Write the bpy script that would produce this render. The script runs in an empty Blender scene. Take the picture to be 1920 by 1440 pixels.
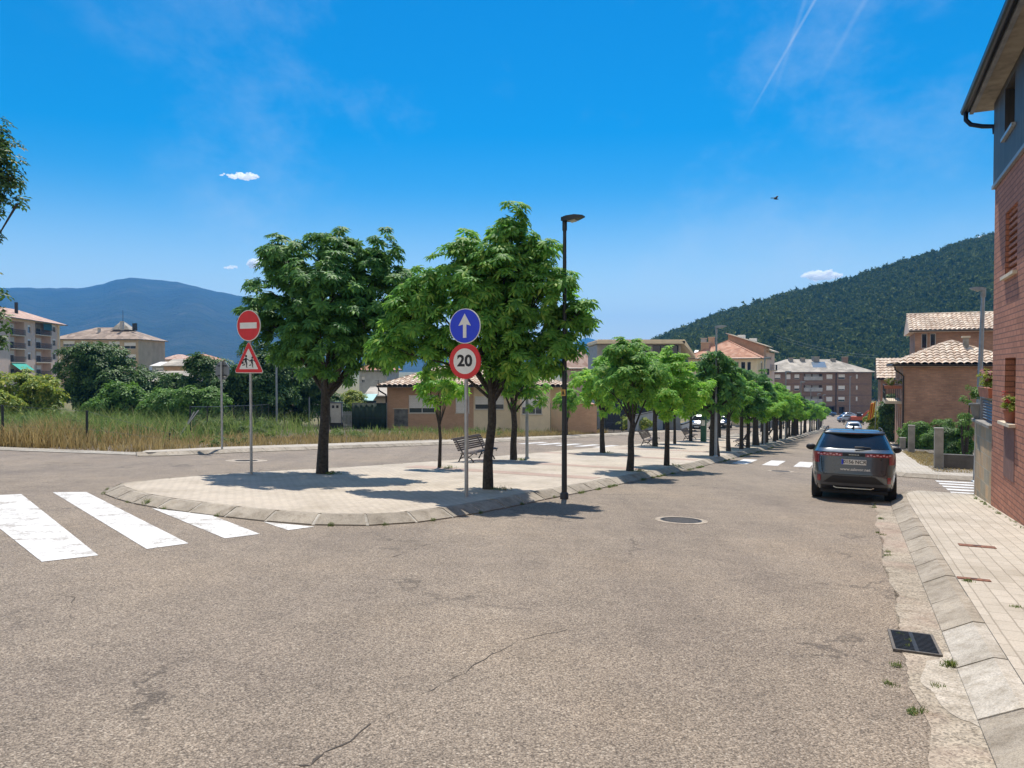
import bpy, bmesh, math, random
import numpy as np
from mathutils import Vector, Matrix
random.seed(7)
rng = np.random.default_rng(7)
R = math.radians
sc = bpy.context.scene
COL = sc.collection

# ------------------------------------------------------------------ camera
F = 1400.0
EYE = 1.75
PIT = math.atan(30 / F)
cam = bpy.data.cameras.new("camera")
camo = bpy.data.objects.new("camera", cam)
COL.objects.link(camo)
camo.location = (0, 0, EYE)
camo.rotation_euler = (math.pi / 2 - PIT, 0, 0)
cam.sensor_width = 36
cam.lens = 36 * F / 1920
cam.clip_start = 0.1
cam.clip_end = 20000
sc.camera = camo

# ------------------------------------------------------------------ light
SUN_EL, SUN_AZ = R(65), R(5)
world = bpy.data.worlds.new("World")
sc.world = world
world.use_nodes = True
wn = world.node_tree
wn.nodes.clear()
w_out = wn.nodes.new("ShaderNodeOutputWorld")
w_bg = wn.nodes.new("ShaderNodeBackground")
w_sky = wn.nodes.new("ShaderNodeTexSky")
w_sky.sky_type = 'NISHITA'
w_sky.sun_disc = False
w_sky.sun_elevation = SUN_EL
w_sky.sun_rotation = SUN_AZ
w_sky.altitude = 700
w_sky.air_density = 1.15
w_sky.dust_density = 0.6
w_sky.ozone_density = 2.2
w_hsv = wn.nodes.new("ShaderNodeHueSaturation")
w_hsv.inputs['Saturation'].default_value = 1.68
w_hsv.inputs['Hue'].default_value = 0.497
w_bg.inputs['Strength'].default_value = 0.1
wn.links.new(w_sky.outputs[0], w_hsv.inputs['Color'])

# thin cirrus and old vapour trails, fixed in the sky by direction
w_tc = wn.nodes.new("ShaderNodeTexCoord")
def w_math(op, a, b=None):
    n = wn.nodes.new("ShaderNodeMath"); n.operation = op
    for i, v in enumerate((a, b)):
        if v is None: continue
        if hasattr(v, 'is_output'): wn.links.new(v, n.inputs[i])
        else: n.inputs[i].default_value = v
    return n.outputs[0]
def w_step(x, lo, hi):
    n = wn.nodes.new("ShaderNodeMapRange"); n.interpolation_type = 'SMOOTHSTEP'
    wn.links.new(x, n.inputs[0]); n.inputs[1].default_value = lo; n.inputs[2].default_value = hi
    return n.outputs[0]
def w_noise(scale, rot, sc3, detail=7):
    m = wn.nodes.new("ShaderNodeMapping"); m.inputs['Rotation'].default_value = rot; m.inputs['Scale'].default_value = sc3
    wn.links.new(w_tc.outputs['Generated'], m.inputs['Vector'])
    n = wn.nodes.new("ShaderNodeTexNoise"); n.inputs['Scale'].default_value = scale; n.inputs['Detail'].default_value = detail; n.inputs['Roughness'].default_value = .62
    wn.links.new(m.outputs[0], n.inputs['Vector'])
    return n.outputs['Fac']
w_sep = wn.nodes.new("ShaderNodeSeparateXYZ"); wn.links.new(w_tc.outputs['Generated'], w_sep.inputs[0])
w_fac = w_math('MULTIPLY', w_math('MULTIPLY', w_step(w_noise(3.0, (.3, .2, .9), (1, .35, 1.4)), .5, .8), w_step(w_noise(1.3, (0, 0, 0), (1, 1, 1), 3), .42, .66)), .30)
def w_trail(d1, d2, width, amp, zlo, zhi):
    n = Vector(d1).cross(Vector(d2)).normalized()
    dp = wn.nodes.new("ShaderNodeVectorMath"); dp.operation = 'DOT_PRODUCT'
    wn.links.new(w_tc.outputs['Generated'], dp.inputs[0]); dp.inputs[1].default_value = n
    band = w_math('SUBTRACT', 1.0, w_step(w_math('ABSOLUTE', dp.outputs['Value']), 0, width))
    g = w_math('MULTIPLY', band, w_step(w_sep.outputs[2], zlo, zhi))
    return w_math('MULTIPLY', w_math('MULTIPLY', g, w_math('ADD', .35, w_noise(9, (0, 0, 0), (1, 1, 1), 4))), amp)
w_fac = w_math('ADD', w_fac, w_trail((.429, 1, .536), (.344, 1, .386), 0.0026, .18, .29, .36))
w_fac = w_math('ADD', w_fac, w_trail((.404, 1, .536), (.36, 1, .40), 0.004, .09, .3, .38))
w_fac = w_math('ADD', w_fac, w_trail((.495, 1, .536), (.43, 1, .42), 0.005, .1, .31, .4))
w_hz = wn.nodes.new("ShaderNodeMix"); w_hz.data_type = 'RGBA'          # paler air towards the horizon
wn.links.new(w_math('MULTIPLY', w_math('SUBTRACT', 1.0, w_step(w_sep.outputs[2], -.02, .24)), .62), w_hz.inputs[0])
wn.links.new(w_hsv.outputs[0], w_hz.inputs[6]); w_hz.inputs[7].default_value = (8.6, 9.0, 9.2, 1)
# unseen broken cloud, added behind the viewer to brighten the shaded facades
w_fill = wn.nodes.new("ShaderNodeMix"); w_fill.data_type = 'RGBA'
w_fill_mask = w_math('MULTIPLY', w_step(w_math('MULTIPLY', w_sep.outputs[1], -1.0), .05, .4), w_step(w_noise(2.2, (0, 0, 0), (1, 1, 2.2), 8), .36, .56))
wn.links.new(w_fill_mask, w_fill.inputs[0]); wn.links.new(w_hz.outputs[2], w_fill.inputs[6]); w_fill.inputs[7].default_value = (6.3, 6.0, 5.6, 1)
w_mix = wn.nodes.new("ShaderNodeMix"); w_mix.data_type = 'RGBA'
wn.links.new(w_fac, w_mix.inputs[0]); wn.links.new(w_fill.outputs[2], w_mix.inputs[6]); w_mix.inputs[7].default_value = (6.6, 7.0, 7.4, 1)
wn.links.new(w_mix.outputs[2], w_bg.inputs['Color'])
wn.links.new(w_bg.outputs[0], w_out.inputs['Surface'])

sun = bpy.data.lights.new("sun", 'SUN')
sun.energy = 4.6
sun.angle = R(0.53)
sun.color = (1.0, 0.94, 0.85)
suno = bpy.data.objects.new("sun", sun)
COL.objects.link(suno)
sd = Vector((math.cos(SUN_EL) * math.sin(SUN_AZ), math.cos(SUN_EL) * math.cos(SUN_AZ), math.sin(SUN_EL)))
suno.rotation_euler = (-sd).to_track_quat('-Z', 'Y').to_euler()
suno.location = (0, 0, 50)

sc.view_settings.view_transform = 'Standard'
sc.view_settings.look = 'None'
sc.view_settings.gamma = 1
sc.view_settings.exposure = 0.37
sc.cycles.volume_bounces = 10
sc.cycles.diffuse_bounces = 5
sc.cycles.max_bounces = 11
sc.cycles.transparent_max_bounces = 8

# ------------------------------------------------------------------ ground model and pixel helpers
TH = math.atan(646 / F)                     # street direction, right of +Y
SV = (math.sin(TH), math.cos(TH))           # along the street
TV = (math.cos(TH), -math.sin(TH))          # across it, to the right
YAW = -TH                                   # local x = across, local y = along

def G(x, y):
    yy = max(y, -40) if y < 110 else (110 + (y - 110) * .35 if y < 250 else 159.)
    xx = min(max(x, -60), 100)
    return -.026 * xx - .0574 * yy

def st(s, t):
    return (s * SV[0] + t * TV[0], s * SV[1] + t * TV[1])

def ray(px, py):
    u, v = (px - 960) / F, (720 - py) / F
    c, s = math.cos(PIT), math.sin(PIT)
    y, z = c + v * s, -s + v * c
    return u / y, z / y

def gp(px, py, dz=0.0):
    u, w = ray(px, py)
    lo, hi = .5, 600.
    for _ in range(50):
        m = (lo + hi) / 2
        if EYE + w * m > G(u * m, m) + dz: lo = m
        else: hi = m
    return Vector((u * lo, lo, G(u * lo, lo) + dz))

def at(px, py, Y):
    u, w = ray(px, py)
    return Vector((u * Y, Y, EYE + w * Y))

def gz(s, t, dz=0.0):
    x, y = st(s, t)
    return Vector((x, y, G(x, y) + dz))

# ------------------------------------------------------------------ mesh builder
class MB:
    def __init__(self):
        self.v, self.f, self.M = [], [], None
    def add(self, V, Fs):
        b = len(self.v)
        if self.M is not None: V = [self.M @ Vector(p) for p in V]
        self.v.extend(tuple(p) for p in V)
        self.f.extend(tuple(i + b for i in q) for q in Fs)
        return self
    def poly(self, P):
        return self.add(P, [tuple(range(len(P)))])
    def box(self, x0, x1, y0, y1, z0, z1):
        V = [(x0, y0, z0), (x1, y0, z0), (x1, y1, z0), (x0, y1, z0), (x0, y0, z1), (x1, y0, z1), (x1, y1, z1), (x0, y1, z1)]
        return self.add(V, [(3, 2, 1, 0), (4, 5, 6, 7), (0, 1, 5, 4), (1, 2, 6, 5), (2, 3, 7, 6), (3, 0, 4, 7)])
    def bev(self, x0, x1, y0, y1, z0, z1, b):
        """box with its upright and top edges chamfered"""
        def ring(x0, x1, y0, y1, z, b):
            return [(x0 + b, y0, z), (x1 - b, y0, z), (x1, y0 + b, z), (x1, y1 - b, z), (x1 - b, y1, z), (x0 + b, y1, z), (x0, y1 - b, z), (x0, y0 + b, z)]
        rs = [ring(x0, x1, y0, y1, z0, b), ring(x0, x1, y0, y1, z1 - b, b), ring(x0 + b, x1 - b, y0 + b, y1 - b, z1, b * .6)]
        return self.loft(rs)
    def loft(self, rings, cap=True, closed=True):
        n = len(rings[0]); V = [p for r in rings for p in r]; Fs = []
        for i in range(len(rings) - 1):
            for j in range(n if closed else n - 1):
                k = (j + 1) % n
                Fs.append((i * n + j, i * n + k, (i + 1) * n + k, (i + 1) * n + j))
        if cap:
            Fs.append(tuple(reversed(range(n)))); Fs.append(tuple((len(rings) - 1) * n + j for j in range(n)))
        return self.add(V, Fs)
    def tube(self, pts, r, n=8, cap=True):
        pts = [Vector(p) for p in pts]
        if not isinstance(r, (list, tuple)): r = [r] * len(pts)
        rings = []
        t0 = (pts[1] - pts[0]).normalized()
        ref = Vector((1, 0, 0)) if abs(t0.x) < .8 else Vector((0, 1, 0))
        a = t0.cross(ref).normalized()
        for i, p in enumerate(pts):
            t = (pts[min(i + 1, len(pts) - 1)] - pts[max(i - 1, 0)]).normalized()
            a = (a - t * a.dot(t)).normalized(); b = t.cross(a)
            rings.append([p + (a * math.cos(2 * math.pi * k / n) + b * math.sin(2 * math.pi * k / n)) * r[i] for k in range(n)])
        return self.loft(rings, cap)
    def lathe(self, prof, n=16, c=(0, 0, 0)):
        return self.loft([[(c[0] + r * math.cos(2 * math.pi * k / n), c[1] + r * math.sin(2 * math.pi * k / n), c[2] + z) for k in range(n)] for r, z in prof])
    def prism(self, P, y0, y1):
        """outline in x,z extruded along y"""
        return self.loft([[(x, y0, z) for x, z in P], [(x, y1, z) for x, z in P]])
    def slab(self, P, z0, z1):
        return self.loft([[(x, y, z0) for x, y in P], [(x, y, z1) for x, y in P]])
    def ball(self, c, r, nu=10, nv=6):
        if not isinstance(r, (list, tuple)): r = (r, r, r)
        rings = []
        for i in range(nv + 1):
            th = -math.pi / 2 + math.pi * (i + .02 if i == 0 else (i - .02 if i == nv else i)) / nv
            rings.append([(c[0] + r[0] * math.cos(th) * math.cos(2 * math.pi * k / nu), c[1] + r[1] * math.cos(th) * math.sin(2 * math.pi * k / nu), c[2] + r[2] * math.sin(th)) for k in range(nu)])
        return self.loft(rings)
    def build(self, name, mat, parent=None, smooth=None):
        me = bpy.data.meshes.new(name)
        me.from_pydata(self.v, [], self.f)
        me.validate()
        bm = bmesh.new(); bm.from_mesh(me)
        bmesh.ops.recalc_face_normals(bm, faces=bm.faces)
        uvl = bm.loops.layers.uv.new("UVMap")
        for f in bm.faces:
            n = f.normal
            h = math.hypot(n.x, n.y)
            if abs(n.z) < .72 and h > 1e-6:
                tx, ty = -n.y / h, n.x / h
                if abs(n.z) < .05:
                    for l in f.loops: l[uvl].uv = (l.vert.co.x * tx + l.vert.co.y * ty, l.vert.co.z)
                else:
                    for l in f.loops: l[uvl].uv = (l.vert.co.x * tx + l.vert.co.y * ty, l.vert.co.z / h)
            else:
                for l in f.loops:
                    c = l.vert.co; l[uvl].uv = (c.x * SV[0] + c.y * SV[1], c.x * TV[0] + c.y * TV[1])
        bm.to_mesh(me); bm.free()
        return link(name, me, mat, parent, smooth)

def link(name, me, mat, parent=None, smooth=None):
    if mat: me.materials.append(mat)
    if smooth is not None:
        me.polygons.foreach_set('use_smooth', [True] * len(me.polygons))
        if smooth < 180: me.set_sharp_from_angle(angle=R(smooth))
    o = bpy.data.objects.new(name, me)
    COL.objects.link(o)
    if parent: o.parent = parent
    return o

def npmesh(name, V, Fs, mat, parent=None):
    """V (n,3), Fs (m,k) arrays"""
    me = bpy.data.meshes.new(name)
    V = np.asarray(V, dtype=np.float32); Fs = np.asarray(Fs, dtype=np.int32)
    m, k = Fs.shape
    me.vertices.add(len(V)); me.vertices.foreach_set('co', V.ravel())
    me.loops.add(m * k); me.loops.foreach_set('vertex_index', Fs.ravel())
    me.polygons.add(m); me.polygons.foreach_set('loop_start', np.arange(0, m * k, k, dtype=np.int32))
    me.update(calc_edges=True)
    return link(name, me, mat, parent)

def tag(o, label=None, cat=None, group=None, kind=None):
    if label: o['label'] = label
    if cat: o['category'] = cat
    if group: o['group'] = group
    if kind: o['kind'] = kind
    return o

def thing(name, label, cat, loc=(0, 0, 0), rz=0.0, group=None):
    o = bpy.data.objects.new(name, None)
    o.empty_display_size = .2
    COL.objects.link(o)
    o.location = loc; o.rotation_euler = (0, 0, rz)
    return tag(o, label, cat, group)

def dup(root, loc, rz=0.0, label=None, scale=None, group=None):
    r = root.copy(); COL.objects.link(r)
    r.location = loc; r.rotation_euler = (0, 0, rz)
    if scale: r.scale = scale if isinstance(scale, (tuple, list)) else (scale,) * 3
    if label: r['label'] = label
    if group: r['group'] = group
    for ch in list(root.children):
        c = ch.copy(); COL.objects.link(c); c.parent = r
        for g in list(ch.children):
            d = g.copy(); COL.objects.link(d); d.parent = c
    return r

# ------------------------------------------------------------------ materials
def nn(nt, typ, ins=None, **kw):
    n = nt.nodes.new(typ)
    for k, v in kw.items(): setattr(n, k, v)
    for k, v in (ins or {}).items():
        if hasattr(v, 'is_output'): nt.links.new(v, n.inputs[k])
        else: n.inputs[k].default_value = v
    return n

def c4(c): return (c[0], c[1], c[2], 1)

def newmat(name):
    m = bpy.data.materials.new(name); m.use_nodes = True
    nt = m.node_tree
    return m, nt, nt.nodes['Principled BSDF']

def ramp(nt, fac, stops):
    r = nn(nt, 'ShaderNodeValToRGB', {'Fac': fac})
    e = r.color_ramp.elements
    while len(e) > 1: e.remove(e[-1])
    e[0].position, e[0].color = stops[0][0], c4(stops[0][1])
    for p, c in stops[1:]:
        q = e.new(p); q.color = c4(c)
    return r.outputs['Color']

def noise(nt, vec, scale, detail=3, rough=.55):
    return nn(nt, 'ShaderNodeTexNoise', {'Vector': vec, 'Scale': scale, 'Detail': detail, 'Roughness': rough}).outputs['Fac']

def mixc(nt, fac, a, b, mode='MIX'):
    n = nn(nt, 'ShaderNodeMix', data_type='RGBA', blend_type=mode)
    for i, v in ((0, fac), (6, a), (7, b)):
        if hasattr(v, 'is_output'): nt.links.new(v, n.inputs[i])
        else: n.inputs[i].default_value = v if i == 0 else c4(v)
    return n.outputs[2]

def bump(nt, bsdf, h, strength=.3, dist=.01):
    b = nn(nt, 'ShaderNodeBump', {'Height': h, 'Strength': strength, 'Distance': dist})
    nt.links.new(b.outputs[0], bsdf.inputs['Normal'])

MATS = {}
def pm(name, col, rough=.6, metal=0.0, var=.12, scale=6.0, bmp=0.0, bscale=60.0, island=0.0, coat=0.0, spec=.5):
    """plain coloured surface with mottled wear"""
    if name in MATS: return MATS[name]
    m, nt, b = newmat(name); MATS[name] = m
    tc = nn(nt, 'ShaderNodeTexCoord').outputs['Object']
    f = noise(nt, tc, scale, 5, .6)
    lo = [max(0, c * (1 - var * 1.6)) for c in col]; hi = [min(1, c * (1 + var * 1.2)) for c in col]
    c = ramp(nt, f, [(.3, lo), (.7, hi)])
    if island:
        g = nn(nt, 'ShaderNodeNewGeometry').outputs['Random Per Island']
        c = mixc(nt, 1.0, c, ramp(nt, g, [(0, (1 - island,) * 3), (1, (1 + island,) * 3)]), 'MULTIPLY')
    nt.links.new(c, b.inputs['Base Color'])
    b.inputs['Roughness'].default_value = rough
    b.inputs['Metallic'].default_value = metal
    b.inputs['Specular IOR Level'].default_value = spec
    if coat: b.inputs['Coat Weight'].default_value = coat; b.inputs['Coat Roughness'].default_value = .05
    if bmp: bump(nt, b, noise(nt, tc, bscale, 4), bmp, .01)
    return m

def brickmat(name, c1, c2, mortar, bw=.27, rh=.075, ms=.012, off=.5, rough=.85, bstr=.6, bias=0.0, big=.25, squash=1.0):
    if name in MATS: return MATS[name]
    m, nt, b = newmat(name); MATS[name] = m
    uv = nn(nt, 'ShaderNodeTexCoord').outputs['UV']
    bt = nn(nt, 'ShaderNodeTexBrick', {'Vector': uv, 'Color1': c4(c1), 'Color2': c4(c2), 'Mortar': c4(mortar), 'Scale': 1.0, 'Mortar Size': ms, 'Mortar Smooth': .15, 'Bias': bias, 'Brick Width': bw, 'Row Height': rh}, offset=off)
    n1 = noise(nt, uv, .9, 4, .6); n2 = noise(nt, uv, 45, 3, .6)
    c = mixc(nt, 1.0, bt.outputs['Color'], ramp(nt, n1, [(.3, (1 - big,) * 3), (.7, (1 + big * .6,) * 3)]), 'MULTIPLY')
    c = mixc(nt, 1.0, c, ramp(nt, n2, [(.3, (.82,) * 3), (.7, (1.12,) * 3)]), 'MULTIPLY')
    nt.links.new(c, b.inputs['Base Color'])
    b.inputs['Roughness'].default_value = rough
    inv = nn(nt, 'ShaderNodeMath', {0: 1.0, 1: bt.outputs['Fac']}, operation='SUBTRACT').outputs[0]
    h = nn(nt, 'ShaderNodeMath', {0: n2, 1: .25, 2: inv}, operation='MULTIPLY_ADD').outputs[0]
    bump(nt, b, h, bstr, .012)
    return m

def leafmat(name, stops, trans=.4, tcol=(.25, .42, .05), rough=.5, gloss=.25):
    if name in MATS: return MATS[name]
    m, nt, b = newmat(name); MATS[name] = m
    g = nn(nt, 'ShaderNodeNewGeometry').outputs['Random Per Island']
    c = ramp(nt, g, stops)
    nt.links.new(c, b.inputs['Base Color'])
    b.inputs['Roughness'].default_value = rough
    b.inputs['Specular IOR Level'].default_value = gloss
    tr = nn(nt, 'ShaderNodeBsdfTranslucent', {'Color': mixc(nt, .45, c, tcol)})
    mx = nn(nt, 'ShaderNodeMixShader', {0: trans, 1: b.outputs[0], 2: tr.outputs[0]})
    out = [n for n in nt.nodes if n.type == 'OUTPUT_MATERIAL'][0]
    nt.links.new(mx.outputs[0], out.inputs['Surface'])
    return m

def asphaltmat():
    m, nt, b = newmat('asphalt')
    tc = nn(nt, 'ShaderNodeTexCoord').outputs['Object']
    v = nn(nt, 'ShaderNodeTexVoronoi', {'Vector': tc, 'Scale': 72.0, 'Randomness': 1.0})
    v2 = nn(nt, 'ShaderNodeTexVoronoi', {'Vector': tc, 'Scale': 135.0, 'Randomness': 1.0})
    sep = nn(nt, 'ShaderNodeSeparateColor', {0: v.outputs['Color']})
    agg = ramp(nt, sep.outputs[0], [(0, (.08, .066, .054)), (.25, (.2, .163, .128)), (.55, (.325, .264, .207)), (.84, (.43, .352, .275)), (.95, (.58, .49, .39)), (1, (.7, .62, .51))])
    sep2 = nn(nt, 'ShaderNodeSeparateColor', {0: v2.outputs['Color']})
    fine = ramp(nt, sep2.outputs[1], [(0, (.09, .072, .058)), (.5, (.27, .218, .17)), (1, (.48, .4, .315))])
    c = mixc(nt, .62, agg, fine)
    c = mixc(nt, 1.0, c, (1.0, 1.0, .985), 'MULTIPLY')
    gap = ramp(nt, v.outputs['Distance'], [(.0, (1.1,) * 3), (.45, (1.0,) * 3), (.8, (.5,) * 3)])
    c = mixc(nt, .8, c, gap, 'MULTIPLY')
    n1 = noise(nt, tc, .32, 5, .6); n2 = noise(nt, tc, 2.1, 5, .65)
    c = mixc(nt, 1.0, c, ramp(nt, n1, [(.3, (.84, .84, .86)), (.5, (1, 1, 1)), (.72, (1.12, 1.09, 1.04))]), 'MULTIPLY')
    c = mixc(nt, 1.0, c, ramp(nt, n2, [(.3, (.86,) * 3), (.55, (1.0,) * 3), (.75, (1.09,) * 3)]), 'MULTIPLY')
    # streaks worn along the street
    mp = nn(nt, 'ShaderNodeMapping', {'Vector': tc, 'Rotation': (0, 0, TH), 'Scale': (1.1, .05, 1)})
    n3 = noise(nt, mp.outputs[0], 1.0, 4, .6)
    c = mixc(nt, 1.0, c, ramp(nt, n3, [(.32, (.88, .87, .87)), (.6, (1.04, 1.03, 1.02))]), 'MULTIPLY')
    # a fine net of hairline cracks and darker, oily or patched areas with their own shapes
    wobc = nn(nt, 'ShaderNodeTexNoise', {'Vector': tc, 'Scale': 1.7, 'Detail': 5.0, 'Roughness': .7})
    wv = nn(nt, 'ShaderNodeVectorMath', {0: wobc.outputs['Color'], 3: .9}, operation='SCALE')
    cv = nn(nt, 'ShaderNodeVectorMath', {0: tc, 1: wv.outputs[0]}, operation='ADD').outputs[0]
    ce = nn(nt, 'ShaderNodeTexVoronoi', {'Vector': cv, 'Scale': .42}, feature='DISTANCE_TO_EDGE').outputs['Distance']
    msk = ramp(nt, noise(nt, tc, .55, 3, .5), [(.5, (0, 0, 0)), (.62, (1, 1, 1))])
    ck = mixc(nt, 1.0, ramp(nt, ce, [(0, (.62,) * 3), (.006, (.5,) * 3), (.013, (0, 0, 0))]), msk, 'MULTIPLY')
    c = mixc(nt, ck, c, (.05, .042, .035))
    oil = ramp(nt, noise(nt, tc, 1.15, 4, .55), [(.66, (0, 0, 0)), (.78, (.2,) * 3)])
    c = mixc(nt, oil, c, (.1, .085, .07))
    nt.links.new(c, b.inputs['Base Color'])
    b.inputs['Roughness'].default_value = .82
    b.inputs['Specular IOR Level'].default_value = .3
    h = nn(nt, 'ShaderNodeMath', {0: v.outputs['Distance'], 1: -1.0}, operation='MULTIPLY').outputs[0]
    bump(nt, b, h, .75, .012)
    return m

def pavemat(name, c1, c2, mortar, bw, rh, ms, off=.5, dirt=(.2, .17, .12)):
    m, nt, b = newmat(name)
    uv = nn(nt, 'ShaderNodeTexCoord').outputs['UV']
    jit = nn(nt, 'ShaderNodeTexNoise', {'Vector': uv, 'Scale': 3.0, 'Detail': 2.0})
    wob = nn(nt, 'ShaderNodeVectorMath', {0: jit.outputs['Color'], 3: .02}, operation='SCALE')
    vec = nn(nt, 'ShaderNodeVectorMath', {0: uv, 1: wob.outputs[0]}, operation='ADD').outputs[0]
    bt = nn(nt, 'ShaderNodeTexBrick', {'Vector': vec, 'Color1': c4(c1), 'Color2': c4(c2), 'Mortar': c4(mortar), 'Scale': 1.0, 'Mortar Size': ms, 'Mortar Smooth': .2, 'Brick Width': bw, 'Row Height': rh}, offset=off)
    n1 = noise(nt, uv, .8, 5, .62); n2 = noise(nt, uv, 60, 3, .6); n3 = noise(nt, uv, 4, 4, .6)
    c = mixc(nt, 1.0, bt.outputs['Color'], ramp(nt, n1, [(.28, (.76, .74, .7)), (.55, (1, 1, 1)), (.75, (1.1, 1.09, 1.07))]), 'MULTIPLY')
    c = mixc(nt, 1.0, c, ramp(nt, n2, [(.3, (.84,) * 3), (.7, (1.12,) * 3)]), 'MULTIPLY')
    stain = ramp(nt, n3, [(.6, (0, 0, 0)), (.78, (.45,) * 3)])
    c = mixc(nt, stain, c, dirt)
    nt.links.new(c, b.inputs['Base Color'])
    b.inputs['Roughness'].default_value = .85
    inv = nn(nt, 'ShaderNodeMath', {0: 1.0, 1: bt.outputs['Fac']}, operation='SUBTRACT').outputs[0]
    h = nn(nt, 'ShaderNodeMath', {0: n2, 1: .2, 2: inv}, operation='MULTIPLY_ADD').outputs[0]
    bump(nt, b, h, .5, .008)
    return m

def concmat(name, col, speck=.5, scale=140, rough=.85, tint=None):
    m, nt, b = newmat(name)
    tc = nn(nt, 'ShaderNodeTexCoord').outputs['Object']
    v = nn(nt, 'ShaderNodeTexVoronoi', {'Vector': tc, 'Scale': float(scale)})
    s = nn(nt, 'ShaderNodeSeparateColor', {0: v.outputs['Color']})
    c = ramp(nt, s.outputs[0], [(0, [x * (1 - speck) for x in col]), (.5, col), (1, [min(1, x * (1 + speck * .6)) for x in col])])
    n1 = noise(nt, tc, 1.3, 6, .65)
    c = mixc(nt, 1.0, c, ramp(nt, n1, [(.3, (.66, .64, .6)), (.55, (1, 1, 1)), (.75, (1.12, 1.1, 1.05))]), 'MULTIPLY')
    c = mixc(nt, 1.0, c, ramp(nt, noise(nt, tc, 7.0, 6, .7), [(.32, (.66, .63, .58)), (.52, (1, 1, 1)), (.75, (1.1, 1.1, 1.08))]), 'MULTIPLY')
    if tint:
        c = mixc(nt, ramp(nt, noise(nt, tc, .7, 4, .6), [(.5, (0, 0, 0)), (.7, (.5,) * 3)]), c, tint)
    g = nn(nt, 'ShaderNodeNewGeometry').outputs['Random Per Island']
    c = mixc(nt, 1.0, c, ramp(nt, g, [(0, (.84,) * 3), (1, (1.1,) * 3)]), 'MULTIPLY')
    nt.links.new(c, b.inputs['Base Color']); b.inputs['Roughness'].default_value = rough
    bump(nt, b, noise(nt, tc, 55, 4), .35, .006)
    return m

def glassmat(name='window_glass', col=(.03, .045, .06), rough=.06):
    if name in MATS: return MATS[name]
    m, nt, b = newmat(name); MATS[name] = m
    b.inputs['Base Color'].default_value = c4(col)
    b.inputs['Roughness'].default_value = rough
    b.inputs['Specular IOR Level'].default_value = .8
    return m

M_ASPH = asphaltmat()
M_PAVE = pavemat('pale_pavement_tiles', (.49, .435, .36), (.42, .37, .3), (.3, .26, .205), .3, .15, .007)
M_ISLE = pavemat('island_paving', (.54, .465, .37), (.48, .41, .33), (.33, .28, .22), .2, .1, .008)
M_BAND = pavemat('red_brick_band', (.46, .33, .26), (.42, .29, .23), (.3, .24, .2), .2, .1, .01)
M_KERB = concmat('kerb_concrete', (.36, .31, .245), .3, 170)
M_KERBW = concmat('new_white_cement', (.47, .425, .36), .25, 120)
M_GUT = concmat('gutter_concrete', (.42, .36, .28), .55, 75, tint=(.43, .28, .22))
M_PAINT = None
def paintmat():
    m, nt, b = newmat('road_paint')
    tc = nn(nt, 'ShaderNodeTexCoord').outputs['Object']
    n = noise(nt, tc, 26, 6, .7); n2 = noise(nt, tc, 3.2, 5, .65)
    k = nn(nt, 'ShaderNodeMath', {0: n, 1: n2}, operation='ADD').outputs[0]
    c = ramp(nt, k, [(.8, (.28, .24, .2)), (.87, (.46, .435, .4)), (.98, (.58, .56, .53)), (1.25, (.66, .645, .62))])
    nt.links.new(c, b.inputs['Base Color']); b.inputs['Roughness'].default_value = .7
    v = nn(nt, 'ShaderNodeTexVoronoi', {'Vector': tc, 'Scale': 62.0})
    bump(nt, b, v.outputs['Distance'], .2, .006)
    return m
M_PAINT = paintmat()

def groundmat():
    m, nt, b = newmat('dry_ground')
    tc = nn(nt, 'ShaderNodeTexCoord').outputs['Object']
    n = noise(nt, tc, .35, 6, .65); n2 = noise(nt, tc, 9, 5, .7)
    c = ramp(nt, n, [(.3, (.09, .11, .035)), (.5, (.17, .15, .07)), (.7, (.25, .2, .1))])
    c = mixc(nt, 1.0, c, ramp(nt, n2, [(.25, (.6,) * 3), (.7, (1.2,) * 3)]), 'MULTIPLY')
    nt.links.new(c, b.inputs['Base Color']); b.inputs['Roughness'].default_value = .95
    bump(nt, b, n2, .8, .05)
    return m
M_GROUND = groundmat()
M_GRAVEL = concmat('gravel', (.4, .36, .3), .5, 45)
M_WHITE = pm('white_plaster', (.68, .66, .62), .8, var=.07)
M_STEEL = pm('galvanised_steel', (.42, .44, .45), .45, .6, var=.1, scale=14)
M_DARKMET = pm('dark_painted_metal', (.03, .035, .04), .45, .2)
M_IRON = pm('cast_iron', (.03, .03, .032), .5, .5, var=.3, scale=30)
M_BLACK = pm('black_plastic', (.012, .012, .014), .55)
M_RUST = pm('rusty_iron', (.2, .085, .05), .85, var=.35, scale=25)
M_BARK = pm('tree_bark', (.05, .042, .034), .9, var=.45, scale=18, bmp=.8, bscale=34)
M_GLASS = glassmat()
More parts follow.
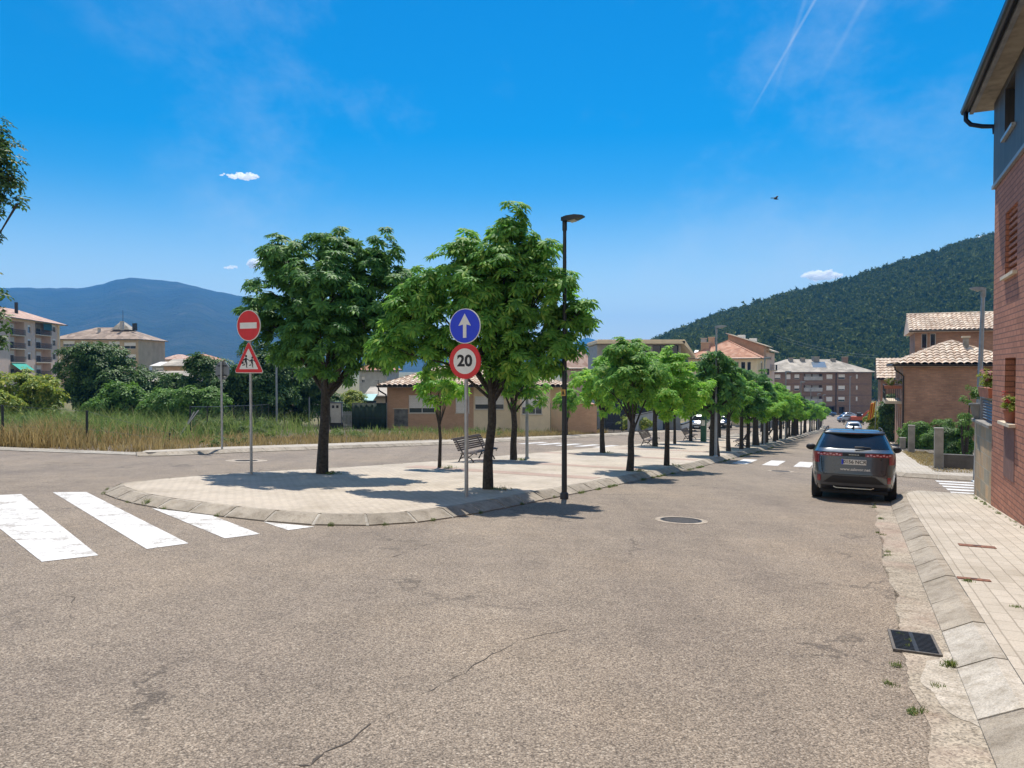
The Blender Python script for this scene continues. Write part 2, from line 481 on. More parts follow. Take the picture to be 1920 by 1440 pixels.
# ================================================================== SETTING
def sheet(name, poly, off, mat, thick=0.0, kind='structure', parent=None, G=G):
    bm = bmesh.new()
    vs = [bm.verts.new((p[0], p[1], 0)) for p in poly]
    f = bm.faces.new(vs)
    bmesh.ops.triangulate(bm, faces=[f])
    for co, no in (((0, -40, 0), (0, 1, 0)), ((0, 110, 0), (0, 1, 0)), ((0, 250, 0), (0, 1, 0)), ((-60, 0, 0), (1, 0, 0)), ((100, 0, 0), (1, 0, 0))):
        bmesh.ops.bisect_plane(bm, geom=bm.verts[:] + bm.edges[:] + bm.faces[:], plane_co=co, plane_no=no, dist=1e-5)
    for v in bm.verts: v.co.z = G(v.co.x, v.co.y) + off
    bmesh.ops.recalc_face_normals(bm, faces=bm.faces)
    if bm.faces and sum(f.normal.z for f in bm.faces) < 0: bmesh.ops.reverse_faces(bm, faces=bm.faces)
    if thick:
        top = bm.faces[:]
        r = bmesh.ops.extrude_face_region(bm, geom=top)
        for g in r['geom']:
            if isinstance(g, bmesh.types.BMVert): pass
        newv = [g for g in r['geom'] if isinstance(g, bmesh.types.BMVert)]
        for v in newv: v.co.z -= 0
        for f in top:
            for v in f.verts: v.tag = True
        nv = set(newv)
        for v in bm.verts:
            if v not in nv: v.co.z -= thick
        bmesh.ops.recalc_face_normals(bm, faces=bm.faces)
    uvl = bm.loops.layers.uv.new('UVMap')
    for f in bm.faces:
        for l in f.loops:
            c = l.vert.co; l[uvl].uv = (c.x * SV[0] + c.y * SV[1], c.x * TV[0] + c.y * TV[1])
    me = bpy.data.meshes.new(name); bm.to_mesh(me); bm.free()
    return tag(link(name, me, mat, parent), kind=kind)

# ground sheet to the horizon
def axis(vals): return sorted(set(vals))
gx = axis([-5200, -3000, -1500, -700, -300, -150, -60, -30, 0, 30, 60, 100, 160, 300, 700, 1500, 3000, 5200])
gy = axis([-60, -40, 0, 30, 60, 110, 160, 250, 400, 800, 1600, 3000, 5200])
mb = MB()
for j in range(len(gy)):
    for i in range(len(gx)):
        mb.v.append((gx[i], gy[j], G(gx[i], gy[j]) - .06))
nx = len(gx)
for j in range(len(gy) - 1):
    for i in range(nx - 1):
        mb.f.append((j * nx + i, j * nx + i + 1, (j + 1) * nx + i + 1, (j + 1) * nx + i))
tag(mb.build('ground', M_GROUND), kind='structure')

ISL_ST = [(10.0, -13.3), (9.54, -13.02), (8.9, -11.6), (8.62, -10.5), (8.52, -9.2), (8.5, -8.1), (8.62, -7.1), (9.05, -6.42), (9.71, -6.02), (10.84, -5.8), (12.25, -5.66), (13.9, -5.58), (14.7, -5.48), (19.5, -5.14), (24, -4.85), (30, -4.66), (42, -4.42), (60, -4.4), (90, -4.4), (138, -4.4), (139.2, -5.2), (139.2, -9.8), (138, -10.6),
          (90, -10.6), (52, -10.55), (44, -10.7), (35, -11.2), (22, -11.85), (17, -12.4), (13.8, -13.2), (11.4, -13.55)]
FARK_ST = [(16.4, -20.6), (16.6, -20.2), (17.4, -20.1), (19.4, -20.0), (23.8, -19.4), (30.1, -18.35), (41, -17.6), (52, -17.2), (68, -16.8), (82, -16.6), (135, -16.6)]
FARB_ST = [(17.2, -21.2), (20.6, -21.35), (25.5, -20.75), (32, -19.5), (39.5, -18.75), (52, -18.3), (73, -18.0), (135, -17.9)]
KR_ST = [(-8, .66), (4.4, .66), (16.2, .66), (17.8, .68), (19.0, .74), (19.9, 1.0), (20.2, 1.35), (19.95, 2.05), (19.85, 2.6), (19.8, 9)]
KF_ST = [(25.95, 12), (25.9, 3.2), (25.95, 1.6), (26.3, 1.05), (27.2, .85), (30, .8), (60, .8), (128, .8)]

# asphalt: street, left road, crossing and side street in one sheet
asp = [st(-14, 2.0), st(140, 2.0), st(150, 18), st(204, 22), st(207, -36), st(150, -20), st(135, -17.5), st(68, -17.6), st(41, -18.4), st(24, -20.2), st(19.4, -20.8)]
asp += [(-12.2, 24.0), (-16, 24.5), (-30, 26.2), (-60, 29), (-90, 31), (-90, 12), (-30, 4), (-16, -6)]
sheet('asphalt', asp, 0.0, M_ASPH)
sheet('side_street', [st(19.5, 1.0), st(19.5, 30), st(26.2, 30), st(26.2, 1.0)], .003, M_ASPH)
# gravel verge along the far edge of the crossing
sheet('gravel_verge', [(-12.2, 24.0), (-16, 24.5), (-30, 26.2), (-60, 29), (-60, 31.5), (-30, 28.3), (-16, 25.9), (-11.8, 25.0)], .015, M_GRAVEL)

def resample(P, step):
    out = [Vector(P[0])]; acc = 0
    for a, b in zip(P[:-1], P[1:]):
        a, b = Vector(a), Vector(b); L = (b - a).length
        d = step - acc
        while d <= L:
            out.append(a + (b - a) * d / L); d += step
        acc = L - (d - step)
    return out

def offset(P, d, closed=False):
    """positive d: to the left of the direction of travel"""
    out = []
    n = len(P)
    for i, p in enumerate(P):
        a = P[(i - 1) % n] if (closed or i > 0) else P[i]
        b = P[(i + 1) % n] if (closed or i < n - 1) else P[i]
        t = (Vector(b) - Vector(a)).normalized()
        out.append(Vector((p[0] - t.y * d, p[1] + t.x * d)))
    return out

def kerb(name, P, w, h, step, mat, mort, closed=False, skip=(), gap=.013):
    """sloping precast kerb stones along the foot line, rising to the left of travel"""
    pts = resample(P, step)
    if closed: pts = pts + [pts[0]]
    ins = offset(pts, w); mid = offset(pts, w * .72)
    mb, mm, mw = MB(), MB(), MB()
    rr = random.Random(3)
    for i in range(len(pts) - 1):
        def row(k, e, drop=0):
            a, b = (pts[i], pts[i + 1]); f = lambda L: L[i] + (L[i + 1] - L[i]) * e
            p, m, q = f(pts), f(mid), f(ins)
            g = lambda v, z: (v.x, v.y, G(v.x, v.y) + z)
            hh = h + k
            return [g(p, -.1), g(p, .02 - drop), g(m, hh - drop), g(q, hh - drop), g(q, -.1)]
        e = gap / step
        j = rr.uniform(-.004, .004)
        (mw if i in skip else mb).loft([row(j, e), row(j + rr.uniform(-.003, .003), 1 - e)])
        mm.loft([row(0, 0, .01), row(0, 1, .01)])
    o = tag(mb.build(name, mat), kind='structure')
    tag(mm.build(name + '_mortar', mort), kind='structure')
    if mw.v: tag(mw.build(name + '_white_stone', M_KERBW), kind='structure')
    return ins

M_MORT = concmat('pale_mortar', (.46, .42, .36), .2, 120)
isl = [st(*p) for p in ISL_ST]
# smooth the loop a little
def smooth(P, closed):
    Q = []
    n = len(P)
    for i in range(n if closed else n - 1):
        a, b = Vector(P[i]), Vector(P[(i + 1) % n])
        Q += [a * .75 + b * .25, a * .25 + b * .75]
    if not closed: Q = [Vector(P[0])] + Q + [Vector(P[-1])]
    return Q
isl = smooth(isl, True)
area = sum(a[0] * b[1] - a[1] * b[0] for a, b in zip(isl, isl[1:] + isl[:1]))
if area < 0: isl.reverse()
ins = kerb('island_kerb', isl, .34, .135, .8, M_KERB, M_MORT, closed=True, gap=.026)
sheet('island_paving', [tuple(p) for p in offset(isl, .345, True)], .137, M_ISLE, .15)
for s0 in (17.2, 21.0, 27.0, 33.5, 40, 47, 55, 63, 72, 82, 93, 105, 118):
    tl = -11.2 if s0 < 30 else -10.1
    tr = float(np.interp(s0, [14.7, 19.5, 24, 30, 42, 60], [-5.48, -5.14, -4.85, -4.66, -4.42, -4.4])) - .5
    sheet('brick_band', [st(s0, tl), st(s0, tr), st(s0 + .75, tr), st(s0 + .75, tl)], .141, M_BAND)

fk = smooth([st(*p) for p in FARK_ST], False); fk.reverse()       # travelling towards camera, pavement must be on its left
fk = list(reversed(fk))
insf = kerb('left_kerb', fk, .3, .13, 1.0, M_KERB, M_MORT)
sheet('left_pavement', [tuple(p) for p in offset(fk, .305)] + [st(*p) for p in reversed(FARB_ST)], .132, M_PAVE, .15)

kr = smooth([st(*p) for p in KR_ST], False); kr.reverse()
npts = len(resample(kr, 1.0))
kr_r = resample(kr, 1.0)
skip = [i for i, p in enumerate(kr_r[:-1]) if 6.0 < (p.x * SV[0] + p.y * SV[1]) < 7.2 and (p.x * TV[0] + p.y * TV[1]) < .9]
insr = kerb('right_kerb', kr, .3, .13, 1.0, M_KERB, M_MORT, skip=skip)
sheet('right_pavement', [tuple(p) for p in offset(kr, .305)] + [st(-8, 9)], .132, M_PAVE, .15)
kf = smooth([st(*p) for p in KF_ST], False); kf.reverse()
insr2 = kerb('far_right_kerb', kf, .3, .13, 1.0, M_KERB, M_MORT)
sheet('far_right_pavement', [tuple(p) for p in offset(kf, .305)] + [st(27.6, 12), st(27.6, 2.35), st(128, 2.35)], .132, M_PAVE, .15)
sheet('garden_ground', [st(27.6, 12), st(27.6, 2.36), st(60, 2.36), st(60, 12)], .08, M_GROUND)
# concrete gutter strip along the near right kerb
g_in = [st(s, .665) for s in (-8, 4, 16, 19.0)]
wob = random.Random(5)
g_out = [st(s, .35 + .03 * math.sin(s * 1.7) + .02 * math.sin(s * 5.3 + 1) + .012 * wob.uniform(-1, 1)) for s in np.arange(19, -8, -.11)]
M_GUT2 = concmat('gutter_new_cement', (.47, .42, .35), .35, 90)
sheet('gutter', g_in + g_out, .006, M_GUT)
sheet('gutter_cement_patch', [st(4.95 + .75 * (1 - math.cos(a)) + .05 * math.sin(a * 7), .67 - (.2 - .05 * math.cos(a * 2)) * math.sin(a) - .015 * math.sin(a * 9)) for a in np.linspace(0, math.pi, 26)], .0085, M_GUT2)

# painted markings
def mark(pxs, off=.005):
    return [tuple(gp(*p).xy) for p in pxs]
Z = [[(-75, 932), (40, 926.7), (184.3, 1041.7), (78.3, 1054)], [(99, 923.3), (161.7, 922.7), (353.3, 1019.3), (275, 1030)],
     [(284, 953), (396.7, 966.5), (487.3, 1001.7), (421.7, 1010)], [(494, 979), (590, 988), (540, 994.5), (520, 988)],
     [(-260, 942), (-135, 934), (-60, 1070), (-190, 1085)]]
for q in Z: sheet('zebra_stripe', mark(q), .005, M_PAINT)
for a in range(5):                                             # crossing of the left road
    t0 = -16.4 + a * 1.05
    sheet('zebra_stripe', [st(36.2, t0), st(36.2, t0 + .5), st(39.4, t0 + .5), st(39.4, t0)], .005, M_PAINT)
for a in range(5):                                             # crossing of the street beyond the car
    t0 = -4.2 + a * 1.08
    sheet('zebra_stripe', [st(28.6, t0), st(28.6, t0 + .55), st(32.0, t0 + .55), st(32.0, t0)], .005, M_PAINT)
for a in range(6):                                             # side street crossing
    s0 = 20.1 + a * .95
    sheet('zebra_stripe', [st(s0, 2.15), st(s0 + .5, 2.15), st(s0 + .5, 5.6), st(s0, 5.6)], .009, M_PAINT)
for a in range(7):
    sheet('zebra_stripe', [st(118 + a * .0, -3.6 + a * .62), st(118, -3.3 + a * .62), st(121, -3.3 + a * .62), st(121, -3.6 + a * .62)], .006, M_PAINT)

# cracks in the asphalt
M_CRACK = pm('crack_filling', (.07, .058, .048), .95)
def crack(pxs, w, seed):
    rr = random.Random(seed); P = []
    base = [gp(*p) for p in pxs]
    for a, b in zip(base[:-1], base[1:]):
        n = max(3, int((b - a).length / .09))
        for i in range(n): P.append(a.lerp(b, i / n) + Vector((rr.uniform(-.03, .03), rr.uniform(-.03, .03), 0)))
    mb = MB(); L, Rr = [], []
    for i, p in enumerate(P):
        ww = w * rr.uniform(.15, 1.0) * (1 if rr.random() < .8 else .1)
        L.append((p.x - ww, p.y + ww, G(p.x, p.y) + .0035)); Rr.append((p.x + ww, p.y - ww, G(p.x, p.y) + .0035))
    for i in range(len(P) - 1): mb.poly([L[i], Rr[i], Rr[i + 1], L[i + 1]])
    tag(mb.build('road_crack', M_CRACK), kind='structure')
crack([(568, 1440), (600, 1418), (655, 1385), (720, 1350)], .009, 1)
crack([(720, 1350), (790, 1302), (850, 1272), (910, 1236), (985, 1196), (1100, 1178)], .0028, 2)
crack([(105, 1100), (135, 1120), (130, 1150), (160, 1172)], .008, 3)
crack([(0, 902), (60, 908), (100, 918), (190, 925)], .012, 4)
crack([(735, 1045), (812, 1018)], .006, 5)

# ------------------------------------------------------------------ distant mountains and the wooded hill
def ridge_terrain(name, pts, D0, D1, D2, zb, mat, amp, nu=90, nd=14, seed=1, pw=1.0, parent=None):
    """hill rising from depth D0 to a crest at D1 and falling to D2; pts = crest outline seen from the town"""
    xs = [p[0] for p in pts]; ys = [p[1] for p in pts]
    rg = np.random.default_rng(seed)
    us = np.linspace(xs[0], xs[-1], nu)
    crest = np.interp(us, xs, ys)
    ph = rg.uniform(0, 6.28, 24); fr = rg.uniform(.5, 5, 24)
    V = []
    ks = list(np.linspace(0, 1, nd)) + [1.35, 2.0]
    for k in ks:
        for i, u in enumerate(us):
            top = at(u, crest[i], D1)
            D = D0 + (D1 - D0) * k if k <= 1 else D1 + (D2 - D1) * (k - 1)
            sx = top.x / D1
            x = sx * D if k <= 1 else top.x
            h = (k ** pw) if k <= 1 else max(0, 1 - (k - 1) * .9)
            a = i / nu * 20
            rel = sum(math.sin(fr[j] * a + ph[j] + k * 3 * math.sin(ph[j] * 2)) / (1 + fr[j]) for j in range(24))
            top.z += amp * .1 * (math.sin(i * 1.9) * .5 + math.sin(i * .73 + 1) + .6 * math.sin(i * 3.7)) if k > .5 else 0
            z = zb + (top.z - zb) * h + (amp * rel * math.sin(math.pi * min(k, 1)) if k <= 1 else 0)
            V.append((x, D, z))
    Fs = []
    for j in range(len(ks) - 1):
        for i in range(nu - 1): Fs.append((j * nu + i, j * nu + i + 1, (j + 1) * nu + i + 1, (j + 1) * nu + i))
    o = npmesh(name, V, Fs, mat)
    o.data.polygons.foreach_set('use_smooth', [True] * len(o.data.polygons))
    return tag(o, kind='structure'), V, nu, nd

def mountmat():
    m, nt, b = newmat('mountain_forest')
    tc = nn(nt, 'ShaderNodeTexCoord').outputs['Object']
    n = noise(nt, tc, .004, 8, .65); n2 = noise(nt, tc, .02, 6, .7)
    c = ramp(nt, n, [(.35, (.005, .014, .016)), (.52, (.013, .028, .022)), (.62, (.03, .04, .032)), (.74, (.1, .1, .085))])
    c = mixc(nt, 1.0, c, ramp(nt, n2, [(.3, (.6,) * 3), (.7, (1.3,) * 3)]), 'MULTIPLY')
    nt.links.new(c, b.inputs['Base Color']); b.inputs['Roughness'].default_value = .95
    bump(nt, b, n2, 1.0, 25)
    return m
M_MOUNT = mountmat()
ridge_terrain('mountain', [(-420, 575), (-200, 556), (-60, 543), (0, 541), (60, 539), (100, 540), (150, 541), (190, 532), (222, 524), (250, 521), (285, 523), (320, 527), (380, 540), (440, 553), (520, 573), (600, 597), (700, 622), (800, 640), (900, 655), (1000, 668), (1070, 682)], 1500, 3000, 3700, -20, M_MOUNT, 17, 120, 18, 3, .9)
ridge_terrain('far_mountain', [(980, 672), (1040, 662), (1070, 648), (1085, 638), (1100, 633), (1115, 637), (1130, 645), (1145, 641), (1160, 638), (1185, 641), (1230, 655), (1300, 668), (1400, 676)], 3800, 4700, 5000, -20, M_MOUNT, 8, 60, 8, 5)
HP = [(1195, 668), (1225, 648), (1255, 632), (1300, 616), (1350, 598), (1400, 583), (1450, 567), (1500, 556), (1550, 540), (1600, 529), (1650, 513), (1700, 495), (1750, 484), (1800, 464), (1862, 449), (1930, 428), (2020, 405), (2200, 380), (2400, 392), (2600, 450), (2800, 545), (2950, 650)]
M_HILL = pm('hill_soil', (.05, .055, .03), .95, var=.4, scale=.05)
ho, HV, hnu, hnd = ridge_terrain('hill', HP, 300, 620, 800, -13, M_HILL, 5, 110, 14, 9, .92)

# pines covering the hill: one wood, past counting
def forest(name, V, nu, nd, n, hmin, hmax, mat, seed):
    rg = np.random.default_rng(seed)
    V = np.array(V).reshape(-1, nu, 3)
    a = np.where(rg.uniform(size=n) < .72, rg.uniform(0, nu * .5, n), rg.uniform(nu * .4, nu - 1.001, n)); b = rg.uniform(0, 1, n) ** .8 * (nd - .9)
    b = np.where(rg.uniform(0, 1, n) < .12, nd - 1 - rg.uniform(0, .6, n), b)
    i, j = a.astype(int), np.minimum(b.astype(int), nd - 1)
    fa, fb = (a - i)[:, None], (b - j)[:, None]
    P = (V[j, i] * (1 - fa) + V[j, i + 1] * fa) * (1 - fb) + (V[j + 1, i] * (1 - fa) + V[j + 1, i + 1] * fa) * fb
    VV, FF = [], []; base = 0
    nt_ = 34
    for p in P:
        h = rg.uniform(hmin, hmax) * (1.25 if rg.uniform() < .1 else 1); r = h * rg.uniform(.26, .42)
        conic = rg.uniform(.0, .9)
        zz = rg.uniform(.12, 1.0, nt_); an = rg.uniform(0, 6.283, nt_)
        rr = r * np.minimum(1, ((1 - zz) * (1 + conic) + .12)) * (.6 + .45 * rg.uniform(size=nt_))
        c = np.stack([p[0] + rr * np.cos(an), p[1] + rr * np.sin(an), p[2] + zz * h], 1)
        s = h * .17
        d1 = rg.normal(size=(nt_, 3)) * s; d2 = rg.normal(size=(nt_, 3)) * s
        d1[:, 2] *= .6
        tri = np.stack([c, c + d1, c + d2], 1).reshape(-1, 3)
        VV.append(tri); FF.append(np.arange(nt_ * 3).reshape(-1, 3) + base); base += nt_ * 3
        # solid heart so that no daylight shows through
        k = 6; ang = np.arange(k) * 2 * math.pi / k + rg.uniform(0, 1)
        ring = lambda q, z: np.stack([p[0] + q * np.cos(ang), p[1] + q * np.sin(ang), np.full(k, p[2] + z * h)], 1)
        heart = np.concatenate([ring(r * .5, 0.05), ring(r * .75, .35), ring(r * .5, .7), [[p[0], p[1], p[2] + h * .98]]])
        q = []
        for lv in range(2):
            for m in range(k):
                a0, a1, b0, b1 = lv * k + m, lv * k + (m + 1) % k, (lv + 1) * k + m, (lv + 1) * k + (m + 1) % k
                q += [(a0, a1, b1), (a0, b1, b0)]
        for m in range(k): q.append((2 * k + m, 2 * k + (m + 1) % k, 3 * k))
        VV.append(heart); FF.append(np.array(q) + base); base += len(heart)
    return tag(npmesh(name, np.concatenate(VV), np.concatenate(FF), mat), kind='stuff')
M_PINE = leafmat('pine_needles', [(0, (.04, .06, .016)), (.5, (.07, .1, .024)), (.85, (.1, .132, .03)), (1, (.145, .16, .045))], .18, (.18, .24, .04), .8, .05)
forest('pine_wood', HV, hnu, hnd, 17000, 3.2, 6.0, M_PINE, 4)

# ------------------------------------------------------------------ air
def haze():
    m = bpy.data.materials.new('haze'); m.use_nodes = True
    nt = m.node_tree; nt.nodes.clear()
    o = nn(nt, 'ShaderNodeOutputMaterial')
    v = nn(nt, 'ShaderNodeVolumePrincipled', {'Color': (.07, .44, 1.0, 1), 'Density': HAZE_D, 'Anisotropy': 0.0})
    nt.links.new(v.outputs[0], o.inputs['Volume'])
    mb = MB().box(-5600, 5600, -80, 5600, -18, 395)
    tag(mb.build('haze', m), kind='stuff')
HAZE_D = 0.00019
haze()

# small fair weather clouds far beyond the mountains
def cloudmat():
    m = bpy.data.materials.new('cloud'); m.use_nodes = True
    nt = m.node_tree; nt.nodes.clear()
    o = nn(nt, 'ShaderNodeOutputMaterial')
    v = nn(nt, 'ShaderNodeVolumePrincipled', {'Color': (1, 1, 1, 1), 'Density': .06, 'Anisotropy': .25})
    nt.links.new(v.outputs[0], o.inputs['Volume'])
    return m
M_CLOUD = cloudmat()
def cloud(px, py, w, h, n, seed, label):
    D = 9000.; rr = random.Random(seed)
    c = at(px, py, D); W, H = w / F * D, h / F * D
    t = thing('cloud', label, 'cloud', c)
    mb = MB()
    for i in range(n):
        x = rr.uniform(-.5, .5); e = 1 - (2 * x) ** 2
        r = H * (.22 + .3 * e * rr.uniform(.5, 1.1))
        c0 = Vector((x * W * .9, rr.uniform(-.3, .3) * W * .4, (rr.uniform(-.25, .3)) * H * e))
        mb.ball(c0, (r * .9, r * .8, r * .55), 12, 8)
        for _ in range(6):
            d = Vector((rr.gauss(0, 1), rr.gauss(0, 1), rr.gauss(.15, .7))).normalized(); q = r * rr.uniform(.12, .34)
            mb.ball(c0 + Vector((d.x * r * 1.05, d.y * r * .8, d.z * r * .62)), (q * 1.3, q, q * .75), 8, 5)
    mb.build('puff', M_CLOUD, t, smooth=180)
    return t
cloud(457, 331, 56, 17, 26, 1, 'small white puffy cloud high in the blue sky on the left')
cloud(421, 328, 22, 7, 9, 6, 'tiny white wisp of cloud just left of the high puffy cloud')
cloud(432, 501, 30, 9, 12, 2, 'faint flat white cloud low over the blue mountain beside the chestnut tree')
cloud(482, 494, 40, 22, 16, 3, 'white cloud half hidden behind the left edge of the dark chestnut crown')
cloud(1541, 517, 74, 21, 40, 4, 'flat bottomed white cloud standing just above the pine hill')
cloud(1850, 446, 34, 12, 12, 5, 'white cloud tip peeping over the hill top beside the brick house')
# ================================================================== TREES
def rotmats(nrm, az):
    n = nrm / np.linalg.norm(nrm, axis=1, keepdims=True)
    ref = np.where(np.abs(n[:, 2:3]) > .95, np.array([[1., 0, 0]]), np.array([[0, 0, 1.]]))
    a = np.cross(ref, n); a /= np.linalg.norm(a, axis=1, keepdims=True)
    b = np.cross(n, a)
    ca, sa = np.cos(az)[:, None], np.sin(az)[:, None]
    return np.stack([a * ca + b * sa, b * ca - a * sa, n], 2)

def palmate(nl=7, droop=.2, wid=.15):
    V, Fs = [], []
    for i in range(nl):
        a = (i - (nl - 1) / 2) * (2 * math.pi * .86 / nl)
        L = 1.0 - .32 * abs(i - (nl - 1) / 2) / ((nl - 1) / 2)
        d, s = (math.cos(a), math.sin(a)), (-math.sin(a), math.cos(a))
        b = len(V); w = wid * L
        V += [(0, 0, 0), (d[0] * .62 * L + s[0] * w, d[1] * .62 * L + s[1] * w, -.02 - droop * .3), (d[0] * L, d[1] * L, -droop * L * 1.25), (d[0] * .62 * L - s[0] * w, d[1] * .62 * L - s[1] * w, -.02 - droop * .3), (d[0] * .6 * L, d[1] * .6 * L, .05 - droop * .22)]
        Fs += [(b, b + 3, b + 4), (b, b + 4, b + 1), (b + 4, b + 3, b + 2), (b + 4, b + 2, b + 1)]
    return np.array(V), np.array(Fs)
PALM = palmate(); PALM5 = palmate(6, .2, .17)
def spray(k=5, seed=1):
    """a twig end with k simple leaves"""
    rr = random.Random(seed); V, Fs = [], []
    for i in range(k):
        a = rr.uniform(0, 6.28); o = rr.uniform(0, .5); L = rr.uniform(.35, .6); d = (math.cos(a), math.sin(a)); s = (-d[1], d[0])
        z = rr.uniform(-.2, .2); w = L * .27; c = (d[0] * o, d[1] * o); b = len(V)
        V += [(c[0], c[1], z), (c[0] + d[0] * L * .5 + s[0] * w, c[1] + d[1] * L * .5 + s[1] * w, z + .03), (c[0] + d[0] * L, c[1] + d[1] * L, z - .2 * L), (c[0] + d[0] * L * .5 - s[0] * w, c[1] + d[1] * L * .5 - s[1] * w, z + .03)]
        Fs += [(b, b + 3, b + 2), (b, b + 2, b + 1)]
    return np.array(V), np.array(Fs)
SPRAY = spray(); SPRAY8 = spray(9, 4)

def leaves(clumps, n, size, tmpl, seed, shell=.5, up=.7, down=.75):
    rg = np.random.default_rng(seed)
    C = np.array([c[:3] for c in clumps]); Rr = np.array([c[3:6] if len(c) == 6 else (c[3],) * 3 for c in clumps])
    w = (Rr.prod(1)) ** (2 / 3); w /= w.sum()
    k = rg.choice(len(C), n, p=w)
    per = 8
    ns = n // per + 1
    k = np.repeat(rg.choice(len(C), ns, p=w), per)[:n]
    d = np.repeat(rg.normal(size=(ns, 3)), per, 0)[:n]; d /= np.linalg.norm(d, axis=1, keepdims=True)
    flip = (d[:, 2] < -.25) & (np.repeat(rg.uniform(size=ns), per)[:n] < down * .6); d[flip, 2] *= -1
    # lumpy surface: layered tiers of foliage
    q = 1 + .16 * np.sin(d[:, 0] * 7 + k * 1.7) * np.sin(d[:, 1] * 6 + k) + .12 * np.sin(d[:, 2] * 11 + k * 2.3)
    r = (shell + (1 - shell) * np.repeat(rg.uniform(size=ns) ** .6 * np.where(rg.uniform(size=ns) < .18, 1.35, 1), per)[:n]) * q
    P = C[k] + d * Rr[k] * r[:, None]
    # rosettes of leaves round each twig end
    d2 = rg.normal(size=(n, 3)) * np.array([1, 1, .55]) + d * .5; d2 /= np.linalg.norm(d2, axis=1, keepdims=True)
    P = P + d2 * (size * .62 * rg.uniform(.25, 1, n))[:, None]
    nrm = d * .4 + d2 * .35 + np.array([0, 0, up]) + rg.normal(size=(n, 3)) * .22
    d = d * .45 + d2 * .8; d /= np.linalg.norm(d, axis=1, keepdims=True)
    # leaf tips point outwards
    az0 = rg.uniform(-.8, .8, n)
    nn_ = nrm / np.linalg.norm(nrm, axis=1, keepdims=True)
    out = d.copy(); out[:, 2] -= .2; out -= nn_ * (out * nn_).sum(1, keepdims=True); out += 1e-6
    out /= np.linalg.norm(out, axis=1, keepdims=True)
    b = np.cross(nn_, out)
    ca, sa = np.cos(az0)[:, None], np.sin(az0)[:, None]
    M = np.stack([out * ca + b * sa, b * ca - out * sa, nn_], 2)
    s = size * rg.uniform(.65, 1.15, n)
    V, Fs = tmpl
    VV = np.einsum('nij,vj->nvi', M, V) * s[:, None, None] + P[:, None, :]
    FF = (Fs[None] + (np.arange(n) * len(V))[:, None, None]).reshape(-1, 3)
    return VV.reshape(-1, 3), FF

def island_leaves(name, clumps, n, size, tmpl, seed, mat, parent, **k):
    V, Fs = leaves(clumps, n, size, tmpl, seed, **k)
    return npmesh(name, V, Fs, mat, parent)

def trunk(clumps, r0, zf, seed, lean=(0, 0), mat=None, parent=None, limb=.45, fork=None, low=.0):
    rr = random.Random(seed); mb = MB()
    top = Vector((lean[0], lean[1], zf))
    pts = [Vector((0, 0, -.15)), Vector((0, 0, 0)), Vector((lean[0] * .2 + rr.uniform(-.03, .03), lean[1] * .2, zf * .33)), Vector((lean[0] * .6 + rr.uniform(-.04, .04), lean[1] * .6, zf * .7)), top, top + Vector((rr.uniform(-.05, .05), 0, .25))]
    mb.tube(pts, [r0 * 1.35, r0 * 1.15, r0 * .95, r0 * .86, r0 * .82, r0 * .5], 10)
    for c in clumps:
        e = Vector(c[:3]); s = top - Vector((0, 0, rr.uniform(.0, .25)))
        m = s.lerp(e, .45) + Vector((rr.uniform(-.1, .1), rr.uniform(-.1, .1), .12 * (e - s).length))
        rl = r0 * limb * min(1.1, .5 + c[3] * .55)
        mb.tube([s, s.lerp(m, .5) + Vector((0, 0, .02)), m, m.lerp(e, .6), e], [rl, rl * .85, rl * .65, rl * .4, rl * .15], 7)
        for q in range(3):
            d = Vector((rr.uniform(-1, 1), rr.uniform(-1, 1), rr.uniform(-.2, .9))).normalized() * c[3] * .8
            mb.tube([m.lerp(e, .5), e + d * .5, e + d], [rl * .35, rl * .22, rl * .08], 5, False)
    return mb.build('trunk', mat or M_BARK, parent, smooth=60)

M_CHEST_D = leafmat('chestnut_leaves_dark', [(0, (0.040, 0.124, 0.043)), (.4, (0.064, 0.176, 0.047)), (.8, (0.109, 0.259, 0.060)), (1, (0.202, 0.372, 0.083))], .28, (.34, .6, .05), .5, .14)
M_CHEST = leafmat('chestnut_leaves', [(0, (0.083, 0.226, 0.058)), (.4, (0.137, 0.325, 0.058)), (.8, (0.234, 0.465, 0.083)), (1, (0.441, 0.570, 0.118))], .46, (.32, .66, .06), .5, .14)
M_CHEST_L = leafmat('chestnut_leaves_light', [(0, (0.124, 0.310, 0.053)), (.5, (0.234, 0.508, 0.074)), (.9, (0.385, 0.570, 0.089)), (1, (0.468, 0.570, 0.147))], .52, (.42, .76, .06), .5, .14)

def base(px, py, dz=.135): return gp(px, py, dz)

# two big chestnuts at the head of the island
p = base(604, 888)
t1 = thing('chestnut_tree', 'big broad dark chestnut with a thick trunk behind the no entry sign', 'tree', p)
cl1 = [(2.15, .3, 3.75, .48), (2.25, .3, 4.25, .38), (1.75, .3, 4.5, .45), (1.9, .2, 3.2, .45), (.15, 0, 4.1, 1.15, 1.2, 1.0), (-1.0, .45, 4.35, .85), (-1.0, .55, 3.2, .8, .75, .75), (1.2, .2, 4.25, .9), (1.25, -.4, 3.25, .85), (.35, -.1, 5.3, .62, .6, .58), (1.42, .2, 5.2, .48, .5, .62), (-.75, -.2, 5.05, .62, .6, .5),
       (.15, -.9, 3.1, .95, .8, .75), (-1.5, .5, 3.75, .5), (1.95, .3, 3.75, .5), (.2, 1.0, 3.6, 1.0), (.3, -.9, 4.3, .8), (2.15, 0, 4.35, .35), (.9, -.6, 2.75, .5), (-.5, .2, 2.75, .55)]
island_leaves('crown', cl1, 6600, .22, PALM, 11, M_CHEST_D, t1, shell=.4)
trunk(cl1, .13, 2.0, 5, (.1, 0), parent=t1)
p = base(915, 917)
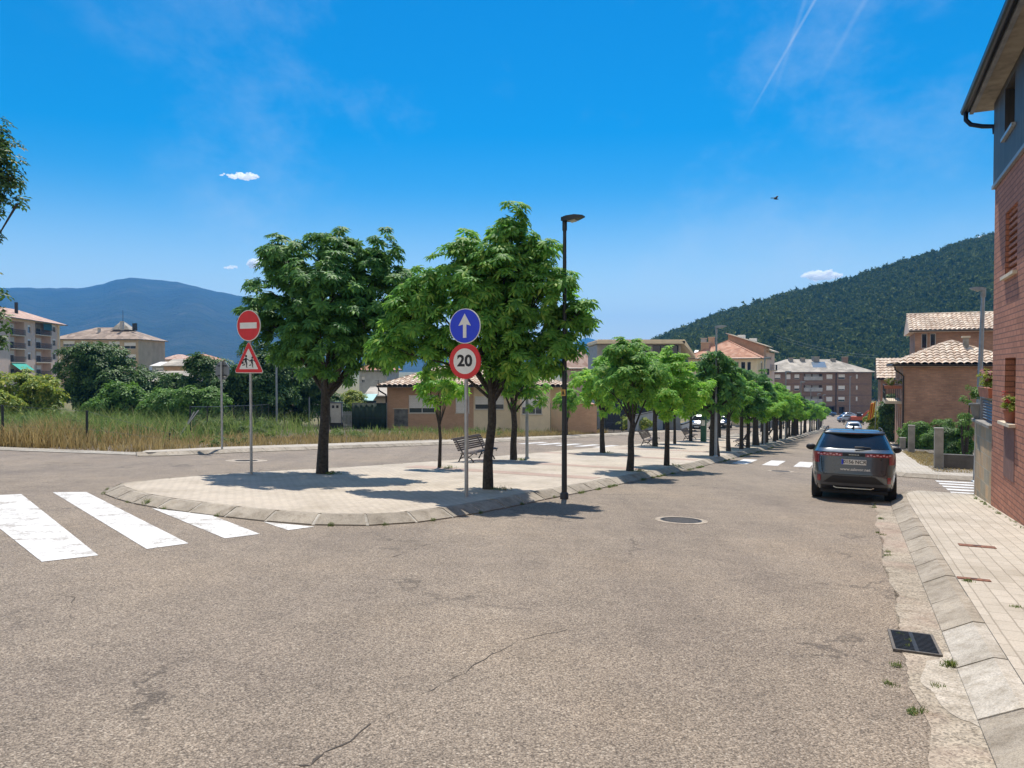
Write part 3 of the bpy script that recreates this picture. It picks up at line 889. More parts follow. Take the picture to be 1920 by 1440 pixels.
t2 = thing('chestnut_tree', 'tall chestnut with a pointed top behind the blue arrow sign', 'tree', p)
cl2 = [(.25, 0, 3.95, .85, .9, .8), (-.5, .1, 4.4, .58, .6, .52), (.45, 0, 5.0, .46, .5, .46), (.5, 0, 5.5, .24, .24, .34), (.98, .2, 4.7, .48, .5, .45), (1.2, -.1, 4.0, .6), (1.55, .1, 3.25, .45), (2.0, 0, 3.62, .36, .3, .24), (1.3, -.2, 2.75, .45, .5, .5), (-1.5, .1, 3.2, .55, .55, .5), (-1.3, .25, 4.0, .5), (-1.55, .2, 3.6, .5), (-2.0, 0, 2.85, .38, .38, .32), (.1, -.35, 3.05, .75, .6, .65),
       (-.85, .1, 2.75, .5), (.6, -.3, 2.65, .5), (-.5, .2, 4.95, .3, .3, .3), (.2, .9, 3.6, .8), (-.25, -.25, 3.75, .6)]
cl2 = [tuple(c[:3]) + tuple(r * 1.07 for r in c[3:]) for c in cl2]
island_leaves('crown', cl2, 6200, .215, PALM, 12, M_CHEST, t2, shell=.4)
trunk(cl2, .105, 1.95, 8, (.08, 0), parent=t2)

def young(seed, n, w, z0, z1, size=.26, mat=M_CHEST, r0=.085, tm=PALM5, name='chestnut_tree', label='', loc=(0, 0, 0), rz=0, group=None, zf=None, lean=(0, 0)):
    rr = random.Random(seed)
    t = thing(name, label, 'tree', loc, rz, group)
    H = z1 - z0; cl = [(0, 0, (z0 + z1) / 2, w * .36, w * .36, H * .36)]
    m = 7
    for i in range(m):
        a = i * 6.283 / m + rr.uniform(-.3, .3); q = rr.uniform(.24, .32) * w
        zz = z0 + H * rr.uniform(.25, .62); rad = w * rr.uniform(.17, .24)
        cl.append((math.cos(a) * q, math.sin(a) * q, zz, rad, rad, rad * .85))
    for i in range(3):
        a = rr.uniform(0, 6.28); q = w * rr.uniform(.05, .2)
        cl.append((math.cos(a) * q, math.sin(a) * q, z1 - H * rr.uniform(.16, .24), w * .17, w * .17, H * .17))
    island_leaves('crown', cl, n, size, tm, seed, mat, t)
    trunk(cl, r0, zf or z0 + .1, seed + 3, lean, parent=t, limb=.4)
    return t

young(21, 190, 1.5, 1.65, 2.8, .24, M_CHEST_L, .05, label='thin sparse young tree forking low in front of the brick bungalow', loc=base(824, 877), zf=1.15)
young(22, 700, 2.2, 1.75, 3.3, .26, M_CHEST, .115, label='short dark trunked chestnut between the bench and the grey pole', loc=base(963, 862), zf=1.6)
k5 = young(23, 2000, 2.45, 1.5, 3.75, .2, M_CHEST, .1, label='lush round chestnut with a crooked forked trunk, first beyond the black lamp post', loc=base(1181, 883), zf=1.3, lean=(.08, 0))
k6 = young(24, 1800, 2.6, 1.5, 3.75, .21, M_CHEST_L, .085, label='bright green chestnut, second beyond the black lamp post at the kerb', loc=base(1250, 873))
k7 = young(25, 1200, 2.9, 1.55, 3.9, .27, M_CHEST_L, .105, label='chestnut standing left of the crooked one near the painted crossing of the left road', loc=base(1130, 849))
k8 = young(26, 1100, 2.8, 1.55, 3.9, .27, M_CHEST_L, .13, label='chestnut next to the second bench of the island', loc=base(1228, 837))
k9 = young(27, 1000, 2.7, 1.65, 4.0, .28, M_CHEST_L, .08, label='slim chestnut right of the second bench, on the side of the left road', loc=base(1265, 832))
k10 = young(28, 1300, 2.8, 1.6, 4.2, .27, M_CHEST_D, .19, label='dark chestnut with the thickest trunk standing against the tall grey lamp post', loc=base(1340, 855))
k11 = young(29, 1150, 2.7, 1.5, 3.95, .27, M_CHEST, .1, label='dark round chestnut just right of the tall grey lamp post', loc=base(1366, 846))
k12 = young(30, 1000, 2.6, 1.5, 3.95, .27, M_CHEST_D, .1, label='chestnut standing beside the bench that faces sideways', loc=base(1390, 842))
young(31, 420, 2.0, 1.3, 3.4, .28, M_CHEST_L, .07, label='yellow green tree with several thin stems by the corner of the brick bungalow', loc=base(1063, 815), zf=.8)
protos = [k6, k11, k7, k10, k5, k9, k8, k12]
gi = 0
far_s = [40.5, 44.6, 47.5, 50.2, 53.5, 57, 60.5, 64.5, 69, 73, 77.5, 82, 87, 92, 97, 103, 109, 115, 121, 127, 133]
for i, s in enumerate(far_s):
    x = gz(s, -5.15 + rng.uniform(-.12, .12), .135)
    dup(protos[(i * 3) % 8], x, rng.uniform(0, 6.28), 'small leafy chestnut in the kerbside row running down the street to the flats', (rng.uniform(.95, 1.25),) * 2 + (rng.uniform(.86, 1.06),), 'chestnut trees in the kerbside row')
for i, s in enumerate([47, 52.5, 58, 63.5, 69, 75, 81, 87, 94, 101, 108, 115, 122, 129]):
    x = gz(s, -9.5 + rng.uniform(-.15, .15), .135)
    dup(protos[(i * 5 + 1) % 8], x, rng.uniform(0, 6.28), 'small leafy chestnut in the far row beside the left road, seen between nearer trunks', (rng.uniform(.95, 1.2),) * 2 + (rng.uniform(.9, 1.05),), 'chestnut trees in the row beside the left road')

# branch of a street tree reaching in at the left edge
M_ELM = leafmat('dark_tree_leaves', [(0, (0.041, 0.083, 0.029)), (.6, (0.067, 0.135, 0.042)), (1, (0.135, 0.229, 0.062))], .25, (.15, .3, .04), .5)
o = at(-110, 800, 15.5); o.z = G(o.x, o.y) - .05
te = thing('street_tree', 'dark leafy tree whose branch tips reach in at the left edge of the photo', 'tree', o)
def rel(px, py, r, Y=15.5):
    q = at(px, py, Y) - Vector(te.location); return (q.x, q.y, q.z, r)
cle = [rel(-30, 330, .62), rel(-5, 300, .35), rel(8, 345, .3), rel(-12, 390, .38), rel(-25, 260, .35), rel(22, 335, .16), rel(28, 385, .15), rel(-40, 450, .45), rel(-12, 560, .24), rel(0, 600, .17), rel(-10, 640, .24), rel(-30, 600, .4), rel(-90, 250, .9), rel(-100, 450, .9), rel(-70, 680, .4), rel(2, 265, .14)]
island_leaves('crown', cle, 2600, .2, SPRAY, 41, M_ELM, te, shell=.35)
trunk(cle, .2, 2.6, 6, (.1, 0), parent=te, limb=.25)

# ------------------------------------------------------------------ garden and field vegetation
M_B_DARK = leafmat('bush_leaves_dark', [(0, (0.037, 0.079, 0.025)), (.6, (0.072, 0.146, 0.038)), (1, (0.146, 0.239, 0.058))], .22, (.14, .28, .04), .5)
M_B_MID = leafmat('bush_leaves_mid', [(0, (0.067, 0.156, 0.038)), (.6, (0.124, 0.250, 0.049)), (1, (0.225, 0.374, 0.073))], .3, (.22, .42, .05), .5)
M_B_YEL = leafmat('bush_leaves_yellow', [(0, (0.112, 0.187, 0.031)), (.6, (0.247, 0.333, 0.042)), (1, (0.539, 0.499, 0.083))], .35, (.4, .5, .06), .5)
def bush(name, label, px0, px1, pt, pb, Y, mat, n, size, seed, cat='bush', nc=12, trunk_r=None, tm=None):
    """foliage filling a real volume at depth Y: width and height in metres from its outline"""
    rr = random.Random(seed)
    b = at((px0 + px1) / 2, pb, Y); W = (px1 - px0) / F * Y; H = (pb - pt) / F * Y
    b.z = min(b.z, G(b.x, b.y) + .3)
    H = at(0, pt, Y).z - b.z
    t = thing(name, label, cat, b)
    cl = [(0, 0, H * .5, W * .36, W * .3, H * .42)]
    for i in range(nc):
        x = rr.uniform(-.4, .4) * W; e = math.sqrt(max(.1, 1 - (2.1 * x / W) ** 2))
        r = min(W, H) * rr.uniform(.14, .24)
        z = max(r * .7, (H - r) * rr.uniform(.25, 1.0) * (.45 + .55 * e))
        cl.append((x, rr.uniform(-.34, .3) * min(W, 7) * e, z, r * 1.15, r, r * .9))
    island_leaves('crown', cl, n, size, tm or SPRAY8, seed, mat, t, shell=.55, up=.5)
    if trunk_r: trunk(cl[:6], trunk_r, H * .22, seed, parent=t, limb=.5)
    else:
        mb = MB()
        for c in cl[:7]: mb.tube([(c[0] * .2, c[1] * .2, -.1), (c[0] * .7, c[1] * .6, c[2] * .5), c[:3]], [.06, .04, .01], 5)
        mb.build('stem', M_BARK, t)
    return t
bush('garden_tree', 'big round dark green tree in front of the apartment blocks', 102, 272, 640, 800, 62, M_B_DARK, 3600, .62, 51, 'tree', 16, .25)
bush('bush', 'yellow green bush at the left edge below the pink apartments', -60, 106, 690, 800, 50, M_B_YEL, 2200, .5, 52)
bush('bush', 'small bright yellow bush low at the left edge', -40, 28, 728, 800, 44, M_B_YEL, 700, .4, 53, nc=6)
bush('bush', 'fresh green bush in front of the big round dark tree', 170, 290, 714, 800, 52, M_B_MID, 1700, .48, 54)
bush('bush', 'green shrub right of the fresh bush, below the grey sheet roof', 262, 372, 722, 800, 50, M_B_MID, 1400, .46, 55)
bush('garden_tree', 'wide dark tree between the octagonal sign and the no entry sign', 322, 455, 655, 800, 58, M_B_DARK, 3000, .55, 56, 'tree', 14, .22)
bush('garden_tree', 'dark leafy tree behind the no entry sign post', 420, 540, 640, 800, 56, M_B_DARK, 2600, .55, 57, 'tree', 14, .22)
bush('garden_tree', 'tree behind the thin grey pole, left of the big dark chestnut trunk', 505, 612, 668, 800, 60, M_B_DARK, 2400, .55, 58, 'tree', 12, .2)
bush('bush', 'green bush against the mesh fence under the octagonal sign', 340, 420, 722, 798, 47, M_B_MID, 1000, .42, 59, nc=8)
bush('bush', 'light green climber sprawling over the wall left of the brick bungalow', 628, 700, 728, 790, 66, M_B_YEL, 900, .42, 60, nc=8)
bush('bush', 'dark bush behind the grey meter cabinet', 596, 650, 735, 800, 64, M_B_DARK, 900, .45, 61, nc=8)

# weeds, dry grass
def blades(name, pts, hs, w, mat, seed, lean=.35, seeds=0):
    rg = np.random.default_rng(seed); n = len(pts); pts = np.asarray(pts); hs = np.asarray(hs)
    a = rg.uniform(0, 6.283, n); l = rg.uniform(.05, lean, n) * hs; d = np.stack([np.cos(a), np.sin(a)], 1)
    b = rg.uniform(0, 6.283, n); sd = np.stack([np.cos(b), np.sin(b)], 1) * (w * rg.uniform(.6, 1.4, n))[:, None]
    z = pts[:, 2]
    V = np.zeros((n, 5, 3))
    V[:, 0, :2] = pts[:, :2] - sd; V[:, 1, :2] = pts[:, :2] + sd; V[:, 0, 2] = V[:, 1, 2] = z - .03
    m = pts[:, :2] + d * l[:, None] * .35
    V[:, 2, :2] = m - sd * .7; V[:, 3, :2] = m + sd * .7; V[:, 2, 2] = V[:, 3, 2] = z + hs * .6
    V[:, 4, :2] = pts[:, :2] + d * l[:, None]; V[:, 4, 2] = z + hs
    o = np.arange(n)[:, None] * 5
    Fs = np.concatenate([o + np.array([[0, 1, 3]]), o + np.array([[0, 3, 2]]), o + np.array([[2, 3, 4]])])
    return tag(npmesh(name, V.reshape(-1, 3), Fs, mat), kind='stuff')
M_WEED = leafmat('weed_leaves', [(0, (0.112, 0.187, 0.042)), (.5, (0.191, 0.291, 0.073)), (.85, (0.314, 0.374, 0.125)), (1, (0.600, 0.541, 0.229))], .35, (.3, .42, .08), .6)
M_WEED2 = leafmat('broad_weed_leaves', [(0, (.04, .085, .022)), (.5, (.075, .14, .035)), (.85, (.13, .2, .05)), (1, (.26, .27, .1))], .35, (.3, .42, .08), .6)
M_DRY = leafmat('dry_grass', [(0, (.24, .17, .06)), (.5, (.4, .29, .11)), (1, (.58, .46, .22))], .3, (.6, .45, .2), .7)
M_TUFT = leafmat('kerb_grass', [(0, (.05, .09, .02)), (.6, (.1, .16, .03)), (1, (.28, .24, .1))], .35, (.3, .45, .07), .6)

def scatter_px(n, x0, x1, ya, yb, seed, ynear=None):
    """random ground points in a field region, uniform over the ground"""
    rg = np.random.default_rng(seed); P = []
    while len(P) < n:
        x = rg.uniform(x0, x1); y = rg.uniform(ya(x), yb(x))
        P.append((x, y))
    return P
def near_edge(x):      # back edge of the left pavement and verge, in world coordinates
    xs = [-60, -30, -16, -11.8, -10.7, -8.2, -4.3, -.3, 5.5, 14]; ys = [31.6, 28.4, 26.0, 25.1, 28.3, 32.6, 38.0, 44.5, 56, 74.5]
    return float(np.interp(x, xs, ys))
rg0 = np.random.default_rng(77)
P, Hh = [], []
for i in range(22000):         # tall green weeds of the field at the left
    x = rg0.uniform(-40, -13.5); y = near_edge(x) + 1.3 + 27 * rg0.uniform() ** 1.35
    if x > -16.3 and y < 37 + (x + 16) * -3.5 + rg0.uniform(0, 1.5): continue
    cl = .5 + .5 * math.sin(x * 1.9 + y * .9) * math.sin(y * 1.3 - x * .7)
    if rg0.uniform() < .25 + .75 * cl:
        P.append((x, y, G(x, y) - .05)); Hh.append(rg0.uniform(.5, 1.6) * (.6 + .55 * cl) * min(1, .45 + (y - near_edge(x)) / 6))
blades('tall_weeds', P, Hh, .013, M_WEED, 1, 1.0)
P, Hh = [], []
for i in range(1300):          # straw coloured stalks and flattened tussocks among the weeds
    x = rg0.uniform(-40, -13.5); y = near_edge(x) + .8 + 12 * rg0.uniform() ** 1.5
    cl = math.sin(x * .9 + 1) * math.sin(y * .6 + x * .35)
    if rg0.uniform() < .18 + .8 * max(0, cl):
        P.append((x, y, G(x, y) - .05)); Hh.append(rg0.uniform(.35, 1.35))
blades('straw_stalks', P, Hh, .016, M_DRY, 11, 1.1)
cl = []
for i in range(420):           # broad leaved weeds between the grasses
    x = rg0.uniform(-38, -13.5); y = near_edge(x) + 2.0 + 20 * rg0.uniform() ** 1.2; r = rg0.uniform(.18, .5)
    if x > -16.3 and y < 37 + (x + 16) * -3.5: continue
    cl.append((x, y, G(x, y) + r * rg0.uniform(.4, 1.5), r, r, r * .9))
for i in range(50):
    x = rg0.uniform(-12, 5); y = near_edge(x) + rg0.uniform(2, 17); r = rg0.uniform(.15, .4)
    cl.append((x, y, G(x, y) + r * .5, r, r, r * .8))
tag(island_leaves('broad_leaved_weeds', cl, 15000, .2, SPRAY, 98, M_WEED2, None, shell=.3), kind='stuff')
P, Hh = [], []
for i in range(24000):         # dry grass along the pavement
    x = rg0.uniform(-36, 8); y = near_edge(x) + (3.2 if x < -16.3 else 11 if x < -3 else 7) * rg0.uniform() ** 1.2 + .05
    cl = .5 + .5 * math.sin(x * 1.1 + 2) * math.sin(y * .8 + x * .5)
    if x < -16.3 and not (-19.8 < x < -14.8) and rg0.uniform() < .9: continue
    big = 2.3 if -19.5 < x < -15.0 and y < 33 else 1.15
    P.append((x, y, G(x, y) - .05)); Hh.append(rg0.uniform(.14, .5) * (.6 + .6 * cl) * big)
blades('dry_grass', P, Hh, .016, M_DRY, 2, .7)
P, Hh = [], []
for i in range(9000):          # weeds in front of the bungalow and the tarpaulin fence
    x = rg0.uniform(-14, 5.5); d = rg0.uniform(6.0, 22) ; y = near_edge(x) + d
    if y > 58.5 + .3 * x or (x < -10 and y < 40): continue
    cl = .5 + .5 * math.sin(x * 2.3 + 1) * math.sin(y * 1.1)
    if rg0.uniform() < cl * (.3 + .7 * d / 22):
        P.append((x, y, G(x, y) - .05)); Hh.append(rg0.uniform(.25, .75) * (.5 + .6 * cl))
blades('meadow_weeds', P, Hh, .022, M_WEED, 3, .5)
# tufts along kerbs and gutters
P, Hh = [], []
TUFTS = []
def tuft(x, y, z, n, h, sp):
    for _ in range(n * 2):
        a_ = rg0.uniform(0, 6.283); q_ = sp * rg0.uniform() ** .8 * 1.3
        P.append((x + q_ * math.cos(a_), y + q_ * math.sin(a_), z)); Hh.append(h * rg0.uniform(.2, 1.0) * (1.15 - q_ / sp * .5))
    TUFTS.append((x, y, z, sp, h))
for i in range(60):
    s = rg0.uniform(3.2, 17.5); x, y = st(s, .36 + rg0.normal() * .03)
    if math.sin(s * 3.1) + rg0.normal() * .7 > .3: tuft(x, y, G(x, y), 16, .05, .035)
for s, t_, n, h in ((5.6, .5, 30, .05), (5.95, .28, 14, .04), (5.5, .22, 20, .04), (6.1, .62, 60, .08), (8.8, 1.05, 40, .04), (7.8, 1.3, 25, .03)):
    x, y = st(s, t_); tuft(x, y, G(x, y) + (.13 if t_ > .9 else 0), n, h, .05)
for i in range(130):
    s = rg0.uniform(15, 46); tt = float(np.interp(s, [14.7, 19.5, 24, 30, 42, 60], [-5.48, -5.14, -4.85, -4.66, -4.42, -4.4])) + .05
    x, y = st(s, tt); 
    if math.sin(s * 1.3) > -.5: tuft(x, y, G(x, y), 14, .1, .06)
for p in isl[::2]:
    if rg0.uniform() < .55 and p.y < 19: tuft(p.x, p.y, G(p.x, p.y), 14, .09, .05)
for pxx in ((604, 888), (824, 877), (963, 862), (1181, 883), (1250, 873), (915, 917), (1130, 849)):
    q = base(*pxx); tuft(q.x + .25, q.y - .1, q.z, 45, .13, .22)
tuft(*gp(276, 948), 40, .2, .06); tuft(*gp(333, 952), 60, .12, .1)
tuft(*gp(1690, 935), 30, .16, .05)
for i in range(90):
    s = rg0.uniform(5, 19.5); q = gz(s, 2.35 + rg0.normal() * .02, .13); tuft(q.x, q.y, q.z, 5, .05, .03)
blades('kerb_grass_tufts', P, Hh, .003, M_TUFT, 4, 1.0)
cl = [(x, y, z + h * .2, sp * .8, sp * .8, h * .3) for x, y, z, sp, h in TUFTS]
tag(island_leaves('kerb_weeds', cl, 2600, .035, SPRAY, 99, M_TUFT, None, shell=.2, up=1.0), kind='stuff')
P, Hh = [], []
for i in range(7000):
    s = rg0.uniform(27.7, 45); t_ = rg0.uniform(2.2, 3.4) if s > 31 else rg0.uniform(2.3, 6.5)
    q = gz(s, t_, .08); P.append(tuple(q)); Hh.append(rg0.uniform(.04, .14))
blades('dry_verge_grass', P, Hh, .014, M_DRY, 5, .9)
# ================================================================== STREET FURNITURE
M_SRED = pm('sign_red', (.62, .02, .025), .4, var=.08)
M_SWHITE = pm('sign_white', (.72, .72, .68), .4, var=.05)
M_SBLUE = pm('sign_blue', (.006, .04, .62), .35, var=.06)
M_SBLK = pm('sign_black', (.01, .01, .012), .5)
M_POST = pm('sign_post_grey', (.4, .41, .41), .4, .5, var=.12, scale=9)
M_BACK = pm('sign_back_grey', (.2, .22, .24), .5, .4, var=.1)

def disc(r, y0, y1, cx, cz, n=40):
    return MB().prism([(cx + r * math.cos(2 * math.pi * i / n), cz + r * math.sin(2 * math.pi * i / n)) for i in range(n)], y0, y1)

def text(name, s, size, mat, parent, loc, ext=.0012, off=0.0, sx=1.0, rot=(math.pi / 2, 0, 0)):
    cu = bpy.data.curves.new(name, 'FONT'); cu.body = s; cu.size = size; cu.extrude = ext; cu.offset = off
    cu.align_x = 'CENTER'; cu.align_y = 'CENTER'; cu.resolution_u = 3
    tmp = bpy.data.objects.new('tmp', cu); COL.objects.link(tmp)
    bpy.context.view_layer.update()
    me = bpy.data.meshes.new_from_object(tmp.evaluated_get(bpy.context.evaluated_depsgraph_get()))
    bpy.data.objects.remove(tmp); bpy.data.curves.remove(cu)
    me.transform(Matrix.Diagonal((sx, 1, 1, 1))); me.name = name
    me.materials.clear()
    o = link(name, me, mat, parent)
    o.location = loc; o.rotation_euler = rot
    return o

def rtri(w, h, r, cx, cz, k=4):
    """rounded upright triangle outline; cz = height of its base"""
    P = [(-w / 2, 0), (w / 2, 0), (0, h)]; out = []
    for i in range(3):
        p, a, b = Vector(P[i]), Vector(P[i - 1]), Vector(P[(i + 1) % 3])
        u, v = (a - p).normalized(), (b - p).normalized()
        bis = (u + v).normalized(); half = u.angle(v) / 2
        c = p + bis * (r / math.sin(half)); s = p + u * (r / math.tan(half)); e = p + v * (r / math.tan(half))
        for q in range(k + 1):
            m = (s - c).lerp(e - c, q / k).normalized() * r
            out.append((cx + c.x + m.x, cz + c.y + m.y))
    return out

def post(t, h, r=.032):
    MB().tube([(0, .055, -.1), (0, .055, h)], r, 12).build('post', M_POST, t, smooth=40)
    MB().lathe([(r * 1.05, 0), (r * .9, .012), (.004, .018)], 12, (0, .055, h)).build('post_cap', M_BLACK, t)

p = base(468, 890)
t = thing('traffic_sign', 'grey pole with a red no entry disc above a red triangle of running children', 'traffic sign', p, YAW)
post(t, 3.72)
zc, r = 3.40, .352
d = disc(r, .0, .02, 0, zc).build('no_entry_disc', M_SWHITE, t)
disc(r * .955, -.004, .0005, 0, zc).build('red_face', M_SRED, d)
MB().box(-.25, .25, -.008, -.0035, zc - .068, zc + .068).build('white_bar', M_SWHITE, d)
d = MB().prism(rtri(.88, .735, .04, 0, 2.32), 0, .02).build('warning_triangle', M_SWHITE, t)
MB().prism(rtri(.85, .708, .035, 0, 2.334), -.004, .0005).build('red_border', M_SRED, d)
MB().prism(rtri(.57, .475, .012, 0, 2.408), -.0075, -.0035).build('white_field', M_SWHITE, d)
def kid(mb, x, z, s, m):
    y0, y1 = -.011, -.007
    P = lambda L: mb.prism([(x + m * a * s, z + b * s) for a, b in L], y0, y1)
    n = 12; mb.prism([(x + m * .03 * s + .055 * s * math.cos(6.283 * i / n), z + .46 * s + .06 * s * math.sin(6.283 * i / n)) for i in range(n)], y0, y1)
    P([(-.05, .2), (.07, .2), (.08, .38), (-.04, .39)])
    P([(-.05, .21), (.01, .21), (-.06, .1), (-.2, .06), (-.2, .02), (-.03, .05)])
    P([(.0, .21), (.08, .21), (.1, .1), (.07, -.03), (.14, -.05), (.03, -.06), (.03, .09)])
    P([(.06, .36), (.09, .31), (.22, .24), (.24, .27)])
    P([(-.03, .37), (-.02, .3), (-.14, .24), (-.17, .29)])
mb = MB(); kid(mb, -.085, 2.475, .5, 1); kid(mb, .1, 2.475, .42, 1); mb.box(-.205, -.145, -.011, -.007, 2.53, 2.585)
mb.build('children_symbol', M_SBLK, d)

p = base(872, 932)
t = thing('traffic_sign', 'grey pole with a blue white arrow disc above a red ringed 20 disc', 'traffic sign', p, YAW)
post(t, 3.46, .036)
zc, r = 3.15, .322
d = disc(r, 0, .02, 0, zc).build('arrow_disc', M_SWHITE, t)
disc(r * .955, -.004, .0005, 0, zc).build('blue_face', M_SBLUE, d)
MB().prism([(-.035, zc - .215), (.035, zc - .215), (.035, zc + .03), (.13, zc + .005), (0, zc + .23), (-.13, zc + .005), (-.035, zc + .03)], -.008, -.0035).build('white_arrow', M_SWHITE, d)
zc, r = 2.505, .327
d = disc(r, 0, .02, 0, zc).build('speed_disc', M_SRED, t)
disc(r * .985, -.0035, .0005, 0, zc).build('red_ring', M_SRED, d)
disc(r * .72, -.0075, -.003, 0, zc).build('white_centre', M_SWHITE, d)
text('number_20', '20', .29, M_SBLK, d, (0, -.009, zc), .001, .010, 1.08)

p = base(418, 842, .132)
t = thing('stop_sign', 'octagonal sign seen from its grey back on a thin pole, across the left road', 'traffic sign', p, YAW)
MB().tube([(0, -.04, -.1), (0, -.04, 3.1)], .038, 10).build('post', M_POST, t, smooth=40)
oc = [(.345 * math.cos(math.pi / 8 + i * math.pi / 4), 2.77 + .345 * math.sin(math.pi / 8 + i * math.pi / 4)) for i in range(8)]
d = MB().prism(oc, .0, .02).build('octagon_plate', M_BACK, t)
for z in (2.6, 2.94): MB().box(-.2, .2, -.03, .0, z - .025, z + .025).build('bracket', M_DARKMET, d)
MB().box(.07, .15, -.006, .0005, 2.545, 2.575).build('label_sticker', M_SWHITE, d)

def lamp(name, label, loc, h, mat, low=None, group=None, rz=YAW, r=.057, hood=.4, cover=True):
    t = thing(name, label, 'street lamp', loc, rz, group)
    MB().tube([(0, 0, -.15), (0, 0, h * .5), (0, 0, h)], [r, r * .82, r * .6], 14).build('pole', mat, t, smooth=40)
    MB().lathe([(r * 1.5, -.1), (r * 1.5, .03), (r * 1.05, .06)], 14).build('base_collar', mat, t, smooth=40)
    if cover:
        d = MB().bev(-r * .62, r * .62, -r * 1.12, -r * .6, .72, 1.28, .01).build('inspection_door', mat, t)
    L = hood
    hd = MB()
    hd.loft([[(-.06, -.06, h - .02), (-.06, .06, h - .02), (-.06, .06, h + .05), (-.06, -.06, h + .05)],
             [(.06, -.11, h - .03), (.06, .11, h - .03), (.06, .1, h + .07), (.06, -.1, h + .07)],
             [(L * .6, -.13, h - .015), (L * .6, .13, h - .015), (L * .6, .12, h + .075), (L * .6, -.12, h + .075)],
             [(L, -.08, h + .03), (L, .08, h + .03), (L, .08, h + .055), (L, -.08, h + .055)]])
    hd.lathe([(r * .7, -.22), (r * .85, -.2), (r * .85, -.02), (r * .6, 0)], 12, (0, 0, h))
    hb = hd.build('lamp_head', mat, t, smooth=35)
    MB().loft([[(.1, -.08, h - .032), (L * .6, -.1, h - .018), (L * .6, .1, h - .018), (.1, .08, h - .032)], [(.13, -.06, h - .06), (L * .55, -.08, h - .04), (L * .55, .08, h - .04), (.13, .06, h - .06)]]).build('lens', M_LENS, hb)
    if low:
        mb = MB().tube([(-r * .5, 0, low), (-.25, 0, low + .06)], .03, 8)
        mb.bev(-.92, -.12, -.17, .17, low + .04, low + .1, .02)
        a = mb.build('side_lamp', mat, t)
        MB().box(-.85, -.2, -.13, .13, low - .06, low + .037).build('diffuser', M_LENSW, a)
    return t
M_LENS = pm('lamp_lens', (.35, .36, .34), .2)
M_LENSW = pm('lamp_diffuser', (.55, .52, .44), .35)
M_LAMPG = pm('lamp_grey', (.27, .3, .33), .45, .45, var=.1, scale=8)
lp = lamp('street_lamp', 'tall black street lamp at the kerb beside the pointed chestnut', base(1058, 928, .08), 5.52, M_DARKMET)
tag_s = MB().box(-.048, .048, -.07, -.064, 2.0, 2.13).build('yellow_sticker', pm('sticker_yellow', (.62, .4, .1), .5), lp)
MB().prism([(-.03, 2.02), (-.012, 2.02), (-.004, 2.06), (.006, 2.02), (.03, 2.02), (.004, 2.11), (-.01, 2.11)], -.073, -.0702).build('sticker_figure', M_SBLK, tag_s)
lamp('street_lamp', 'tall grey street lamp with a low side lamp against the thick dark chestnut', base(1342, 856), 5.15, M_LAMPG, 2.62)
lamp('street_lamp', 'grey street lamp with a low side lamp beside the sideways bench', base(1433, 834), 5.1, M_LAMPG, 2.7)
lamp('street_lamp', 'grey lamp pole rising into the chestnut crown, left of the black lamp', base(988, 860), 5.3, M_LAMPG)
fl = lamp('street_lamp', 'slender grey lamp pole among the distant kerbside trees', gz(60, -4.85, .135), 5.1, M_LAMPG, 2.7, 'distant lamp poles in the tree row', cover=False)
for s in (77, 94, 112, 130): dup(fl, gz(s, -4.85, .135), YAW)
q = gz(25.6, 3.22, .0)
lamp('street_lamp', 'leaning concrete grey lamp post beside the pink geraniums on the right', q + Vector((0, 0, 0)), 5.65, M_LAMPG, rz=YAW + math.pi, r=.085, hood=.34, cover=False).rotation_euler = (0, R(-1.2), YAW + math.pi)
for px, pt, pb, D, lab in ((519, 676, 803, 50, 'thin tall grey pole in the field left of the big dark chestnut trunk'), (580, 745, 800, 58, 'short thin pole in front of the climbers near the meter cabinet')):
    b = at(px, pb, D); b.z = G(b.x, b.y) - .05; top = at(px, pt, D).z - b.z
    t = thing('utility_pole', lab, 'pole', b)
    MB().tube([(0, 0, -.2), (0, 0, top)], [.075, .06], 10).build('pole', M_LAMPG, t, smooth=40)
    MB().lathe([(.065, 0), (.05, .03), (.004, .04)], 10, (0, 0, top)).build('cap', M_DARKMET, t)
# small lamp on the far pavement by the flats
b = gz(150, -1.2, .1)
lamp('street_lamp', 'single thin lamp pole in front of the far brick flats', gz(168, -1.2), 9.0, M_LAMPG, r=.11, cover=False)

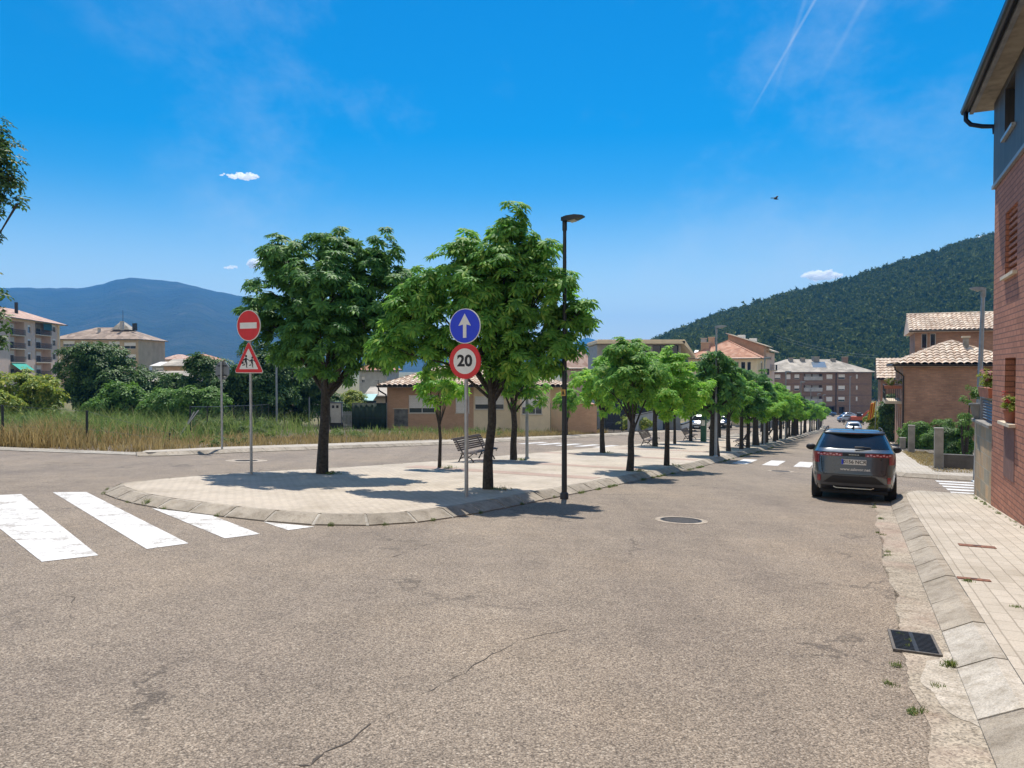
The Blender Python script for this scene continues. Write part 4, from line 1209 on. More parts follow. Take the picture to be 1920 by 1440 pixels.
# benches
M_SLAT = pm('bench_wood', (.055, .033, .022), .55, var=.35, scale=12, island=.15)
def bench(label, loc, rz):
    t = thing('park_bench', label, 'bench', loc, rz)
    t.scale = (1, 1, .8)
    # local x = forward, y = along
    mb = MB()
    for i in range(5): mb.bev(.06 + i * .085, .125 + i * .085, -.92, .92, .425 - .012 * abs(i - 2.5), .452 - .012 * abs(i - 2.5), .006)
    mb.build('seat', M_SLAT, t)
    mb = MB()
    for i in range(6):
        z = .5 + i * .075; x = .0 - i * .032
        mb.add([(x - .012, -.92, z), (x + .012, -.92, z), (x + .012 - .022, -.92, z + .056), (x - .012 - .022, -.92, z + .056), (x - .012, .92, z), (x + .012, .92, z), (x + .012 - .022, .92, z + .056), (x - .012 - .022, .92, z + .056)], [(0, 1, 2, 3), (7, 6, 5, 4), (0, 4, 5, 1), (1, 5, 6, 2), (2, 6, 7, 3), (3, 7, 4, 0)])
    mb.tube([(-.235, -.92, .945), (-.235, .92, .945)], .026, 8)
    mb.build('backrest', M_SLAT, t)
    for y in (-.7, .7):
        mb = MB()
        mb.tube([(-.24, y, .95), (-.1, y, .7), (-.0, y, .48), (.03, y, .4), (-.02, y, .27), (-.06, y, .17), (-.1, y, .08), (-.13, y, 0)], [.02, .02, .022, .026, .022, .02, .022, .03], 7)
        mb.tube([(.0, y, .43), (.25, y, .4), (.47, y, .42), (.53, y, .4), (.51, y, .36), (.47, y, .37)], [.022, .02, .022, .018, .016, .014], 7)
        mb.tube([(.0, y, .43), (.1, y, .3), (.2, y, .25), (.3, y, .3), (.4, y, .4)], .016, 7)
        mb.tube([(-.06, y, .17), (.06, y, .25), (.2, y, .25), (.33, y, .2), (.4, y, .1), (.44, y, 0)], [.018, .018, .022, .02, .022, .03], 7)
        mb.build('leg', M_IRON, t, smooth=50)
    return t
bench('dark slatted iron bench half hidden behind the pointed chestnut trunk', gz(20.85, -11.0, .135), YAW)
bench('slatted bench between two slim chestnuts facing the street, seen beyond the crooked tree', gz(38.4, -9.95, .135), YAW)
bench('bench turned its back to the street, beside the second lamp with a side lamp', gz(42.6, -5.55, .135), YAW + math.pi)
bench('small distant bench under the row trees, beyond the sideways bench', gz(56.5, -5.7, .135), YAW + math.pi)
bench('distant bench beside the green post near the left road', gz(48.5, -9.9, .135), YAW)
# green totem
M_GREEN = pm('green_paint', (.02, .1, .06), .5, var=.15)
t = thing('green_bin_post', 'narrow dark green post box standing by the left road in front of the white van', 'post', gp(1319, 828, .135), YAW)
MB().bev(-.17, .17, -.12, .12, 0, 1.55, .03).build('body', M_GREEN, t)
MB().bev(-.19, .19, -.14, .14, 1.55, 1.62, .03).build('cap', M_GREEN, t)
MB().box(-.11, .11, -.126, -.1205, 1.0, 1.35).build('notice', M_SWHITE, t)

# manholes, covers and the drain
def manhole(label, px, py, r, ring):
    q = gp(px, py); n = Vector((.026, .0574, 1)).normalized()
    t = thing('manhole_cover', label, 'manhole', q)
    t.rotation_euler = n.to_track_quat('Z', 'Y').to_euler()
    def an(r0, r1, z0, z1, n=40):
        V, Fs = [], []
        for i in range(n):
            c, s = math.cos(6.2832 * i / n), math.sin(6.2832 * i / n)
            V += [(r0 * c, r0 * s, z0), (r1 * c, r1 * s, z1), (r1 * c, r1 * s, -.02)]
        for i in range(n):
            j = (i + 1) % n; Fs += [(i * 3, i * 3 + 1, j * 3 + 1, j * 3), (i * 3 + 1, i * 3 + 2, j * 3 + 2, j * 3 + 1)]
        return MB().add(V, Fs)
    an(r, ring, .009, .006).build('cement_ring', M_RING, t)
    an(r * .9, r * .995, .012, .011).build('frame', M_IRON, t)
    lid = MB().lathe([(r * .89, -.015), (r * .89, .004), (.001, .004)], 36).build('lid', M_IRON, t)
    mb = MB(); k = -r * .78
    while k < r * .8:
        h = math.sqrt(max(0, (r * .84) ** 2 - k * k))
        mb.box(k - .008, k + .008, -h, h, .004, .011); k += .04
    mb.build('rib', M_STEELD, lid)
M_RING = concmat('manhole_cement', (.43, .36, .285), .25, 90)
M_STEELD = pm('worn_iron', (.13, .115, .1), .7, .2, var=.3, scale=40)
manhole('round iron manhole in a cement ring, in the middle of the near street', 1277, 976, .34, .43)
manhole('manhole in the left road behind the no entry sign pole', 462, 864, .34, .62)
manhole('worn manhole in the street just before the far painted crossing', 1464, 884, .3, .42)
for px, py, w, h, lab in ((1832, 1024, .42, .16, 'long rusty utility cover set in the right pavement, the farther of two'), (1826, 1086, .3, .1, 'short reddish utility cover set in the right pavement, the nearer of two')):
    q = gp(px, py, .136)
    t = thing('utility_cover', lab, 'utility cover', q, YAW); t.rotation_euler = (R(-3.2), R(.2), YAW)
    MB().bev(-w / 2, w / 2, -h / 2, h / 2, -.02, .006, .004).build('plate', M_RUST, t)
    MB().box(-w * .1, w * .1, -h * .12, h * .12, .006, .009).build('lifting_slot', M_IRON, t)
q = gp(1713, 1207)
t = thing('drain_grate', 'dark iron drain grate in the gutter with weeds growing through it', 'drain', q, YAW + .05); t.rotation_euler = (R(-3.95), R(.1), YAW + .03)
mb = MB(); W, H = .165, .3
mb.box(-W, -W + .02, -H, H, -.02, .02); mb.box(W - .02, W, -H, H, -.02, .02); mb.box(-W + .02, W - .02, -H, -H + .02, -.02, .02); mb.box(-W + .02, W - .02, H - .02, H, -.02, .02)
fr = mb.build('frame', M_STEELD, t)
MB().box(-W + .02, W - .02, -H + .02, H - .02, -.02, .0125).build('pit', M_BLACK, t)
mb = MB()
for i in range(15):
    y = -H + .04 + i * .0375; mb.box(-W + .02, W - .02, y - .007, y + .007, .0125, .019)
mb.box(-.014, .014, -H + .02, H - .02, .0125, .0195)
mb.build('grating', M_IRON, t)

# wire fence of the field
M_WIRE = pm('fence_wire', (.1, .11, .12), .5, .5)
M_FPOST = pm('fence_post_dark', (.025, .03, .03), .7, .0)
def fence(label, pts, heights, wire=True, rail=True, per=1.0, pr=.045):
    p0 = Vector((pts[0][0], pts[0][1], G(*pts[0]) - .05))
    t = thing('wire_fence', label, 'fence', p0)
    loc = [Vector((x, y, G(x, y) - .05)) - p0 for x, y in pts]
    for q, h in zip(loc, heights):
        MB().tube([q + Vector((0, 0, -.3)), q + Vector((0, 0, h))], pr, 8).build('post', M_FPOST, t, smooth=50)
    mb = MB()
    for a, b, ha, hb in zip(loc[:-1], loc[1:], heights[:-1], heights[1:]):
        d = b - a; L = d.length
        for k in (.98, .5, .06): mb.tube([a + Vector((0, 0, ha * k)), b + Vector((0, 0, hb * k))], (.004 if not wire else .007) if k < .9 else (.005 if not wire else .014), 4, False)
        if wire:
            n = int(L / .13) + 1; H = min(ha, hb)
            for i in range(-int(H / .13), n):
                for sgn in (0, 1):
                    x0, x1 = i * .13, i * .13 + H
                    zA, zB = (0, H) if sgn == 0 else (H, 0)
                    lo, hi = max(0, x0), min(L, x1)
                    if hi - lo < .05: continue
                    z0 = zA + (zB - zA) * (lo - x0) / H; z1 = zA + (zB - zA) * (hi - x0) / H
                    A, B = a + d * (lo / L) + Vector((0, 0, z0)), a + d * (hi / L) + Vector((0, 0, z1))
                    w = Vector((0, 0, .0035)); mb.poly([A - w, B - w, B + w, A + w])
    mb.build('wire_mesh', M_WIRE, t)
    return t
def f2(px, py, D): q = at(px, py, D); return (q.x, q.y)
fence('row of dark fence posts with sagging wire standing in the tall weeds at the left', [f2(-120, 800, 27.2), f2(5, 800, 27.5), f2(163, 800, 27.9), f2(318, 800, 31)], [1.5, 1.53, 1.4, .5], wire=False)
fence('dark mesh fence panel run behind the octagonal sign', [f2(x, 800, D) for x, D in ((357, 37), (389, 40), (418, 42), (438, 44), (458, 46.5), (477, 49), (491, 51.5), (504, 54))], [1.62, 1.62, 1.65, 1.7, 1.72, 1.75, 1.8, 1.85])
fence('grey mesh fence run right of the thin tall pole', [f2(x, 800, D) for x, D in ((512, 56), (533, 58), (552, 60), (566, 62), (580, 64), (597, 65))], [1.9] * 6)
t = thing('fallen_fence_brace', 'two dark bars leaning down from the first post of the mesh fence', 'brace', Vector((*f2(357, 800, 36.6), G(*f2(357, 800, 36.6)) - .05)))
for k in (0, 1):
    e = at(326 + k * 6, 829, 34.5 + k * .3) - Vector(t.location); e.z = .02
    s_ = at(372 - k * 8, 770 + k * 3, 37) - Vector(t.location)
    MB().tube([e, s_], .045, 6).build('bar', M_FPOST, t)

# meter cabinet
b = at(631, 803, 57); b.z = G(b.x, b.y)
t = thing('meter_cabinet', 'grey meter cabinet on a dark stand left of the green tarpaulin fence', 'cabinet', b)
M_CAB = pm('cabinet_grey', (.42, .41, .38), .6, var=.1)
mb = MB().box(-.42, .42, -.25, .25, .95, 2.0); mb.build('upper_box', M_CAB, t)
MB().box(-.47, .47, -.3, .3, 2.0, 2.07).build('roof', M_DARKMET, t)
for x in (-.2, .12): MB().box(x - .08, x + .1, -.262, -.251, 1.62, 1.84).build('meter_window', M_BLACK, t)
MB().box(-.38, .38, -.22, .22, .5, .95).build('middle_box', M_CAB, t)
MB().bev(-.45, .45, -.27, .27, -.2, .5, .02).build('plinth', M_BLACK, t)
for x in (-.44, .42): MB().box(x, x + .03, -.28, -.25, .0, 2.0).build('stand_leg', M_DARKMET, t)

# ================================================================== VEHICLES
def gloss(name, col, metal=.3, rough=.28):
    if name in MATS: return MATS[name]
    m, nt, b = newmat(name); MATS[name] = m
    b.inputs['Base Color'].default_value = c4(col); b.inputs['Metallic'].default_value = metal
    b.inputs['Roughness'].default_value = rough; b.inputs['Coat Weight'].default_value = 1; b.inputs['Coat Roughness'].default_value = .04
    tc = nn(nt, 'ShaderNodeTexCoord').outputs['Object']
    nt.links.new(ramp(nt, noise(nt, tc, 3, 5, .6), [(.3, (rough * .8,) * 3), (.7, (rough * 1.35,) * 3)]), b.inputs['Roughness'])
    return m
M_CGLASS = glassmat('car_glass', (.012, .015, .018), .04)
M_TYRE = pm('tyre_rubber', (.014, .014, .014), .85, var=.2)
M_RIM = pm('alloy_rim', (.3, .3, .31), .3, .9)
M_LRED = pm('tail_lens', (.26, .03, .035), .15, var=.05)
M_LPINK = pm('tail_lens_pale', (.7, .36, .36), .15, var=.05)
M_CHROME = pm('bright_trim', (.45, .44, .4), .25, .9, var=.05)
M_HEAD = pm('headlamp', (.6, .62, .64), .1, .2)

class Body:
    def __init__(self, sl, n=5.0): self.sl, self.n = sl, n
    def at(self, z):
        S = self.sl; zs = [s[0] for s in S]
        return [float(np.interp(z, zs, [s[k] for s in S])) for k in (1, 2, 3)]
    def y(self, x, z, front=False):
        yr, yf, hw = self.at(z); a = (yf - yr) / 2
        e = max(0, 1 - abs(x / hw) ** self.n) ** (1 / self.n)
        return (yr + yf) / 2 + (a if front else -a) * e
    def x(self, y, z):
        yr, yf, hw = self.at(z); a = (yf - yr) / 2; c = (yr + yf) / 2
        return hw * max(0, 1 - abs((y - c) / a) ** self.n) ** (1 / self.n)
    def shell(self, np_=56):
        rings = []
        zs = []
        for a, b in zip(self.sl[:-1], self.sl[1:]):
            zs += [a[0], (a[0] + b[0]) / 2]
        zs.append(self.sl[-1][0])
        for z in zs:
            yr, yf, hw = self.at(z); a = (yf - yr) / 2; c = (yr + yf) / 2; r = []
            for i in range(np_):
                t = 6.283185 * i / np_; C, S = math.cos(t), math.sin(t)
                r.append((math.copysign(abs(C) ** (2 / self.n), C) * hw, c + a * math.copysign(abs(S) ** (2 / self.n), S), z))
            rings.append(r)
        return MB().loft(rings)
    def end_patch(self, xl, xr, z0, z1, off=.006, front=False, nx=12, nz=5):
        """panel lying on the end surface; xl, xr are functions of height or numbers"""
        fl = xl if callable(xl) else (lambda z: xl); fr = xr if callable(xr) else (lambda z: xr)
        V, Fs = [], []
        s = 1 if front else -1
        for lay in (off, -.012):
            for j in range(nz + 1):
                z = z0 + (z1 - z0) * j / nz
                for i in range(nx + 1):
                    x = fl(z) + (fr(z) - fl(z)) * i / nx
                    V.append((x, self.y(x, z, front) + s * lay, z))
        w = nx + 1; m = w * (nz + 1)
        for j in range(nz):
            for i in range(nx): Fs.append((j * w + i, j * w + i + 1, (j + 1) * w + i + 1, (j + 1) * w + i))
        for i in range(nx):
            Fs.append((i, m + i, m + i + 1, i + 1)); Fs.append((nz * w + i, nz * w + i + 1, m + nz * w + i + 1, m + nz * w + i))
        for j in range(nz):
            Fs.append((j * w, (j + 1) * w, m + (j + 1) * w, m + j * w)); Fs.append((j * w + nx, m + j * w + nx, m + (j + 1) * w + nx, (j + 1) * w + nx))
        return MB().add(V, Fs)
    def side_patch(self, y0, y1, z0, z1, side, off=.005, ny=10, nz=4):
        f0 = y0 if callable(y0) else (lambda z: y0); f1 = y1 if callable(y1) else (lambda z: y1)
        V, Fs = [], []
        for j in range(nz + 1):
            z = z0 + (z1 - z0) * j / nz
            for i in range(ny + 1):
                y = f0(z) + (f1(z) - f0(z)) * i / ny
                V.append((side * (self.x(y, z) + off), y, z))
        w = ny + 1
        for j in range(nz):
            for i in range(ny): Fs.append((j * w + i, j * w + i + 1, (j + 1) * w + i + 1, (j + 1) * w + i))
        return MB().add(V, Fs)

def wheels(t, ys, hw, r=.35, w=.22):
    for y in ys:
        for s in (-1, 1):
            mb = MB(); mb.M = Matrix.Translation((s * (hw - w / 2), y, r)) @ Matrix.Rotation(math.pi / 2, 4, 'Y')
            mb.lathe([(r * .62, -w / 2), (r * .93, -w / 2), (r, -w * .36), (r, w * .36), (r * .93, w / 2), (r * .62, w / 2)], 28)
            wh = mb.build('wheel', M_TYRE, t, smooth=40)
            mb = MB(); mb.M = Matrix.Translation((s * (hw - w / 2), y, r)) @ Matrix.Rotation(math.pi / 2, 4, 'Y')
            mb.lathe([(r * .61, -w * .3), (r * .61, w * .52 * s + w * .0), (r * .2, w * .45 * s), (.01, w * .45 * s)] if s > 0 else [(.01, -w * .45), (r * .2, -w * .45), (r * .61, -w * .52), (r * .61, w * .3)], 20)
            mb.build('rim', M_RIM, wh, smooth=40)

SUV = [(.25, .2, 4.3, .87), (.34, .07, 4.4, .905), (.5, .01, 4.48, .92), (.62, .0, 4.5, .925), (.8, .025, 4.5, .925), (.97, .05, 4.46, .925), (1.07, .055, 4.3, .915), (1.12, .07, 4.0, .905), (1.145, .13, 3.65, .885), (1.19, .22, 3.4, .86), (1.34, .38, 3.0, .795), (1.47, .53, 2.6, .725), (1.545, .62, 2.3, .685), (1.595, .68, 2.1, .645), (1.632, .88, 1.95, .56), (1.648, 1.15, 1.75, .4)]
def near_car():
    q = gz(17.3, -.04)
    t = thing('parked_car', 'dark grey modern SUV seen from behind with red light bar and plate 0156 NCR', 'car', q, YAW + R(.6))
    t.rotation_euler = (R(-3.95), R(.2), YAW + R(.6)); t.scale = (.925, .94, .94)
    B = Body(SUV, 5.5)
    paint = gloss('grey_paint', (.07, .08, .088), .4, .28)
    body = B.shell(64).build('body', paint, t, smooth=38)
    wheels(t, (.86, 3.62), .912, .36, .235)
    MB().box(-.72, .72, .35, 4.2, .17, .3).build('underbody', M_BLACK, t)
    g = B.end_patch(lambda z: -B.at(z)[2] + .05, lambda z: B.at(z)[2] - .05, 1.2, 1.51, .006, nx=24).build('rear_window', M_CGLASS, t, smooth=40)
    MB().tube([(.02, .19, 1.225), (.2, .22, 1.235), (.36, .235, 1.222)], [.022, .016, .008], 6).build('wiper', M_BLACK, g)
    for s in (-1, 1):
        B.side_patch(lambda z: .95 - (1.5 - z) * .2, lambda z: 2.62 + (1.45 - z) * 1.3, 1.2, 1.5, s).build('side_window', M_CGLASS, t, smooth=40)
        lt = B.end_patch(*sorted((s * .24, s * .8)), 1.025, 1.098, .012).build('tail_light', M_LRED, t, smooth=40)
        for k in range(8):
            x0 = .27 + k * .066
            a, b = sorted((s * x0, s * (x0 + .045)))
            B.end_patch(a, b, 1.038 + .014 * (k % 2), 1.064 + .022 * (k % 2), .016, nx=2, nz=1).build('light_cell', M_LPINK, lt)
        B.end_patch(*sorted((s * .735, s * .885)), .86, 1.1, .014, nx=5).build('corner_light', M_LRED, lt, smooth=40)
        B.end_patch(*sorted((s * .70, s * .775)), .44, .585, .012, nx=3).build('reflector', M_LRED, t)
        mb = MB(); mb.ball((s * 1.03, 3.0, 1.13), (.13, .07, .085), 12, 8); mb.tube([(s * .86, 3.02, 1.08), (s * .98, 3.0, 1.1)], .03, 6)
        mb.build('mirror', M_BLACK, t, smooth=60)
        MB().tube([(s * .63, .78, 1.6), (s * .6, .9, 1.665), (s * .58, 1.6, 1.69), (s * .58, 2.2, 1.64)], [.012, .018, .018, .012], 6).build('roof_rail', M_BLACK, t)
    B.end_patch(-.235, .235, 1.03, 1.094, .012).build('badge_panel', M_BLACK, t, smooth=40)
    mb = MB(); y = B.y(0, 1.06) - .014
    for i in range(7): mb.box(-.105 + i * .032, -.083 + i * .032, y - .002, y + .001, 1.052, 1.074)
    mb.build('badge', M_CHROME, t)
    # tailgate shoulder and spoiler
    sp = MB().loft([[(x, .72, 1.52), (x, .5 + .22 * abs(x / .66) ** 3, 1.535), (x, .5 + .22 * abs(x / .66) ** 3, 1.56), (x, .72, 1.6 - .0 * x)] for x in np.linspace(-.66, .66, 13)])
    sp = sp.build('spoiler', paint, t, smooth=35)
    MB().box(-.16, .16, .494, .502, 1.54, 1.553).build('brake_light', M_LRED, sp)
    mb = MB().tube([(-.02, 1.25, 1.64), (0, 1.1, 1.7), (0, 1.06, 1.715)], [.03, .02, .008], 6); mb.build('antenna', M_BLACK, t)
    # tailgate outline grooves
    mb = MB()
    for s in (-1, 1):
        pts = [(s * .69, 1.0), (s * .69, .86), (s * .66, .66), (s * .62, .62)]
        mb.tube([(x, B.y(x, z) - .001, z) for x, z in pts], .006, 5)
    mb.tube([(x, B.y(x, .615) - .001, .615) for x in np.linspace(-.62, .62, 13)], .006, 5)
    mb.build('panel_gap', M_BLACK, t)
    def yp(z): return B.y(.2, z)
    pl = MB().bev(-.262, .262, yp(.9) - .022, yp(.9) + .03, .842, .958, .004).build('number_plate', M_SWHITE, t)
    MB().box(-.259, -.215, yp(.9) - .024, yp(.9) - .0215, .846, .954).build('blue_band', M_SBLUE, pl)
    text('plate_text', '0156 NCR', .105, M_SBLK, pl, (.02, yp(.9) - .0235, .9), .0008, .002, 1.06)
    text('web_address', 'www.salevor.net', .088, M_SWHITE, t, (.03, yp(.735) - .005, .735), .0015, .0015, 1.05)
    # lower bumper
    B.end_patch(lambda z: -.42 - (.6 - z) * 1.3, lambda z: .42 + (.6 - z) * 1.3, .415, .585, .01, nx=14).build('bumper_insert', M_BLACK, t, smooth=40)
    B.end_patch(lambda z: -.8, lambda z: .8, .36, .42, .014, nx=14).build('bumper_edge', M_DGREY, t, smooth=40)
    B.end_patch(-.78, .78, .255, .36, .012, nx=14).build('diffuser', M_BLACK, t, smooth=40)
    MB().tube([(-.42, .05, .335), (-.36, .03, .31), (.36, .03, .31), (.42, .05, .335)], .017, 6).build('skid_trim', M_CHROME, t)
    # cabin seen through the glass
    return t
M_DGREY = pm('grey_plastic', (.07, .07, .072), .5)
near_car()

HATCH = [(.22, .2, 3.95, .72), (.32, .08, 4.05, .82), (.5, .0, 4.1, .86), (.75, .04, 4.08, .87), (.9, .1, 3.9, .86), (.97, .2, 3.4, .84), (1.02, .28, 3.1, .81), (1.2, .48, 2.6, .72), (1.34, .68, 2.2, .64), (1.42, .85, 1.95, .56), (1.45, 1.1, 1.7, .42)]
VAN = [(.22, .15, 4.2, .78), (.34, .03, 4.3, .86), (.55, .0, 4.32, .9), (.85, .03, 4.32, .905), (.98, .14, 4.32, .9), (1.08, .5, 4.32, .89), (1.14, .72, 4.32, .88), (1.4, 1.05, 4.3, .83), (1.66, 1.4, 4.28, .78), (1.78, 1.65, 4.25, .72), (1.82, 1.95, 4.1, .6)]
SUV2 = [(.3, .2, 4.2, .78), (.42, .06, 4.3, .88), (.65, .0, 4.35, .91), (.95, .04, 4.35, .91), (1.06, .2, 4.33, .9), (1.12, 1.0, 4.3, .88), (1.18, 1.2, 4.28, .86), (1.5, 1.6, 4.22, .76), (1.68, 1.85, 4.15, .7), (1.74, 2.2, 4.0, .55)]
def small_car(label, loc, rz, sl, col, front_near, group=None, plate=True, name='parked_car', cat='car'):
    """end at y=0 faces the viewer; front_near tells whether that end is the bonnet"""
    t = thing(name, label, cat, loc, rz, group)
    t.rotation_euler = (0, 0, rz)
    B = Body(sl, 5.0)
    nm = 'paint_' + '_'.join('%d' % int(c * 100) for c in col)
    B.shell(40).build('body', gloss(nm, col, .4, .25), t, smooth=38)
    top = sl[-1][0]; L = sl[3][2]
    wheels(t, (.75, L - .8), sl[3][3] + .01, .31, .2)
    z0 = next(s[0] for s in sl if s[1] > (.5 if front_near else .22)) + .02; z1 = top - .1
    if front_near and sl is SUV2: z0 = 1.16
    k = (sl[-3][3] - sl[-5][3]) / (sl[-3][0] - sl[-5][0])
    xw = lambda z: np.interp(z, [s[0] for s in sl], [s[3] for s in sl]) - .08
    B.end_patch(lambda z: -xw(z), lambda z: xw(z), z0, z1).build('windscreen' if front_near else 'rear_window', M_CGLASS, t, smooth=40)
    ym = L * .42
    for s in (-1, 1):
        B.side_patch(lambda z: B.at(z)[0] + .35, lambda z: B.at(z)[1] - .4, z0 + .02, z1, s).build('side_window', M_CGLASS, t, smooth=40)
        a, b = sorted((s * .5, s * .78))
        B.end_patch(a, b, .66, .82, .012, nx=4, nz=2).build('headlight' if front_near else 'tail_light', M_HEAD if front_near else M_LRED, t, smooth=40)
        mb = MB(); mb.ball((s * (sl[3][3] + .1), L * (.3 if front_near else .64), z0 + .04), (.1, .06, .07), 8, 6); mb.build('mirror', M_BLACK, t)
    B.end_patch(-.78, .78, .24, .46 if not front_near else .56, .01).build('bumper', M_BLACK, t, smooth=40)
    if front_near: B.end_patch(-.42, .42, .6, .74, .012, nx=6, nz=2).build('grille', M_BLACK, t)
    if plate: MB().box(-.25, .25, B.y(.1, .5) - .03, B.y(.1, .5), .45, .56).build('number_plate', M_SWHITE, t)
    return t
small_car('white delivery van parked facing the viewer beyond the green post', gp(1306, 809), YAW, VAN, (.72, .72, .7), True, name='delivery_van', cat='van')
small_car('dark blue off roader parked facing the viewer between tree trunks', gp(1350, 806.5), YAW, SUV2, (.02, .025, .045), True)
small_car('pale car roof just above the roof of the dark SUV', gz(88, -.25), YAW, HATCH, (.66, .66, .65), False)
small_car('silver hatchback parked at the kerb down the street, seen from behind', gz(116, -.2), YAW, HATCH, (.4, .42, .45), False)
c = small_car('silver blue car turned across at the end of the street', gp(1571, 792), YAW, HATCH, (.3, .35, .42), False); c.rotation_euler = (0, 0, YAW - R(62))
c = small_car('silver estate car parked behind the silver blue car turned across', gp(1577, 786), YAW, HATCH, (.5, .52, .55), False); c.rotation_euler = (0, 0, YAW - R(62))
c = small_car('dark car parked right of the two silver cars at the street end', gp(1606, 790), YAW, HATCH, (.06, .08, .11), False); c.rotation_euler = (0, 0, YAW - R(70))
c = small_car('blue car in the shade in front of the brick flats', gp(1533, 780), YAW, HATCH, (.05, .12, .25), False); c.rotation_euler = (0, 0, YAW - R(80))
# orange digger at the street end
b = at(1608, 785, 140); b.z = G(b.x, b.y)
M_ORANGE = pm('orange_paint', (.48, .09, .035), .55, var=.2)
t = thing('digger', 'orange red digger with its arm raised, at the street end beside the flats', 'digger', b, YAW)
MB().bev(-1.2, .9, -.7, .7, .6, 1.3, .1).build('body', M_ORANGE, t)
MB().bev(-1.3, 1.1, -.8, .8, 0, .55, .12).build('track', M_BLACK, t)
MB().bev(-.2, .7, -.6, .6, 1.3, 2.0, .1).build('cab', M_BLACK, t)
MB().tube([(.8, 0, 1.2), (1.7, 0, 2.2), (2.7, 0, 2.6)], [.26, .24, .15], 6).build('boom', M_ORANGE, t)
MB().tube([(2.7, 0, 2.6), (3.0, 0, 1.6)], [.16, .12], 6).build('stick', M_ORANGE, t)
# bird
b = at(1454, 373, 70)
t = thing('bird', 'small dark bird in flight with raised wings in the open sky', 'bird', b, R(20))
mb = MB()
mb.loft([[(x, r * math.cos(a), r * .8 * math.sin(a) + .02 * x) for a in np.linspace(0, 5.24, 6)] for x, r in ((-.36, .01), (-.22, .035), (-.05, .075), (.12, .08), (.22, .055), (.29, .05), (.36, .01))])
for s in (-1, 1):
    mb.loft([[(.14 - .02, s * .03, .03), (-.1, s * .03, .03), (-.1, s * .03, .05), (.12, s * .03, .05)], [(.16, s * .2, .2), (-.06, s * .2, .19), (-.06, s * .2, .2), (.16, s * .2, .215)], [(.0, s * .34, .2), (-.22, s * .36, .17), (-.22, s * .36, .175), (.0, s * .34, .21)], [(-.16, s * .42, .14), (-.24, s * .42, .12), (-.24, s * .42, .125), (-.16, s * .42, .145)]])
mb.loft([[(-.3, -.03, 0), (-.3, .03, 0), (-.3, .03, .01), (-.3, -.03, .01)], [(-.48, -.09, -.01), (-.48, .09, -.01), (-.48, .09, -.005), (-.48, -.09, -.005)]])
mb.build('body', M_BLACK, t, smooth=50)
# ================================================================== BUILDINGS
M_BRK_A = brickmat('brown_red_brick', (.52, .215, .128), (.42, .165, .095), (.22, .1, .065), .3, .098, .010, rough=.8, bstr=1.0, big=.18)
M_BRK_B = brickmat('orange_brick', (.62, .37, .23), (.55, .32, .19), (.5, .36, .26), .27, .085, .012, big=.12)
M_BRK_C = brickmat('dull_brick', (.5, .275, .18), (.38, .205, .14), (.34, .235, .18), .3, .1, .012, big=.28)
M_BRK_F = brickmat('far_flats_brick', (.29, .18, .125), (.24, .15, .105), (.22, .155, .12), .5, .2, .02, big=.12)
M_SLATE = brickmat('slate_tiles', (.6, .41, .23), (.33, .31, .24), (.5, .44, .33), .34, .3, .012, off=.4, rough=.65, bstr=.8, big=.4)
def cladmat():
    m, nt, b = newmat('dark_wood_cladding')
    tc = nn(nt, 'ShaderNodeTexCoord').outputs['UV']
    mp = nn(nt, 'ShaderNodeMapping', {'Vector': tc, 'Scale': (6, .5, 1)})
    n = noise(nt, mp.outputs[0], 1.5, 5, .65); n2 = noise(nt, tc, 1.1, 4)
    c = mixc(nt, 1.0, ramp(nt, n, [(.3, (.026, .023, .02)), (.7, (.085, .074, .063))]), ramp(nt, n2, [(.3, (.7,) * 3), (.7, (1.3,) * 3)]), 'MULTIPLY')
    nt.links.new(c, b.inputs['Base Color']); b.inputs['Roughness'].default_value = .55
    return m
M_CLAD = cladmat()
def tilemat(name, stops, sc=3.2):
    m, nt, b = newmat(name)
    tc = nn(nt, 'ShaderNodeTexCoord').outputs['Object']
    v = nn(nt, 'ShaderNodeTexVoronoi', {'Vector': tc, 'Scale': sc})
    s = nn(nt, 'ShaderNodeSeparateColor', {0: v.outputs['Color']})
    c = ramp(nt, s.outputs[0], stops)
    c = mixc(nt, 1.0, c, ramp(nt, noise(nt, tc, .6, 5, .6), [(.3, (.75,) * 3), (.7, (1.15,) * 3)]), 'MULTIPLY')
    nt.links.new(c, b.inputs['Base Color']); b.inputs['Roughness'].default_value = .85
    return m
M_TILE = tilemat('pale_clay_tiles', [(0, (.42, .3, .22)), (.4, (.6, .47, .36)), (.8, (.7, .58, .46)), (1, (.76, .67, .56))])
M_TILE_O = tilemat('orange_clay_tiles', [(0, (.36, .16, .09)), (.6, (.46, .23, .14)), (1, (.52, .3, .2))], 1.5)
M_TILE_P = tilemat('pink_roof', [(0, (.4, .24, .18)), (.6, (.5, .33, .25)), (1, (.55, .4, .32))], 1.5)
M_TILE_G = tilemat('grey_tan_roof', [(0, (.27, .24, .2)), (.6, (.38, .34, .28)), (1, (.48, .43, .36))], .8)
M_CREAM = pm('cream_render', (.8, .66, .46), .85, var=.06, scale=1.5)
M_PINKR = pm('pinkish_render', (.66, .5, .4), .85, var=.06, scale=1.2)
M_BEIGE = pm('beige_render', (.56, .47, .34), .85, var=.08, scale=1.2)
M_TANR = pm('tan_render', (.5, .39, .26), .85, var=.1, scale=.6)
M_TILE_B = tilemat('brown_grey_roof', [(0, (.22, .16, .12)), (.6, (.32, .24, .18)), (1, (.42, .32, .25))], .8)
M_SOFFIT = pm('soffit_beige', (.62, .53, .4), .8, var=.1, scale=2)
M_SHUT = pm('white_shutter', (.78, .76, .73), .6, var=.05)
M_FRAME = pm('white_frame', (.6, .59, .57), .5, var=.05)
M_GUTTER = pm('brown_gutter', (.03, .022, .02), .4, .3)
